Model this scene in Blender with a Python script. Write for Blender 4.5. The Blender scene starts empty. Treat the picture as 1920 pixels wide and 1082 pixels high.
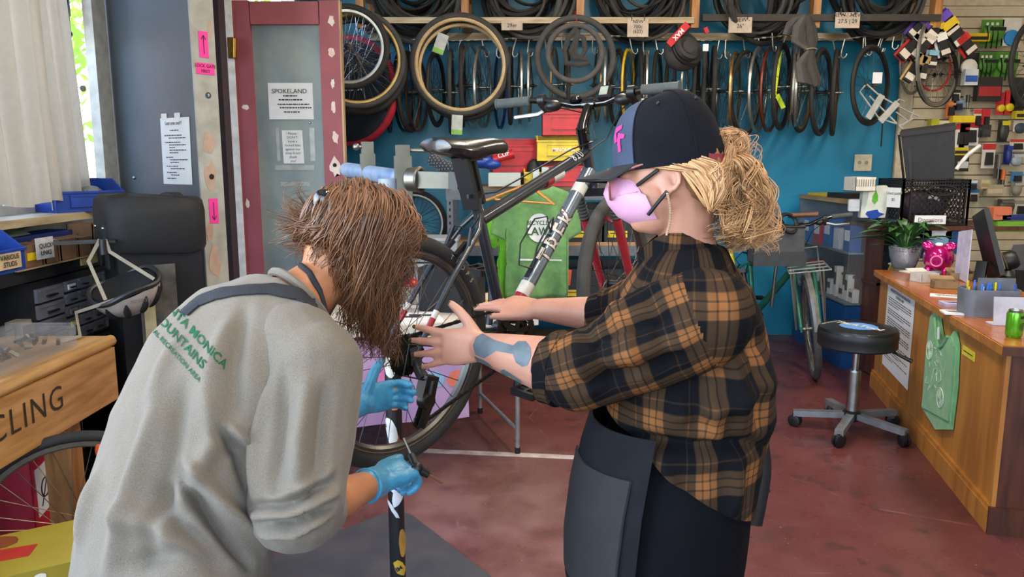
import bpy, bmesh, math, random
import numpy as np
from mathutils import Vector, Matrix, Euler
from mathutils.bvhtree import BVHTree
random.seed(7)
PI = math.pi
SC = bpy.context.scene
COL = SC.collection
# ------------------------------------------------------------------ camera
FPX, CAMH = 1450.0, 1.55                     # focal length in pixels of the 1920 wide frame, eye height
PITCH = math.atan(236 / FPX)
cam_d = bpy.data.cameras.new('camera'); cam = bpy.data.objects.new('camera', cam_d); COL.objects.link(cam)
cam_d.sensor_width = 36; cam_d.lens = 36 * FPX / 1920; cam_d.clip_start = .05
cam.location = (0, 0, CAMH); cam.rotation_euler = (PI / 2 - PITCH, 0, 0)
SC.camera = cam
# ------------------------------------------------------------------ world, sun, exposure
W = bpy.data.worlds.new('sky_world'); SC.world = W; W.use_nodes = True
_nt = W.node_tree; _sky = _nt.nodes.new('ShaderNodeTexSky'); _sky.sky_type = 'NISHITA'
_sky.sun_disc = False; _sky.sun_elevation = math.radians(48); _sky.sun_rotation = math.radians(60)
_nt.links.new(_sky.outputs[0], _nt.nodes['Background'].inputs[0]); _nt.nodes['Background'].inputs[1].default_value = 1.1
sun_d = bpy.data.lights.new('sun', 'SUN'); sun_d.energy = 9; sun_d.angle = .01; sun_d.color = (1, .93, .8)
sun = bpy.data.objects.new('sun', sun_d); COL.objects.link(sun); sun.rotation_euler = (math.radians(42), 0, math.radians(118))
SC.view_settings.view_transform = 'Standard'; SC.view_settings.look = 'None'
SC.view_settings.gamma = 1; SC.view_settings.use_curve_mapping = False
SC.view_settings.exposure = .5
SC.cycles.use_denoising = True
SC.cycles.max_bounces = 8; SC.cycles.transparent_max_bounces = 24; SC.cycles.sample_clamp_indirect = 6
def lamp_area(name, loc, rot, sx, sy, power, color):
    d = bpy.data.lights.new(name, 'AREA'); d.shape = 'RECTANGLE'; d.size = sx; d.size_y = sy; d.energy = power; d.color = color
    o = bpy.data.objects.new(name, d); COL.objects.link(o); o.location = loc; o.rotation_euler = rot; return o
# daylight entering by the tall street windows behind the photographer and along the street side
lamp_area('street_window_daylight', (-.2, -2.15, 1.9), (math.radians(90), 0, 0), 4.2, 2.2, 26, (.86, .93, 1))
lamp_area('side_window_daylight', (-2.62, .4, 1.95), (0, math.radians(-90), 0), 2.0, 3.2, 92, (.84, .92, 1))
# ------------------------------------------------------------------ projection helper: a photograph pixel at a given distance
_c, _s = math.cos(PITCH), math.sin(PITCH)
def at(px, py, Y):
    u = (px - 960) / FPX; v = (541 - py) / FPX
    d = Vector((u, _c + v * _s, -_s + v * _c)); return d * (Y / d.y) + Vector((0, 0, CAMH))
# ------------------------------------------------------------------ materials
def lin(c):
    if isinstance(c, str):
        c = c.lstrip('#'); c = tuple(int(c[i:i + 2], 16) / 255 for i in (0, 2, 4))
    return tuple((x / 12.92 if x <= .04045 else ((x + .055) / 1.055) ** 2.4) for x in c[:3]) + (1,)
MATS = {}
def mat(name, col, rough=.5, metal=0, var=.12, scale=18, bump=0, bscale=60, trans=0, col2=None, spec=.5, coat=0, emit=0, stretch=None, alpha=1, sheen=0):
    """principled surface whose colour wanders a little with noise"""
    if name in MATS: return MATS[name]
    m = bpy.data.materials.new(name); m.use_nodes = True; nt = m.node_tree; b = nt.nodes['Principled BSDF']
    L = nt.links.new; N = nt.nodes.new
    tc = N('ShaderNodeTexCoord'); src = tc.outputs['Object']
    if stretch:
        mp = N('ShaderNodeMapping'); mp.inputs['Scale'].default_value = stretch; L(src, mp.inputs['Vector']); src = mp.outputs[0]
    c1 = lin(col); c2 = lin(col2) if col2 else tuple(min(1, x * (1 - var * 2)) for x in c1[:3]) + (1,)
    n = N('ShaderNodeTexNoise'); n.inputs['Scale'].default_value = scale; n.inputs['Detail'].default_value = 4; L(src, n.inputs['Vector'])
    r = N('ShaderNodeValToRGB'); r.color_ramp.elements[0].position = .35; r.color_ramp.elements[1].position = .65
    r.color_ramp.elements[0].color = c2; r.color_ramp.elements[1].color = c1
    L(n.outputs['Fac'], r.inputs[0]); L(r.outputs[0], b.inputs['Base Color'])
    b.inputs['Roughness'].default_value = rough; b.inputs['Metallic'].default_value = metal
    b.inputs['Specular IOR Level'].default_value = spec; b.inputs['Coat Weight'].default_value = coat
    b.inputs['Transmission Weight'].default_value = trans; b.inputs['Alpha'].default_value = alpha
    if sheen: b.inputs['Sheen Weight'].default_value = sheen
    if emit: L(r.outputs[0], b.inputs['Emission Color']); b.inputs['Emission Strength'].default_value = emit
    if bump:
        n2 = N('ShaderNodeTexNoise'); n2.inputs['Scale'].default_value = bscale; n2.inputs['Detail'].default_value = 3; L(src, n2.inputs['Vector'])
        bp = N('ShaderNodeBump'); bp.inputs['Strength'].default_value = bump; bp.inputs['Distance'].default_value = .01
        L(n2.outputs['Fac'], bp.inputs['Height']); L(bp.outputs[0], b.inputs['Normal'])
    MATS[name] = m; return m
def wood(name, c1, c2, scale=6, axis='X', rough=.45):
    if name in MATS: return MATS[name]
    st = {'X': (.12, 1, 1), 'Y': (1, .12, 1), 'Z': (1, 1, .12)}[axis]
    return mat(name, c1, rough, col2=c2, scale=scale * 5, stretch=st, bump=.08, bscale=scale * 14)
def glassy(name, col=(1, 1, 1), rough=.05, clear=.8):
    """thin clear plastic or window glass: mostly see-through with a gloss"""
    if name in MATS: return MATS[name]
    m = bpy.data.materials.new(name); m.use_nodes = True; nt = m.node_tree; b = nt.nodes['Principled BSDF']; o = nt.nodes['Material Output']
    t = nt.nodes.new('ShaderNodeBsdfTransparent'); mx = nt.nodes.new('ShaderNodeMixShader'); mx.inputs[0].default_value = clear
    t.inputs[0].default_value = lin(col); b.inputs['Base Color'].default_value = lin(col); b.inputs['Roughness'].default_value = rough
    if clear > .75: b.inputs['Base Color'].default_value = tuple(x * .35 for x in lin(col)[:3]) + (1,)
    nt.links.new(b.outputs[0], mx.inputs[1]); nt.links.new(t.outputs[0], mx.inputs[2]); nt.links.new(mx.outputs[0], o.inputs[0])
    MATS[name] = m; return m
BLK = mat('black_plastic', '#17171a', .45); RUB = mat('tyre_rubber', '#2a2928', .75, bump=.15, bscale=150, var=.15)
RUBG = mat('greyed_rubber', '#4a4947', .8, bump=.15, bscale=150); CHR = mat('chrome', '#c9c9c6', .18, 1)
ALU = mat('brushed_aluminium', '#a8a8a2', .35, 1); STEEL = mat('dull_steel', '#8a8880', .42, 1); WHT = mat('white_paint', '#e2e0da', .5)
PAP = mat('paper', '#dfe0e2', .7, var=.03); INK = mat('ink', '#25262b', .7); RED = mat('red_plastic', '#c4202c', .4)
YEL = mat('yellow_plastic', '#e3c61c', .4); BLU = mat('blue_plastic', '#2346a0', .38); GUM = mat('gum_wall', '#cdb083', .6)
PINK = mat('pink_paper', '#f0359a', .6, var=.03); GLOSSK = mat('gloss_black', '#0b0b0d', .15, coat=.5); CARD = mat('cardboard', '#7a5a41', .8)
# ------------------------------------------------------------------ mesh building
class MB:
    def __init__(s): s.v = []; s.f = []; s.mi = []; s.m = 0
    def add(s, vs, fs):
        b = len(s.v); s.v += [tuple(x) for x in vs]; s.f += [tuple(i + b for i in f) for f in fs]; s.mi += [s.m] * len(fs); return s
    def box(s, c, d, rot=None, taper=1):
        h = [x / 2 for x in d]; R = rot if isinstance(rot, Matrix) else (Euler(rot).to_matrix() if rot else Matrix.Identity(3)); C = Vector(c)
        vs = []
        for z in (-1, 1):
            k = taper if z > 0 else 1
            for x, y in ((-1, -1), (1, -1), (1, 1), (-1, 1)): vs.append(C + R @ Vector((x * h[0] * k, y * h[1] * k, z * h[2])))
        return s.add(vs, [(3, 2, 1, 0), (4, 5, 6, 7), (0, 1, 5, 4), (1, 2, 6, 5), (2, 3, 7, 6), (3, 0, 4, 7)])
    def bar(s, a, b, w, t, up=(0, 0, 1)):
        """square bar from a to b: w across, t along up"""
        a, b = Vector(a), Vector(b); d = (b - a); R = frame_of(d, up)
        return s.box((a + b) / 2, (d.length, w, t), R)
    def tube(s, pts, r, n=8, closed=False, cap=True, flat=1, up=None):
        pts = [Vector(p) for p in pts]; k = len(pts); rs = r if isinstance(r, (list, tuple)) else [r] * k
        vs = []; prev = None
        for i, p in enumerate(pts):
            if closed: t = pts[(i + 1) % k] - pts[i - 1]
            else: t = pts[min(i + 1, k - 1)] - pts[max(i - 1, 0)]
            if t.length < 1e-9: t = Vector((0, 0, 1))
            t.normalize()
            if prev is None:
                u = Vector(up) if up else (Vector((0, 0, 1)) if abs(t.z) < .9 else Vector((1, 0, 0)))
                prev = (u - t * u.dot(t)).normalized()
            else: prev = (prev - t * prev.dot(t)).normalized()
            w = t.cross(prev)
            for j in range(n):
                a = 2 * PI * j / n; vs.append(p + prev * (math.cos(a) * rs[i] * flat) + w * (math.sin(a) * rs[i]))
        fs = []
        for i in range(k if closed else k - 1):
            a, b = i * n, ((i + 1) % k) * n
            for j in range(n): fs.append((a + j, a + (j + 1) % n, b + (j + 1) % n, b + j))
        if cap and not closed: fs += [tuple(range(n))[::-1], tuple(range((k - 1) * n, k * n))]
        return s.add(vs, fs)
    def cyl(s, a, b, r0, r1=None, n=16): return s.tube([a, b], [r0, r0 if r1 is None else r1], n)
    def lathe(s, c, prof, axis=(0, 0, 1), n=24, sx=1, sy=1, closed=False):
        """prof: (radius, height) along axis"""
        A = Vector(axis).normalized(); u = Vector((1, 0, 0)) if abs(A.x) < .9 else Vector((0, 1, 0)); u = (u - A * u.dot(A)).normalized(); w = A.cross(u); C = Vector(c)
        vs = []; fs = []; k = len(prof)
        for r, h in prof:
            for j in range(n):
                a = 2 * PI * j / n; vs.append(C + A * h + u * (r * sx * math.cos(a)) + w * (r * sy * math.sin(a)))
        for i in range(k if closed else k - 1):
            for j in range(n): fs.append((i * n + j, i * n + (j + 1) % n, ((i + 1) % k) * n + (j + 1) % n, ((i + 1) % k) * n + j))
        if not closed: fs += [tuple(range(n))[::-1], tuple(range((k - 1) * n, k * n))]
        return s.add(vs, fs)
    def torus(s, c, R, r, axis=(0, 1, 0), n=40, m=8, a0=0, a1=2 * PI, ry=None):
        A = Vector(axis).normalized(); u = Vector((0, 0, 1)) if abs(A.z) < .9 else Vector((1, 0, 0)); u = (u - A * u.dot(A)).normalized(); w = A.cross(u); C = Vector(c)
        full = abs(a1 - a0) > 6.28; ry = ry or r; vs = []; fs = []; k = n if full else n + 1
        for i in range(k):
            a = a0 + (a1 - a0) * i / n; d = u * math.cos(a) + w * math.sin(a)
            for j in range(m):
                b = 2 * PI * j / m; vs.append(C + d * (R + r * math.cos(b)) + A * (ry * math.sin(b)))
        for i in range(n):
            for j in range(m): fs.append((i * m + j, i * m + (j + 1) % m, ((i + 1) % k) * m + (j + 1) % m, ((i + 1) % k) * m + j))
        return s.add(vs, fs)
    def ell(s, c, r, rot=None, n=20, m=12):
        R = rot if isinstance(rot, Matrix) else (Euler(rot).to_matrix() if rot else Matrix.Identity(3)); C = Vector(c); vs = [C + R @ Vector((0, 0, r[2]))]; fs = []
        for i in range(1, m):
            t = PI * i / m
            for j in range(n):
                a = 2 * PI * j / n; vs.append(C + R @ Vector((r[0] * math.sin(t) * math.cos(a), r[1] * math.sin(t) * math.sin(a), r[2] * math.cos(t))))
        vs.append(C + R @ Vector((0, 0, -r[2]))); e = len(vs) - 1
        for j in range(n):
            fs.append((0, 1 + j, 1 + (j + 1) % n)); q = 1 + (m - 2) * n; fs.append((e, q + (j + 1) % n, q + j))
            for i in range(m - 2): a = 1 + i * n; fs.append((a + j, a + n + j, a + n + (j + 1) % n, a + (j + 1) % n))
        return s.add(vs, fs)
    def loft(s, rings, cap=True, closed=False):
        n = len(rings[0]); vs = [p for r in rings for p in r]; fs = []; k = len(rings)
        for i in range(k if closed else k - 1):
            for j in range(n): fs.append((i * n + j, i * n + (j + 1) % n, ((i + 1) % k) * n + (j + 1) % n, ((i + 1) % k) * n + j))
        if cap and not closed: fs += [tuple(range(n))[::-1], tuple(range((k - 1) * n, k * n))]
        return s.add(vs, fs)
    def prism(s, poly, o, x, y, t):
        """flat outline poly (2D) in the plane o + x, y, given the thickness vector t"""
        o, x, y, t = Vector(o), Vector(x), Vector(y), Vector(t); n = len(poly)
        a = [o + x * p[0] + y * p[1] for p in poly]; return s.add(a + [p + t for p in a], [tuple(range(n))[::-1], tuple(range(n, 2 * n))] + [(i, (i + 1) % n, n + (i + 1) % n, n + i) for i in range(n)])
    def mesh(s, name, smooth=True):
        me = bpy.data.meshes.new(name); me.from_pydata(s.v, [], s.f)
        bm = bmesh.new(); bm.from_mesh(me); bmesh.ops.recalc_face_normals(bm, faces=bm.faces); bm.to_mesh(me); bm.free()
        if any(s.mi): me.polygons.foreach_set('material_index', s.mi)
        if smooth: set_smooth(me)
        return me
def set_smooth(me, ang=38):
    me.polygons.foreach_set('use_smooth', [True] * len(me.polygons))
    bm = bmesh.new(); bm.from_mesh(me); ca = math.radians(ang)
    for e in bm.edges:
        if len(e.link_faces) == 2 and e.calc_face_angle(0) > ca: e.smooth = False
    bm.to_mesh(me); bm.free()
def frame_of(d, up=(0, 0, 1)):
    x = Vector(d).normalized(); up = Vector(up)
    if abs(x.dot(up.normalized())) > .98: up = Vector((1, 0, 0)) if abs(x.x) < .9 else Vector((0, 1, 0))
    y = up.cross(x).normalized(); z = x.cross(y); return Matrix((x, y, z)).transposed()
def obj(name, me, m, parent=None, world=True):
    """link one mesh; with world=True its vertices are in world space and the parent keeps its own place"""
    if isinstance(me, MB): me = me.mesh(name)
    o = bpy.data.objects.new(name, me); COL.objects.link(o)
    ms = m if isinstance(m, (list, tuple)) else [m]
    if len(me.materials) == 0:
        for q in ms: me.materials.append(q)
    else:
        for i, q in enumerate(ms):
            if me.materials[i] != q: o.material_slots[i].link = 'OBJECT'; o.material_slots[i].material = q
    if parent:
        o.parent = parent
        if world: o.matrix_parent_inverse = wmat(parent).inverted()
    return o
def wmat(o):
    b = o.matrix_basis
    return (wmat(o.parent) @ o.matrix_parent_inverse @ b) if o.parent else b.copy()
def tag(o, label, cat, group=None, kind=None):
    o['label'] = label
    if cat: o['category'] = cat
    if group: o['group'] = group
    if kind: o['kind'] = kind
    return o
def thing(name, label, cat, loc=(0, 0, 0), rot=(0, 0, 0), group=None, mtx=None):
    o = bpy.data.objects.new(name, None); COL.objects.link(o); o.empty_display_size = .05
    if mtx is not None: o.matrix_basis = mtx
    else: o.location = loc; o.rotation_euler = rot
    return tag(o, label, cat, group)
def struct(name, me, m, label=None, parent=None):
    o = obj(name, me, m, parent); o['kind'] = 'structure'
    if label: o['label'] = label
    return o
def one(name, mb, m, label, cat, group=None): return tag(obj(name, mb, m), label, cat, group)
def text_mesh(txt, size, align='CENTER', bold=0, spacing=1):
    c = bpy.data.curves.new('t', 'FONT'); c.body = txt; c.size = size; c.align_x = align; c.align_y = 'CENTER'; c.offset = bold * size; c.resolution_u = 3; c.space_character = spacing
    o = bpy.data.objects.new('t', c); COL.objects.link(o); me = bpy.data.meshes.new_from_object(o.evaluated_get(bpy.context.evaluated_depsgraph_get()))
    bpy.data.objects.remove(o); bpy.data.curves.remove(c); return me
def lettering(name, txt, size, o, x, y, m, parent=None, align='CENTER', bold=0, lift=.0012, bvh=None, reach=.25, squeeze=1, thick=0, spacing=1):
    """flat print: letters in the plane o + x, y; with bvh they are laid onto that surface"""
    me = text_mesh(txt, size, align, bold, spacing); o, x, y = Vector(o), Vector(x).normalized(), Vector(y).normalized(); nrm = x.cross(y)
    if bvh:
        bm = bmesh.new(); bm.from_mesh(me)
        for _ in range(3):
            es = [e for e in bm.edges if e.calc_length() > .012]
            if not es: break
            bmesh.ops.subdivide_edges(bm, edges=es, cuts=1, use_grid_fill=False); bmesh.ops.triangulate(bm, faces=bm.faces)
        bm.to_mesh(me); bm.free()
    for v in me.vertices:
        p = o + x * (v.co.x * squeeze) + y * v.co.y
        if bvh:
            h = bvh.ray_cast(p + nrm * reach, -nrm, 3 * reach)
            if h[0] is not None: p = h[0] + (h[1] if h[1].dot(nrm) > 0 else -h[1]) * lift
        else: p = p + nrm * lift
        v.co = p
    ob = obj(name, me, m, parent); return ob
def decal(mb, poly, o, x, y, bvh=None, lift=.0015, reach=.25, step=.008):
    """flat coloured patch with outline poly, laid onto a surface"""
    o, x, y = Vector(o), Vector(x).normalized(), Vector(y).normalized(); nrm = x.cross(y)
    bm = bmesh.new(); vs = [bm.verts.new((p[0], p[1], 0)) for p in poly]; bm.faces.new(vs); bmesh.ops.triangulate(bm, faces=bm.faces)
    if bvh:
        for _ in range(6):
            es = [e for e in bm.edges if e.calc_length() > step]
            if not es: break
            bmesh.ops.subdivide_edges(bm, edges=es, cuts=1); bmesh.ops.triangulate(bm, faces=bm.faces)
    out = []
    for i, v in enumerate(bm.verts):
        v.index = i; p = o + x * v.co.x + y * v.co.y
        if bvh:
            h = bvh.ray_cast(p + nrm * reach, -nrm, 3 * reach)
            if h[0] is not None: p = h[0] + (h[1] if h[1].dot(nrm) > 0 else -h[1]) * lift
        else: p = p + nrm * lift
        out.append(p)
    mb.add(out, [[v.index for v in f.verts] for f in bm.faces]); bm.free()
def bvh_of(*obs):
    vs = []; fs = []
    for o in obs:
        b = len(vs); Mw = wmat(o); vs += [Mw @ v.co for v in o.data.vertices]; fs += [[i + b for i in p.vertices] for p in o.data.polygons]
    return BVHTree.FromPolygons(vs, fs)
def rrect(w, h, r, n=4):
    out = []
    for cx, cy, a in ((w / 2 - r, h / 2 - r, 0), (-w / 2 + r, h / 2 - r, 90), (-w / 2 + r, -h / 2 + r, 180), (w / 2 - r, -h / 2 + r, 270)):
        for i in range(n + 1): t = math.radians(a + 90 * i / n); out.append((cx + r * math.cos(t), cy + r * math.sin(t)))
    return out
def text_lines(parent, o, x, y, w, rows, m=INK, lift=.0015, th=.0035, name='printed_lines', seed=1):
    """lines of small print on a sheet: rows = list of (height on sheet, indent 0..1, length 0..1)"""
    rnd = random.Random(seed); mb = MB(); x, y = Vector(x).normalized(), Vector(y).normalized(); n = x.cross(y)
    for h, ind, ln in rows:
        s = ind * w
        while s < (ind + ln) * w:
            l = min(rnd.uniform(.03, .1) * w, (ind + ln) * w - s); a = Vector(o) + x * s + y * h + n * lift
            mb.add([a, a + x * l, a + x * l + y * th, a + y * th], [(0, 1, 2, 3)]); s += l + .014 * w
    r = obj(name, mb, m, parent); r['kind'] = 'stuff'; return r
# ================================================================== THE ROOM
def blob(rx, ry, n=14, rough=.3, seed=0):
    r = random.Random(seed); return [(rx * (1 + r.uniform(-rough, rough)) * math.cos(2 * PI * i / n), ry * (1 + r.uniform(-rough, rough)) * math.sin(2 * PI * i / n)) for i in range(n)]
def floor_material():
    m = bpy.data.materials.new('red_painted_concrete'); m.use_nodes = True; nt = m.node_tree; b = nt.nodes['Principled BSDF']; N = nt.nodes.new; L = nt.links.new
    tc = N('ShaderNodeTexCoord')
    def noise(s, d=5):
        n = N('ShaderNodeTexNoise'); n.inputs['Scale'].default_value = s; n.inputs['Detail'].default_value = d; L(tc.outputs['Object'], n.inputs['Vector']); return n.outputs['Fac']
    def ramp(x, stops):
        r = N('ShaderNodeValToRGB'); r.color_ramp.elements.remove(r.color_ramp.elements[1])
        for i, (p, c) in enumerate(stops):
            e = r.color_ramp.elements[0] if i == 0 else r.color_ramp.elements.new(p)
            e.position = p; e.color = c
        L(x, r.inputs[0]); return r.outputs[0]
    base = ramp(noise(1.6), [(.3, lin('#522b2a')), (.5, lin('#603230')), (.7, lin('#6b3b39'))])
    scuff = ramp(noise(7, 9), [(.56, (0, 0, 0, 1)), (.68, (1, 1, 1, 1))]); mx = N('ShaderNodeMix'); mx.data_type = 'RGBA'
    L(scuff, mx.inputs[0]); L(base, mx.inputs[6]); mx.inputs[7].default_value = lin('#4d2c2b')
    v = N('ShaderNodeTexVoronoi'); v.feature = 'DISTANCE_TO_EDGE'; v.inputs['Scale'].default_value = 1.3; L(tc.outputs['Object'], v.inputs['Vector'])
    cr = ramp(v.outputs['Distance'], [(.0, (1, 1, 1, 1)), (.006, (0, 0, 0, 1))]); g = N('ShaderNodeMath'); g.operation = 'MULTIPLY'; L(cr, g.inputs[0]); L(ramp(noise(3), [(.5, (0, 0, 0, 1)), (.6, (.22, .22, .22, 1))]), g.inputs[1])
    m2 = N('ShaderNodeMix'); m2.data_type = 'RGBA'; L(g.outputs[0], m2.inputs[0]); L(mx.outputs[2], m2.inputs[6]); m2.inputs[7].default_value = lin('#b09a98')
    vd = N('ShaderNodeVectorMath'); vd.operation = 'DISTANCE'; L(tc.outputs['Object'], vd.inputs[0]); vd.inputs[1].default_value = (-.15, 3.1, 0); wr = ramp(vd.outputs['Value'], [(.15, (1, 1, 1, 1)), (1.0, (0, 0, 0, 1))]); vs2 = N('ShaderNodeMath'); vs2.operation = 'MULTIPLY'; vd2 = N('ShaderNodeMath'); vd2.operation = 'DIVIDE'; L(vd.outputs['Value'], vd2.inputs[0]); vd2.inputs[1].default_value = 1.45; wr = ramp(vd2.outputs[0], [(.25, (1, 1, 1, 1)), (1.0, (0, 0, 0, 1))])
    L(wr, vs2.inputs[0]); L(ramp(noise(4, 8), [(.36, (.25, .25, .25, 1)), (.62, (1, 1, 1, 1))]), vs2.inputs[1]); glare_mix = N('ShaderNodeMix'); glare_mix.data_type = 'RGBA'; L(vs2.outputs[0], glare_mix.inputs[0]); L(m2.outputs[2], glare_mix.inputs[6]); glare_mix.inputs[7].default_value = lin('#835e5d'); m2 = glare_mix  # round paler patch paints broad floor glare into the colour, mottled like worn paint
    sp = ramp(noise(60, 2), [(.70, (0, 0, 0, 1)), (.74, (.7, .7, .7, 1))]); m3 = N('ShaderNodeMix'); m3.data_type = 'RGBA'; L(sp, m3.inputs[0]); L(m2.outputs[2], m3.inputs[6]); m3.inputs[7].default_value = lin('#a58c8a')
    L(m3.outputs[2], b.inputs['Base Color']); L(ramp(noise(5), [(.3, (.2, .2, .2, 1)), (.7, (.42, .42, .42, 1))]), b.inputs['Roughness'])
    bp = N('ShaderNodeBump'); bp.inputs['Strength'].default_value = .12; bp.inputs['Distance'].default_value = .006; L(noise(24), bp.inputs['Height']); L(bp.outputs[0], b.inputs['Normal']); return m
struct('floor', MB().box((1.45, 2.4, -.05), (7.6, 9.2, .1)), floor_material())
struct('ceiling', MB().box((1.45, 2.4, 3.6), (7.6, 9.2, .12)), mat('ceiling_white', '#d9d4c8', .8))
BLUEW = mat('blue_wall_paint', '#1d80a6', .42, var=.05, scale=3, bump=.05, bscale=30)
struct('wall_back', MB().box((1.7, 6.96, 1.77), (7.0, .12, 3.55)), BLUEW)
struct('wall_right', MB().box((5.2, 2.4, 1.77), (.12, 9.2, 3.55)), mat('cream_wall', '#cfc4b0', .7))
CREAM = mat('painted_brick_white', '#d8d6cf', .6)
wb = MB()                                                         # wall behind the photographer, with two tall shop windows
for x0, x1 in ((-2.4, -2.0), (-.15, .2), (2.3, 5.2)): wb.box(((x0 + x1) / 2, -2.1, 1.77), (x1 - x0, .14, 3.55))
wb.box((1.45, -2.1, .4), (7.6, .14, .8)); wb.box((1.45, -2.1, 3.3), (7.6, .14, .5)); struct('wall_front', wb, CREAM)
wl = MB()
for y0, y1, z0, z1 in ((-2.1, -1.2, 0, 3.55), (-1.2, 2.0, 0, .9), (-1.2, 2.0, 3.05, 3.55), (2.0, 2.6, 0, 3.55), (2.6, 4.2, 0, 1.3), (2.6, 4.2, 3.1, 3.55)):
    wl.box((-2.33, (y0 + y1) / 2, (z0 + z1) / 2), (.16, y1 - y0, z1 - z0))
struct('wall_left', wl, CREAM)
wc = MB(); a, b = Vector((-1.72, 4.86, 0)), Vector((-1.64, 6.2, 0))      # short wall beyond the entrance, glazed above the door
wc.box((-1.78, 5.88, 1.27), (.14, 2.06, 2.54)); wc.box((-1.78, 5.88, 3.37), (.14, 2.06, .36)); wc.box((-1.78, 4.9, 2.9), (.14, .1, .8)); wc.box((-1.78, 6.7, 2.9), (.14, .42, .8))
struct('wall_entrance', wc, BLUEW)
wd = MB(); wd.box((-2.02, 4.6, 3.05), (.14, .75, 1.0), (0, 0, math.radians(-42))); struct('trim_1', wd, mat('beige_lintel', '#b7a587', .6), 'beige painted lintel over the entrance')
w2 = struct('window_2', MB().box((-1.78, 5.72, 2.57), (.1, 1.54, .06)).box((-1.78, 5.72, 3.16), (.1, 1.54, .06)).box((-1.78, 6.46, 2.86), (.1, .06, .56)).box((-1.78, 5.0, 2.86), (.1, .06, .56)), WHT, 'transom window above the open red door')
obj('pane', MB().box((-1.78, 5.72, 2.87), (.008, 1.42, .56)), glassy('window_glass', clear=.92), w2)
# window with the curtains
w1 = struct('window_1', MB().box((-2.33, 3.4, 1.33), (.14, 1.6, .06)).box((-2.33, 3.4, 3.07), (.14, 1.6, .06)).box((-2.33, 2.63, 2.2), (.14, .06, 1.74)).box((-2.33, 3.45, 2.2), (.1, .05, 1.74)), WHT, 'street window behind the curtains')
for y0, y1 in ((2.66, 3.42), (3.48, 4.2)): obj('pane', MB().box((-2.36, (y0 + y1) / 2, 2.2), (.008, y1 - y0, 1.68)), glassy('window_glass'), w1)
lat = MB()
for i in range(46):
    y = 2.2 + i * .05
    for s in (-1, 1):
        p0, p1 = [y, 1.36], [y + s * .32, 1.9]
        if p0[0] < 2.66 or p0[0] > 4.18: continue
        e = max(2.66, min(4.18, p1[0])); k = (e - p0[0]) / (p1[0] - p0[0]); lat.cyl((-2.44, p0[0], p0[1]), (-2.44, e, p0[1] + k * .54), .004, n=4)
obj('security_mesh', lat, mat('pale_steel', '#c9c7bd', .5), w1)
struct('trim_2', MB().box((-2.215, 4.28, 1.75), (.05, .14, 3.5)), mat('white_jamb', '#d6d3c8', .5), 'white painted window jamb')
struct('sill_shelf', MB().box((-2.16, 3.15, 1.30), (.22, 1.6, .035)), wood('pale_sill', '#c3b393', '#a08f6e', axis='Y'), 'wooden window sill under the curtains')
def cloth_mat(name, col, trans):
    m = mat(name, col, .9, var=.06, scale=40, bump=.1, bscale=300); nt = m.node_tree; o = nt.nodes['Material Output']; b = nt.nodes['Principled BSDF']
    t = nt.nodes.new('ShaderNodeBsdfTranslucent'); t.inputs[0].default_value = lin(col); mx = nt.nodes.new('ShaderNodeMixShader'); mx.inputs[0].default_value = trans
    nt.links.new(b.outputs[0], mx.inputs[1]); nt.links.new(t.outputs[0], mx.inputs[2]); nt.links.new(mx.outputs[0], o.inputs[0]); return m
CUR = cloth_mat('linen_curtain', '#dfd9ce', .6)
def curtain(y0, y1, x, zb, zt, folds, seed, label, flare=.0):
    rnd = random.Random(seed); ph = [rnd.uniform(0, 6) for _ in range(4)]; nu, nv = 90, 24; rings = []
    for j in range(nv + 1):
        t = j / nv; z = zb + (zt - zb) * t; row = []
        for sgn in (0, 1):
            for i in range(nu + 1):
                u = i / nu if sgn == 0 else 1 - i / nu
                amp = .028 * (1 - .35 * t); w = math.sin(u * folds * 2 * PI + ph[0] + .5 * math.sin(3 * t + ph[1])) + .45 * math.sin(u * folds * 3.7 * PI + ph[2] + t)
                row.append(Vector((x + amp * w + flare * (1 - t) ** 2 * (1 - u * .6) + (.003 if sgn else 0), y0 + (y1 - y0) * (u + .012 * math.sin(6 * t + ph[3])) + flare * .8 * (1 - t) ** 3 * u, z + .01 * math.sin(9 * u))))
        rings.append(row)
    return one('curtain', MB().loft(rings), CUR, label, 'curtain', 'street window curtains')
curtain(3.05, 3.6, -2.12, 1.37, 3.2, 4, 3, 'beige linen curtain panel with deep folds, nearer the jar', .03)
curtain(3.61, 3.93, -2.17, 1.33, 3.2, 3.2, 5, 'beige linen curtain panel hanging beside the sunlit gap', .05)
one('window_latch', MB().box((-2.3, 4.12, 2.33), (.03, .1, .17)).cyl((-2.27, 4.12, 2.21), (-2.27, 4.12, 2.48), .011).ell((-2.27, 4.12, 2.49), (.018, .018, .018)).ell((-2.27, 4.12, 2.2), (.018, .018, .018)).box((-2.3, 4.14, 2.5), (.02, .1, .4)), mat('dark_iron', '#3a3236', .5, .6), 'dark iron bolt latch in the bright window gap', 'latch')
one('sticker', MB().lathe(at(148, 166, 4.05) + Vector((.02, 0, 0)), [(.016, 0), (.016, .002)], (.8, -.6, 0)), mat('sticker_grey', '#9c988d', .6), 'small round grey sticker on the curtain edge', 'sticker')
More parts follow.
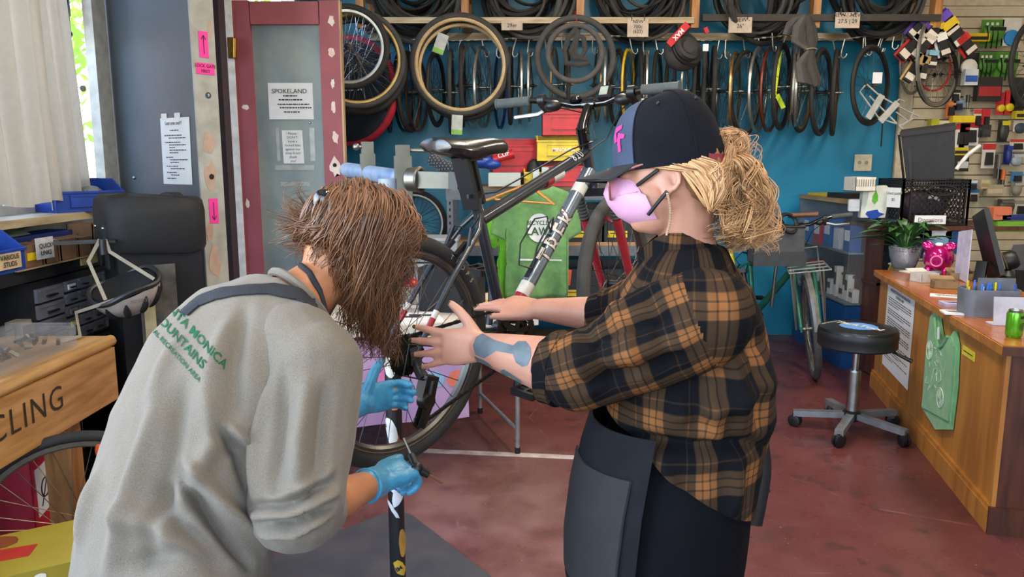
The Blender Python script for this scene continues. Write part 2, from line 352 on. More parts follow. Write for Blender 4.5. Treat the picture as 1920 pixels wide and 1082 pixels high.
# ---------------- grey entrance leaf
GREYD = mat('grey_door_paint', '#4d545c', .5, var=.07, scale=5, bump=.04)
hg, fr = Vector((-2.2, 4.36, 0)), Vector((-1.56, 3.9, 0)); gu = (fr - hg).normalized(); gn = Vector((gu.y, -gu.x, 0)); gt = -gn
d1 = struct('door_1', MB().prism([(0, .02), ((fr - hg).length, .02), ((fr - hg).length, 3.0), (0, 3.0)], hg, gu, (0, 0, 1), gt * .125), GREYD, 'grey painted entrance door leaf, open')
EDGE = mat('worn_cream_edge', '#adada6', .6, col2='#94938b', scale=9)
ed = MB(); ed.box(fr + gu * .004 + gt * .062 + Vector((0, 0, 1.5)), (.012, .128, 2.98), frame_of(gu)); ed_o = obj('door_edge', ed, EDGE, d1)
eo = lambda px_t, z: fr + gu * .0105 + gt * px_t + Vector((0, 0, z))
ch = MB()
for k, (t, z, rx, rz) in enumerate(((.06, 1.65, .032, .05), (.055, 1.48, .036, .075), (.05, 1.05, .03, .09), (.09, .8, .02, .12), (.1, 2.2, .014, .04), (.03, 1.2, .02, .05))): decal(ch, blob(rx, rz, seed=k), eo(t, z), gt, (0, 0, 1), lift=.001)
obj('bare_wood_patch', ch, mat('bare_wood', '#a88c7c', .7, col2='#b49c8c'), d1)
obj('lock_hole', MB().lathe(eo(.06, 1.48), [(.014, -.002), (.014, .002), (.009, .003)], gu), mat('dark_hole', '#1a120e', .8), d1)
for z, nm in ((1.72, 'bolt'), (1.55, 'bolt'), (1.38, 'bolt')): obj(nm, MB().ell(hg + gu * .18 + gn * .003 + Vector((0, 0, z - .25)), (.011, .011, .011)), ALU, d1)
def sheet(name, o, x, y, w, h, m, label, cat, group=None, thick=.0015, bow=0):
    o, x, y = Vector(o), Vector(x).normalized(), Vector(y).normalized(); n = x.cross(y); mb = MB(); k = 8; rings = []
    for i in range(k + 1):
        u = i / k; off = n * (bow * 4 * u * (1 - u) + .0006); p = o + x * (w * u); rings.append([p + off, p + y * h + off, p + y * h + off + n * thick, p + off + n * thick])
    return tag(obj(name, mb.loft(rings), m), label, cat, group)
o = hg + gu * .465 + gn * .001 + Vector((0, 0, 1.44))
ns = sheet('notice_sheet', o, gu, gu * .03 + Vector((0, 0, 1)), .26, .335, PAP, 'white printed closing-up notice taped to the grey door', 'notice')
lettering('heading', 'Last one out??', .026, o + gu * .13 + Vector((0, 0, .308)) + gn * .003, gu, (0, 0, 1), INK, ns, bold=.01)
rows = [(.27, .36, .3), (.245, .16, .6), (.232, .3, .6), (.21, .16, .55), (.197, .3, .58), (.184, .3, .2), (.171, .3, .6), (.158, .3, .3), (.135, .16, .25), (.122, .3, .62), (.109, .3, .3), (.09, .16, .4), (.077, .3, .5), (.058, .16, .35), (.045, .3, .3), (.028, .16, .3)]
text_lines(ns, o + gn * .002, gu, (0, 0, 1), .26, rows, th=.0045)
for k in (.05, .17): obj('clear_tape', MB().box(o + gu * k + gn * .004 + Vector((0, 0, .343)), (.05, .001, .03), frame_of(gu)), glassy('tape', rough=.2, clear=.55), ns)
for txts, z, h, w, lab in ((('LOCK GATE', 'FIRST'), 1.98, .055, .1, 'pink paper note reading lock gate first on the door edge'),):
    q = sheet('pink_note', eo(.012, z), gt, (0, 0, 1), w, h, PINK, lab, 'note', 'pink notes on the door edge')
    for k, t in enumerate(txts): lettering('writing', t, .021, eo(.062, z + .04 - k * .025) + gu * .002, gt, (0, 0, 1), INK, q, bold=.012)
for z, sg, lab in ((2.06, 1, 'pink paper note with an upward arrow on the door edge'), (1.245, -1, 'pink paper note with a downward arrow on the door edge')):
    q = sheet('pink_note', eo(.035, z), gt, (0, 0, 1), .05, .125, PINK, lab, 'note', 'pink notes on the door edge')
    c = eo(.06, z + .062) + gu * .0035; ar = MB(); ar.bar(c - Vector((0, 0, .045)), c + Vector((0, 0, .045)), .003, .001, gu)
    for s in (-1, 1): ar.bar(c + Vector((0, 0, sg * .045)), c + gt * (.012 * s) + Vector((0, 0, sg * .025)), .003, .001, gu)
    obj('arrow', ar, INK, q)
one('round_sticker', MB().lathe(eo(.07, 1.88), [(.016, 0), (.016, .0015)], gu), mat('sticker_teal', '#33484f', .5), 'small round dark sticker reading nine on the door edge', 'sticker')
lettering('sticker_figure', '9', .02, eo(.07, 1.88) + gu * .002, gt, (0, 0, 1), PAP, ed_o)
# ---------------- posts of the doorway and the red door
struct('trim_3', MB().box((-1.685, 4.56, 1.75), (.09, .1, 3.5)), mat('aubergine_paint', '#3b3038', .5), 'dark aubergine door post')
struct('trim_4', MB().box((-1.70, 4.80, 1.5), (.09, .07, 3.0)), WHT, 'white door jamb with a brass hinge')
one('brass_hinge', MB().box(at(435, 90, 4.76), (.045, .02, .12)).cyl(at(440, 108, 4.75), at(440, 72, 4.75), .008), mat('brass', '#b98d3c', .35, 1), 'brass hinge on the white jamb', 'hinge')
REDD = mat('dusty_red_paint', '#9c4f59', .55, var=.08, scale=7, bump=.05)
dx0, dx1, dy, dtop = -1.665, -1.025, 4.80, 2.49
d2 = struct('door_2', MB().box(((dx0 + dx1) / 2, dy + .02, 1.25), (dx1 - dx0 - .1, .02, dtop - .1)), mat('grey_green_panel', '#75838a', .45, col2='#8f9a98', scale=4), 'dusty red framed door with grey inset panel, swung open')
for nm, c, d in (('stile', (dx0 + .055, dy, 1.25), (.11, .05, dtop)), ('stile', (dx1 - .06, dy, 1.25), (.12, .05, dtop)), ('rail', ((dx0 + dx1) / 2, dy, dtop - .065), (dx1 - dx0 - .23, .05, .13)), ('rail', ((dx0 + dx1) / 2, dy, .12), (dx1 - dx0 - .23, .05, .22))): obj(nm, MB().box(c, d), REDD, d2)
obj('door_edge', MB().box((dx1 + .004, dy, 1.25), (.01, .052, dtop)), wood('raw_edge', '#b79a74', '#8d6e4c', axis='Z'), d2)
pc = MB()
for k, (x, z, rx, rz) in enumerate(((-.045, 2.38, .018, .03), (-.05, 2.2, .02, .025), (-.05, 2.02, .012, .03), (-.05, 1.88, .014, .035), (-.045, 1.7, .018, .04), (-.05, 1.53, .034, .055), (-.05, 1.25, .03, .06), (-.58, 1.88, .02, .016), (-.6, 1.3, .012, .03))): decal(pc, blob(rx, rz, seed=40 + k), (dx1 + x, dy - .0255, z), (1, 0, 0), (0, 0, 1), lift=.001)
obj('chipped_paint', pc, mat('pale_plaster_chip', '#d9bfb2', .7, col2='#e3d6cf'), d2)
obj('lock_hole', MB().lathe((dx1 - .055, dy - .026, 1.535), [(.012, 0), (.012, .003)], (0, -1, 0)), MATS['dark_hole'], d2)
obj('screw', MB().lathe((dx1 - .205, dy + .008, 1.79), [(.008, 0), (.004, .006)], (0, -1, 0)), ALU, d2)
pz = dy + .009
s1 = sheet('shop_sign_sheet', (-1.475, pz, 1.81), (1, 0, 0), (0, 0, 1), .27, .215, PAP, 'laminated shop name sheet on the red framed door', 'sign', bow=.004)
lettering('heading', 'SPOKELAND', .038, (-1.345, pz - .009, 1.975), (1, 0, 0), (0, 0, 1), INK, s1, bold=.004)
text_lines(s1, (-1.455, pz - .0075, 1.83), (1, 0, 0), (0, 0, 1), .24, [(.115, .3, .35), (.092, .18, .6), (.065, .15, .8), (.045, .2, .8), (.02, .3, .4)], th=.007)
s2 = sheet('handwritten_note', (-1.4, pz, 1.545), (1, 0, 0), (-.02, 0, 1), .125, .2, PAP, 'small handwritten note taped below the shop sign', 'note')
for k, t in enumerate(("! Please !", "DON'T", 'leave a', 'locked bike', 'against our', 'shop front!', 'thank', 'you!')): lettering('writing', t, .021, (-1.34, pz - .003, 1.725 - k * .0235), (1, 0, 0), (0, 0, 1), INK, s2)
TAPE = mat('silvery_tape', '#aab0ae', .3)
for c, d in (((-1.335, 1.52), (.24, .03)), ((-1.22, 1.66), (.03, .2)), ((-1.43, 1.66), (.02, .2)), ((-1.335, 1.42), (.18, .025))): obj('tape_strip', MB().box((c[0], pz - .0006, c[1]), (d[0], .0012, d[1])), TAPE, d2)
# ---------------- outside
struct('pavement', MB().box((-9, 6, -.12), (13.2, 40, .1)), mat('sunlit_pavement', '#b9b3a6', .8))
struct('street', MB().box((-24, 6, -.16), (17, 40, .1)), mat('asphalt', '#6d6b69', .9))
far = struct('street_facade', MB().box((-34, 18, 3.5), (.5, 50, 7)), mat('far_stucco', '#b78a66', .8))
LEAF = cloth_mat('sunlit_leaves', '#86b83c', .35)
def street_tree(x, y, h, label, seed):
    rnd = random.Random(seed); t = thing('street_tree', label, 'tree', (x, y, -.1), group='trees across the street')
    obj('trunk', MB().tube([(x, y, -.1), (x + .1, y, h * .3), (x, y + .1, h * .6)], [.16, .12, .06], 8), mat('bark', '#6b5340', .9), t)
    mb = MB()
    for _ in range(900):
        d = Vector((rnd.gauss(0, 1), rnd.gauss(0, 1), rnd.gauss(0, .8))); d = d.normalized() * (rnd.random() ** .4) * h * .36; p = Vector((x, y, h * .68)) + d; e = Euler((rnd.uniform(0, 6), rnd.uniform(0, 6), 0)).to_matrix(); s = rnd.uniform(.07, .15)
        mb.add([p + e @ Vector(q) * s for q in ((-1, 0, 0), (0, -.5, .1), (1, 0, 0), (0, .5, .1))], [(0, 1, 2, 3)])
    obj('crown', mb, LEAF, t)
street_tree(-6.0, 17, 6.4, 'sunlit street tree seen through the transom window', 1)
street_tree(-7.6, 13.4, 5.6, 'leafy street tree beyond the gap beside the curtain', 2)
def car(x, y, rz):
    t = thing('parked_car', 'white parked car in the sunny street beyond the window', 'car', (x, y, -.1), (0, 0, rz)); BW = mat('car_white', '#e6e8ea', .25, coat=.5)
    prof = [(-2.1, .35), (2.1, .35), (2.15, .62), (2.0, .82), (1.05, .95), (.45, 1.4), (-1.0, 1.45), (-1.75, 1.0), (-2.15, .95), (-2.2, .6)]
    obj('body', MB().prism(prof, (0, -.85, 0), (1, 0, 0), (0, 0, 1), (0, 1.7, 0)), BW, t, False)
    for s in (-1, 1):
        obj('side_window', MB().prism([(.9, .97), (.38, 1.34), (-.95, 1.38), (-1.5, 1.02)], (0, .86 * s, 0), (1, 0, 0), (0, 0, 1), (0, .01 * s, 0)), GLOSSK, t, False)
        for w in (-1.3, 1.35): obj('car_wheel', MB().torus((w, .8 * s, .32), .24, .09, m=10).lathe((w, .82 * s, .32), [(.2, -.02), (.2, .05)], (0, s, 0)), RUB, t, False)
car(-5.2, 9.2, math.radians(80))
# ---------------- ceiling strip lights
def strip_light(x, y, power, lab):
    t = thing('ceiling_light', lab, 'ceiling light', (x, y, 3.54), group='fluorescent strip lights')
    obj('housing', MB().box((x, y, 3.5), (.2, 1.5, .08)), WHT, t); obj('tube', MB().cyl((x - .05, y - .7, 3.45), (x - .05, y + .7, 3.45), .015).cyl((x + .05, y - .7, 3.45), (x + .05, y + .7, 3.45), .015), mat('lit_tube', '#fff0d8', emit=6), t)
    lamp_area('strip_lamp', (x, y, 3.42), (0, 0, 0), .2, 1.5, power, (1, .86, .7))
for x, y, lab in ((.4, 1.2, 'fluorescent strip light above the two people'), (2.6, 1.2, 'fluorescent strip light above the near counter end'), (.6, 4.2, 'fluorescent strip light above the folding table'), (2.9, 4.2, 'fluorescent strip light above the stool and counter')): strip_light(x, y, 28 if y < 2 else 44, lab)
# ================================================================== WHEELS AND BICYCLES
WC = {}
def wheel_meshes(R, w, spokes=32, sr=.0011, seg=56):
    """meshes of a wheel of outer tyre radius R and tyre width w, axle along y"""
    k = (R, w, spokes, sr)
    if k in WC: return WC[k]
    Rr = R - w * .95; d = {}
    d['tyre'] = MB().torus((0, 0, 0), R - w / 2, w / 2, n=seg, m=10, ry=w * .47).mesh('tyre')
    prof = [(Rr + .006, -w * .3), (Rr - .012, -w * .28), (Rr - .019, -w * .12), (Rr - .019, w * .12), (Rr - .012, w * .28), (Rr + .006, w * .3), (Rr - .002, w * .2), (Rr - .002, -w * .2)]
    d['rim'] = MB().lathe((0, 0, 0), prof, (0, 1, 0), n=seg, closed=True).mesh('rim')
    d['hub'] = MB().lathe((0, 0, 0), [(.005, -.068), (.006, -.05), (.013, -.048), (.013, -.037), (.024, -.035), (.024, -.031), (.013, -.028), (.011, 0), (.013, .028), (.024, .031), (.024, .035), (.013, .037), (.013, .048), (.006, .05), (.005, .068)], (0, 1, 0), n=14).mesh('hub')
    sp = MB()
    for i in range(spokes):
        s = 1 if i % 2 else -1; a = 2 * PI * i / spokes; off = (1 if (i // 2) % 2 else -1) * 1.25
        sp.tube([(.022 * math.sin(a + off), s * .033, .022 * math.cos(a + off)), ((Rr - .018) * math.sin(a), s * .004, (Rr - .018) * math.cos(a))], sr, 4, cap=False)
    d['spokes'] = sp.mesh('spokes'); WC[k] = d; return d
def bare_rim(R): return wheel_meshes(R + .03, .032, 28, .0016, 48)
def wheel_parts(parent, R, w, tyre=RUB, rim=ALU, hub=ALU, spoke=STEEL, sr=.0011, nsp=32):
    d = wheel_meshes(R, w, nsp, sr); out = []
    for n, m in (('tyre', tyre), ('rim', rim), ('hub', hub), ('spokes', spoke)):
        if m is not None: out.append(obj(n, d[n], m, parent, False))
    return out
GRAPH = mat('graphite_frame', '#4e535a', .25, .7, coat=.6, var=.1); SILVB = mat('steel_blue_frame', '#8796a3', .25, .7, coat=.6)
FWHITE = mat('frame_white', '#dcd6cc', .35); FRED = mat('frame_red', '#a3262e', .3, coat=.5); CABLE = mat('cable_black', '#101012', .4)
GRIPM = mat('grip_grey', '#4d5250', .8, bump=.4, bscale=220)
def bike(mtx, label, frame=(GRAPH, SILVB), fork=FRED, hero=True, R=.335, tyre_w=.05, group=None, rims=None, name='bicycle', steer=15, parts=None, seat=0):
    t = thing(name, label, 'bicycle', mtx=mtx, group=group); V = Vector
    bb, sc, htb, htt, fh = V((.425, 0, -.03)), V((.318, 0, .365)), V((.872, 0, .41)), V((.835, 0, .52)), V((1.055, 0, 0))
    P = lambda n, mb, m, par=None: obj(n, mb, m, par or t, False)
    fr = MB(); fr.tube([sc + V((.012, 0, -.03)), htt - V((-.004, 0, .02))], .0205, 14); fr.tube([bb, sc, sc + V((-.012, 0, .045))], .018, 14); fr.cyl(htb - V((-.006, 0, .018)), htt + V((-.006, 0, .018)), .019, n=16)
    fr.cyl(bb - V((0, .036, 0)), bb + V((0, .036, 0)), .02)
    for s in (-1, 1):
        fr.tube([bb + V((-.03, .022 * s, 0)), V((.22, .045 * s, -.012)), V((.012, .064 * s, 0))], [.011, .010, .008], 10)
        fr.tube([sc + V((0, .012 * s, -.012)), sc + V((-.035, .04 * s, -.05)), V((.16, .056 * s, .195)), V((.008, .066 * s, .012))], [.009, .010, .009, .0075], 10)
        fr.box((.006, .066 * s, .004), (.034, .006, .05))
    f_o = P('frame', fr, frame[0])
    dn = (htb + V((-.012, 0, .03)) - bb); dt = MB(); dt.tube([bb + dn * .05, bb + dn], [.024, .024], 16); P('down_tube', dt, frame[1])
    if hero:
        du = dn.normalized(); side = V((0, -1, 0)); upv = side.cross(du).normalized()
        for a, b, m in ((.13, .2, FRED), (.2, .27, FWHITE), (.84, .9, FWHITE)): obj('paint_band', MB().tube([bb + dn * a, bb + dn * b], .0247, 16), m, f_o, False)
        dcyl = bvh_local([bb, bb + dn], .0242)
        lab_letters(t, 'TREK', .075, bb + dn * .56, du, upv, FWHITE, dcyl, outline=mat('letter_brown', '#5b3d33', .5))
        tt = (htt - sc); tu = tt.normalized(); up2 = side.cross(tu).normalized(); tc = bvh_local([sc + V((.012, 0, -.03)), htt - V((-.004, 0, .02))], .0208)
        lab_letters(t, '820', .03, sc + tt * .88 - up2 * .006, tu, up2, FWHITE, tc)
        for a, b, m in ((.62, .72, FWHITE), (.56, .62, FRED)): obj('paint_band', MB().tube([sc + V((.012, 0, -.03)) + (htt - sc) * a, sc + V((.012, 0, -.03)) + (htt - sc) * b], .0211, 14), m, f_o, False)
        for s in (-1, 1):
            for a, b, m in ((.45, .55, FWHITE), (.55, .68, FRED)):
                q0, q1 = V((.16, .056 * s, .195)), V((.008, .066 * s, .012)); obj('paint_band', MB().tube([q0.lerp(q1, a), q0.lerp(q1, b)], [.0093, .0088], 10), m, f_o, False)
    # seat post, saddle
    st = (sc - bb).normalized(); P('seat_post', MB().cyl(sc + st * .03, sc + st * (.16 + seat), .0155), BLK); P('seat_clamp', MB().cyl(sc + st * .04, sc + st * .06, .021).box(sc + st * .05 + V((-.02, -.02, 0)), (.05, .008, .012)), BLK)
    top = sc + st * (.168 + seat) + V((.02, 0, .0)); rings = []
    for x, hw, z, th in ((-.135, .03, .052, .02), (-.128, .062, .056, .03), (-.10, .074, .052, .036), (-.06, .07, .044, .042), (-.02, .052, .04, .044), (.03, .034, .04, .04), (.08, .023, .041, .036), (.12, .019, .038, .032), (.138, .012, .034, .022)):
        x *= 1.06; hw *= 1.08; rings.append([top + V((x, hw * math.cos(a) * (1 if math.sin(a) > -.2 else .86), z - .012 + (th * .5 * math.sin(a) if math.sin(a) > 0 else th * 1.1 * math.sin(a) * (.6 + .4 * abs(math.cos(a)))) - .010 * math.cos(a * 1) ** 2)) for a in [2 * PI * i / 20 for i in range(20)]])
    sd = P('saddle', MB().loft(rings), mat('saddle_black', '#141416', .28, coat=.4))
    rl = MB()
    for s in (-1, 1): rl.tube([top + V((-.1, .03 * s, .018)), top + V((-.05, .022 * s, -.004)), top + V((.04, .022 * s, -.004)), top + V((.1, .012 * s, .012))], .0035, 6)
    rl.box(top + V((0, 0, -.002)), (.05, .05, .022)); obj('saddle_rails', rl, BLK, sd, False)
    # fork and front end are steered about the head tube
    ax = (htt - htb).normalized(); rm = Matrix.Rotation(math.radians(steer), 3, ax); S = lambda v: htb + rm @ (V(v) - htb)
    def SM(mb): mb.v = [tuple(S(v)) for v in mb.v]; return mb
    crown = htb - ax * .03; fk = MB(); fk.cyl(crown - ax * .012, htb, .019); fk.box(crown - ax * .01, (.05, .15, .03), frame_of((ax.z, 0, -ax.x)))
    boots = [MB(), MB()]; low = MB()
    for s in (-1, 1):
        a0 = crown + V((0, .062 * s, 0)) - ax * .02; e = fh + V((0, .06 * s, 0)); d = e - a0
        if hero:
            for k in range(8): boots[(s + 1) // 2].torus(a0 + d * (.02 + .034 * k), .014, .006, d, 16, 6)
        low.tube([a0 + d * (.0 if not hero else .28), a0 + d * .6, e], [.0165, .0175, .013], 12); low.box(e, (.03, .012, .04))
    if hero:
        br = []
        for i in range(9): q = PI * i / 8; br.append(crown - ax * (.17 - .045 * math.sin(q)) + V((.02, .062 * math.cos(q), 0)))
        low.tube(br, .009, 8)
    fo = P('fork', SM(fk), GRAPH if hero else fork); obj('fork_lowers', SM(low), fork, fo, False)
    if hero:
        for bt in boots: obj('rubber_boot', SM(bt), RUBG, fo, False)
    stem_top = htt + ax * .06; barc = stem_top + V((.075, 0, .085)); sm = MB(); sm.cyl(htt, stem_top + ax * .01, .021); sm.tube([stem_top - ax * .012, stem_top + V((.01, 0, .012)), barc], [.024, .021, .018], 12); sm.cyl(barc - V((0, .022, 0)), barc + V((0, .022, 0)), .021)
    P('stem', SM(sm), GLOSSK)
    hb = [barc + V((x, y, z)) for y, x, z in ((.33, -.055, .028), (.2, -.04, .03), (.13, -.01, .022), (.06, .0, .002), (0, 0, 0), (-.06, 0, .002), (-.13, -.01, .022), (-.2, -.04, .03), (-.33, -.055, .028))]
    P('handlebar', SM(MB().tube(hb, .0125, 12)), GLOSSK)
    for s in (-1, 1):
        g0, g1 = barc + V((-.043, .205 * s, .0295)), barc + V((-.057, .335 * s, .028)); gd = (g1 - g0)
        g = P('grip', SM(MB().tube([g0, g0 + gd * .02, g0 + gd * .04, g0 + gd * .95, g0 + gd * .96, g1], [.014, .0185, .0165, .0165, .019, .018], 16)), GRIPM)
        lv = MB(); c0 = barc + V((-.03, .165 * s, .028)); lv.cyl(c0 - V((0, .012, 0)), c0 + V((0, .012, 0)), .02); lv.box(c0 + V((.025, 0, -.02)), (.05, .03, .025), (0, .5, 0)); P('brake_mount', SM(lv), BLK)
        P('brake_lever', SM(MB().tube([c0 + V((.045, 0, -.028)), c0 + V((.06, .05 * s, -.045)), c0 + V((.045, .14 * s, -.05))], [.007, .006, .005], 8, flat=1.5)), ALU)
        P('shifter', SM(MB().ell(c0 + V((.01, -.035 * s, -.022)), (.03, .032, .02))), BLK)
        P('cable', SM(MB().tube([c0 + V((.05, -.01 * s, -.02)), barc + V((.12, .06 * s, -.03)), barc + V((.09, .02 * s, -.12)), htt + V((.03, .02 * s, .0)), htt + V((-.06, .018 * s, -.03))], .0026, 6)), CABLE)
    if hero:
        dp = P('bike_computer', SM(MB().box(barc + V((-.006, -.06, .034)), (.05, .038, .016), (0, -.9, 0))), BLK)
        obj('display', SM(MB().box(barc + V((-.014, -.06, .041)), (.034, .028, .003), (0, -.9, 0))), mat('lcd_grey', '#9aa395', .3), dp, False)
        P('bell', SM(MB().lathe(barc + V((.0, .05, .012)), [(.022, 0), (.024, .008), (.018, .018), (.005, .023)], (0, 0, 1))), GLOSSK)
    # wheels
    for nm, c, q in (('rear_wheel', V((0, 0, 0)), None), ('front_wheel', fh, rm)):
        d = wheel_meshes(R, tyre_w, 32, .0013 if hero else .0016); ro = obj(nm, d['rim'], rims or mat('rim_dark', '#6c6a66', .35, .9), t, False)
        M3 = (q if q is not None else Matrix.Identity(3)).to_4x4(); ro.matrix_basis = Matrix.Translation(S(c) if q is not None else c) @ M3
        for n, m in (('tyre', RUB if nm[0] == 'r' else RUBG), ('hub', BLK if hero else ALU), ('spokes', STEEL if not hero else mat('spoke_dark', '#55534f', .4, .9))): obj(n, d[n], m, ro, False)
        if hero and nm == 'rear_wheel':
            for s in (-1, 1): obj('brake_track', MB().torus((0, s * .0155, 0), R - tyre_w + .0, .0018, n=60, m=5, ry=.001), ALU, ro, False)
            a = []
            for k, chx in enumerate('SPORT'):
                an = math.radians(58 - k * 5.2); rr = R - .026; p = V((rr * math.sin(an), -.0245, rr * math.cos(an))); x = V((math.cos(an), 0, -math.sin(an))); lettering('tyre_letter', chx, .02, p, x, V((math.sin(an), 0, math.cos(an))), mat('tyre_print', '#b9b4aa', .6), ro).matrix_parent_inverse = Matrix.Identity(4)
    # drivetrain on the right side (-y)
    def disc(c, r, th, teeth, inner=.5):
        mb = MB(); n = teeth * 4; pts = []; 
        for i in range(n): rr = r if i % 4 in (0, 1) else r * .955; pts.append((rr * math.cos(2 * PI * i / n), rr * math.sin(2 * PI * i / n)))
        top_ = [V((c.x + p[0], c.y - th / 2, c.z + p[1])) for p in pts]; bot = [V((c.x + p[0], c.y + th / 2, c.z + p[1])) for p in pts]; ti = [V((c.x + p[0] * inner, c.y - th / 2, c.z + p[1] * inner)) for p in pts]; bi = [V((c.x + p[0] * inner, c.y + th / 2, c.z + p[1] * inner)) for p in pts]
        return mb.loft([top_, bot, bi, ti], closed=True)
    GR = mat('greasy_black', '#1a1917', .4, .5, col2='#2c2a26'); DST = mat('cassette_steel', '#3a3731', .4, .8)
    cs = P('cassette', disc(V((0, -.034, 0)), .062, .002, 32), DST)
    for k in range(1, 7): obj('sprocket', disc(V((0, -.034 - .0042 * k, 0)), .062 - .006 * k, .002, 32 - 3 * k), DST, cs, False)
    cr = P('crankset', disc(bb + V((0, -.05, 0)), .088, .003, 42, .72), GR)
    for k, r in ((.043, .066), (.037, .046)): obj('chainring', disc(bb + V((0, -k, 0)), r, .002, 28, .6), GR, cr, False)
    for k in range(5): an = 2 * PI * k / 5; obj('spider_arm', MB().bar(bb + V((0, -.053, 0)), bb + V((.066 * math.cos(an), -.053, .066 * math.sin(an))), .016, .006, (0, 1, 0)).lathe(bb + V((.066 * math.cos(an), -.058, .066 * math.sin(an))), [(.007, 0), (.007, .006)], (0, 1, 0), 8), GR, cr, False)
    can = math.radians(-100 if hero else -40)
    for s in (-1, 1):
        a0 = bb + V((0, .07 * s * 1.0, 0)); dv = V((math.cos(can), 0, math.sin(can))) * (-s); e = a0 + dv * .17 + V((0, .012 * s, 0)); arm = P('crank_arm', MB().tube([a0, a0 + dv * .08, e], [.017, .012, .013], 10, flat=.7), BLK)
        pd = MB(); pc = e + V((0, .055 * s, 0))
        for dx in (-.034, .034): pd.box(pc + V((dx, 0, 0)), (.012, .09, .022))
        for dy in (-.042, 0, .042): pd.box(pc + V((0, dy, 0)), (.06, .01, .018))
        pd.cyl(e, pc + V((0, .04 * s, 0)), .006); P('pedal', pd, BLK)
    # derailleur and chain
    dr = MB(); h = V((.008, -.068, -.03)); dr.tube([V((.004, -.066, -.004)), h, V((.012, -.084, -.055))], [.012, .014, .017], 10); dr.box(V((.018, -.094, -.082)), (.045, .034, .062), (0, .35, 0)); dr.tube([V((.03, -.104, -.065)), V((.012, -.104, -.12))], [.016, .018], 10); dr.lathe(V((.005, -.102, -.118)), [(.02, -.018), (.024, -.01), (.024, .012), (.015, .02)], (0, 1, 0), 16)
    d_o = P('rear_derailleur', dr, GR); u, lo = V((.018, -.078, -.095)), V((-.006, -.078, -.185))
    for k, dy in ((0, -.012), (1, .01)): obj('pulley_cage', MB().tube([u + V((0, dy, .012)), u + V((.012, dy, -.04)), lo + V((0, dy, -.016))], [.016, .018, .015], 8, flat=.2, up=(0, 1, 0)), GR, d_o, False)
    for c in (u, lo): obj('jockey_pulley', disc(c, .0185, .006, 11, .35), GR, d_o, False)
    def run(pts, n):
        mb = MB(); pts = [V(p) for p in pts]; seg = []
        for i in range(len(pts) - 1): seg.append((pts[i + 1] - pts[i]).length)
        L = sum(seg); k = 0; d = 0; q = []
        for i in range(n + 1):
            s = L * i / n; j = 0
            while j < len(seg) - 1 and s > seg[j]: s -= seg[j]; j += 1
            q.append(pts[j].lerp(pts[j + 1], min(1, s / seg[j])))
        for i in range(n):
            w = .0085 if i % 2 else .0055; dd = q[i + 1] - q[i]; mb.box((q[i] + q[i + 1]) / 2, (dd.length * 1.05, w, .0075 if i % 2 else .0095), frame_of(dd))
        return mb
    up_r = [bb + V((0, -.044, .087)), V((.0, -.044, .056))]; lo_r = [lo + V((-.004, 0, -.018)), lo + V((.012, .004, -.014)), bb + V((-.01, -.044, -.087)), bb + V((.06, -.046, -.064)), bb + V((.088, -.046, 0)), bb + V((.06, -.046, .064)), bb + V((0, -.046, .087))]
    P('chain', run(lo_r, 64), GR); P('chain', run(up_r, 32), GR)
    P('shift_cable', MB().tube([V((.03, -.1, -.07)), V((-.06, -.09, -.03)), V((-.03, -.085, .05)), V((.06, -.075, .02)), bb + V((-.06, -.03, .02))], .0025, 6), CABLE)
    # v-brakes
    vb = MB()
    for s in (-1, 1):
        c0 = V((.205, .042 * s, .225)); vb.tube([c0, c0 + V((.03, .004 * s, .05)), c0 + V((.05, -.004 * s, .1))], [.009, .007, .006], 8); vb.box(c0 + V((.015, -.014 * s, .04)), (.055, .014, .012), (0, -.6, 0))
    vb.tube([V((.252, .042, .322)), V((.252, -.042, .322))], .0018, 5); P('rim_brake', vb, BLK)
    P('brake_cable', MB().tube([V((.25, -.042, .325)), V((.25, -.075, .36)), V((.29, -.05, .42)), sc + V((.06, -.02, .05)), htt + V((-.1, -.02, -.0)), htt + V((0, -.03, .02))], .0027, 6), CABLE)
    if hero:
        bc = bb + dn * .42 + V((0, 0, 0)); nrm = V((-dn.z, 0, dn.x)).normalized(); du = dn.normalized(); cg = MB()
        for s in (-1, 1): cg.tube([bc - du * .05 + nrm * .02, bc - du * .06 + nrm * .05 + V((0, .03 * s, 0)), bc + nrm * .085 + V((0, .037 * s, 0)), bc + du * .10 + nrm * .085 + V((0, .034 * s, 0)), bc + du * .13 + nrm * .06 + V((0, .014 * s, 0)), bc + du * .09 + nrm * .02], .003, 6)
        cg.box(bc + nrm * .021, (.17, .018, .006), frame_of(dn, nrm)); P('bottle_cage', cg, BLK)
    if parts: parts(t, P, locals())
    return t
def bvh_local(seg, r):
    mb = MB().cyl(seg[0], seg[1], r, n=40); return BVHTree.FromPolygons([Vector(v) for v in mb.v], mb.f)
def lab_letters(t, txt, size, o, x, y, m, bvh, outline=None):
    for mm, bo, li in (((outline, .045, .0006),) if outline else ()) + ((m, .008, .0012),):
        q = lettering('frame_lettering', txt, size, o, x, y, mm, t, bold=bo, bvh=bvh, reach=.06, lift=li, spacing=1.25); q.matrix_parent_inverse = Matrix.Identity(4)
def rot_bike(yaw, pitch, roll):
    return Matrix.Rotation(yaw, 4, 'Z') @ Matrix.Rotation(-pitch, 4, 'Y') @ Matrix.Rotation(roll, 4, 'X')
BIKE_M = Matrix.Translation((-.317, 2.115, 1.024)) @ rot_bike(math.radians(46.7), math.radians(4.1), math.radians(3.2))
hero_bike = bike(BIKE_M, 'graphite and red mountain bike clamped in the repair stand', name='mountain_bike')
BL = lambda *v: BIKE_M @ Vector(v)
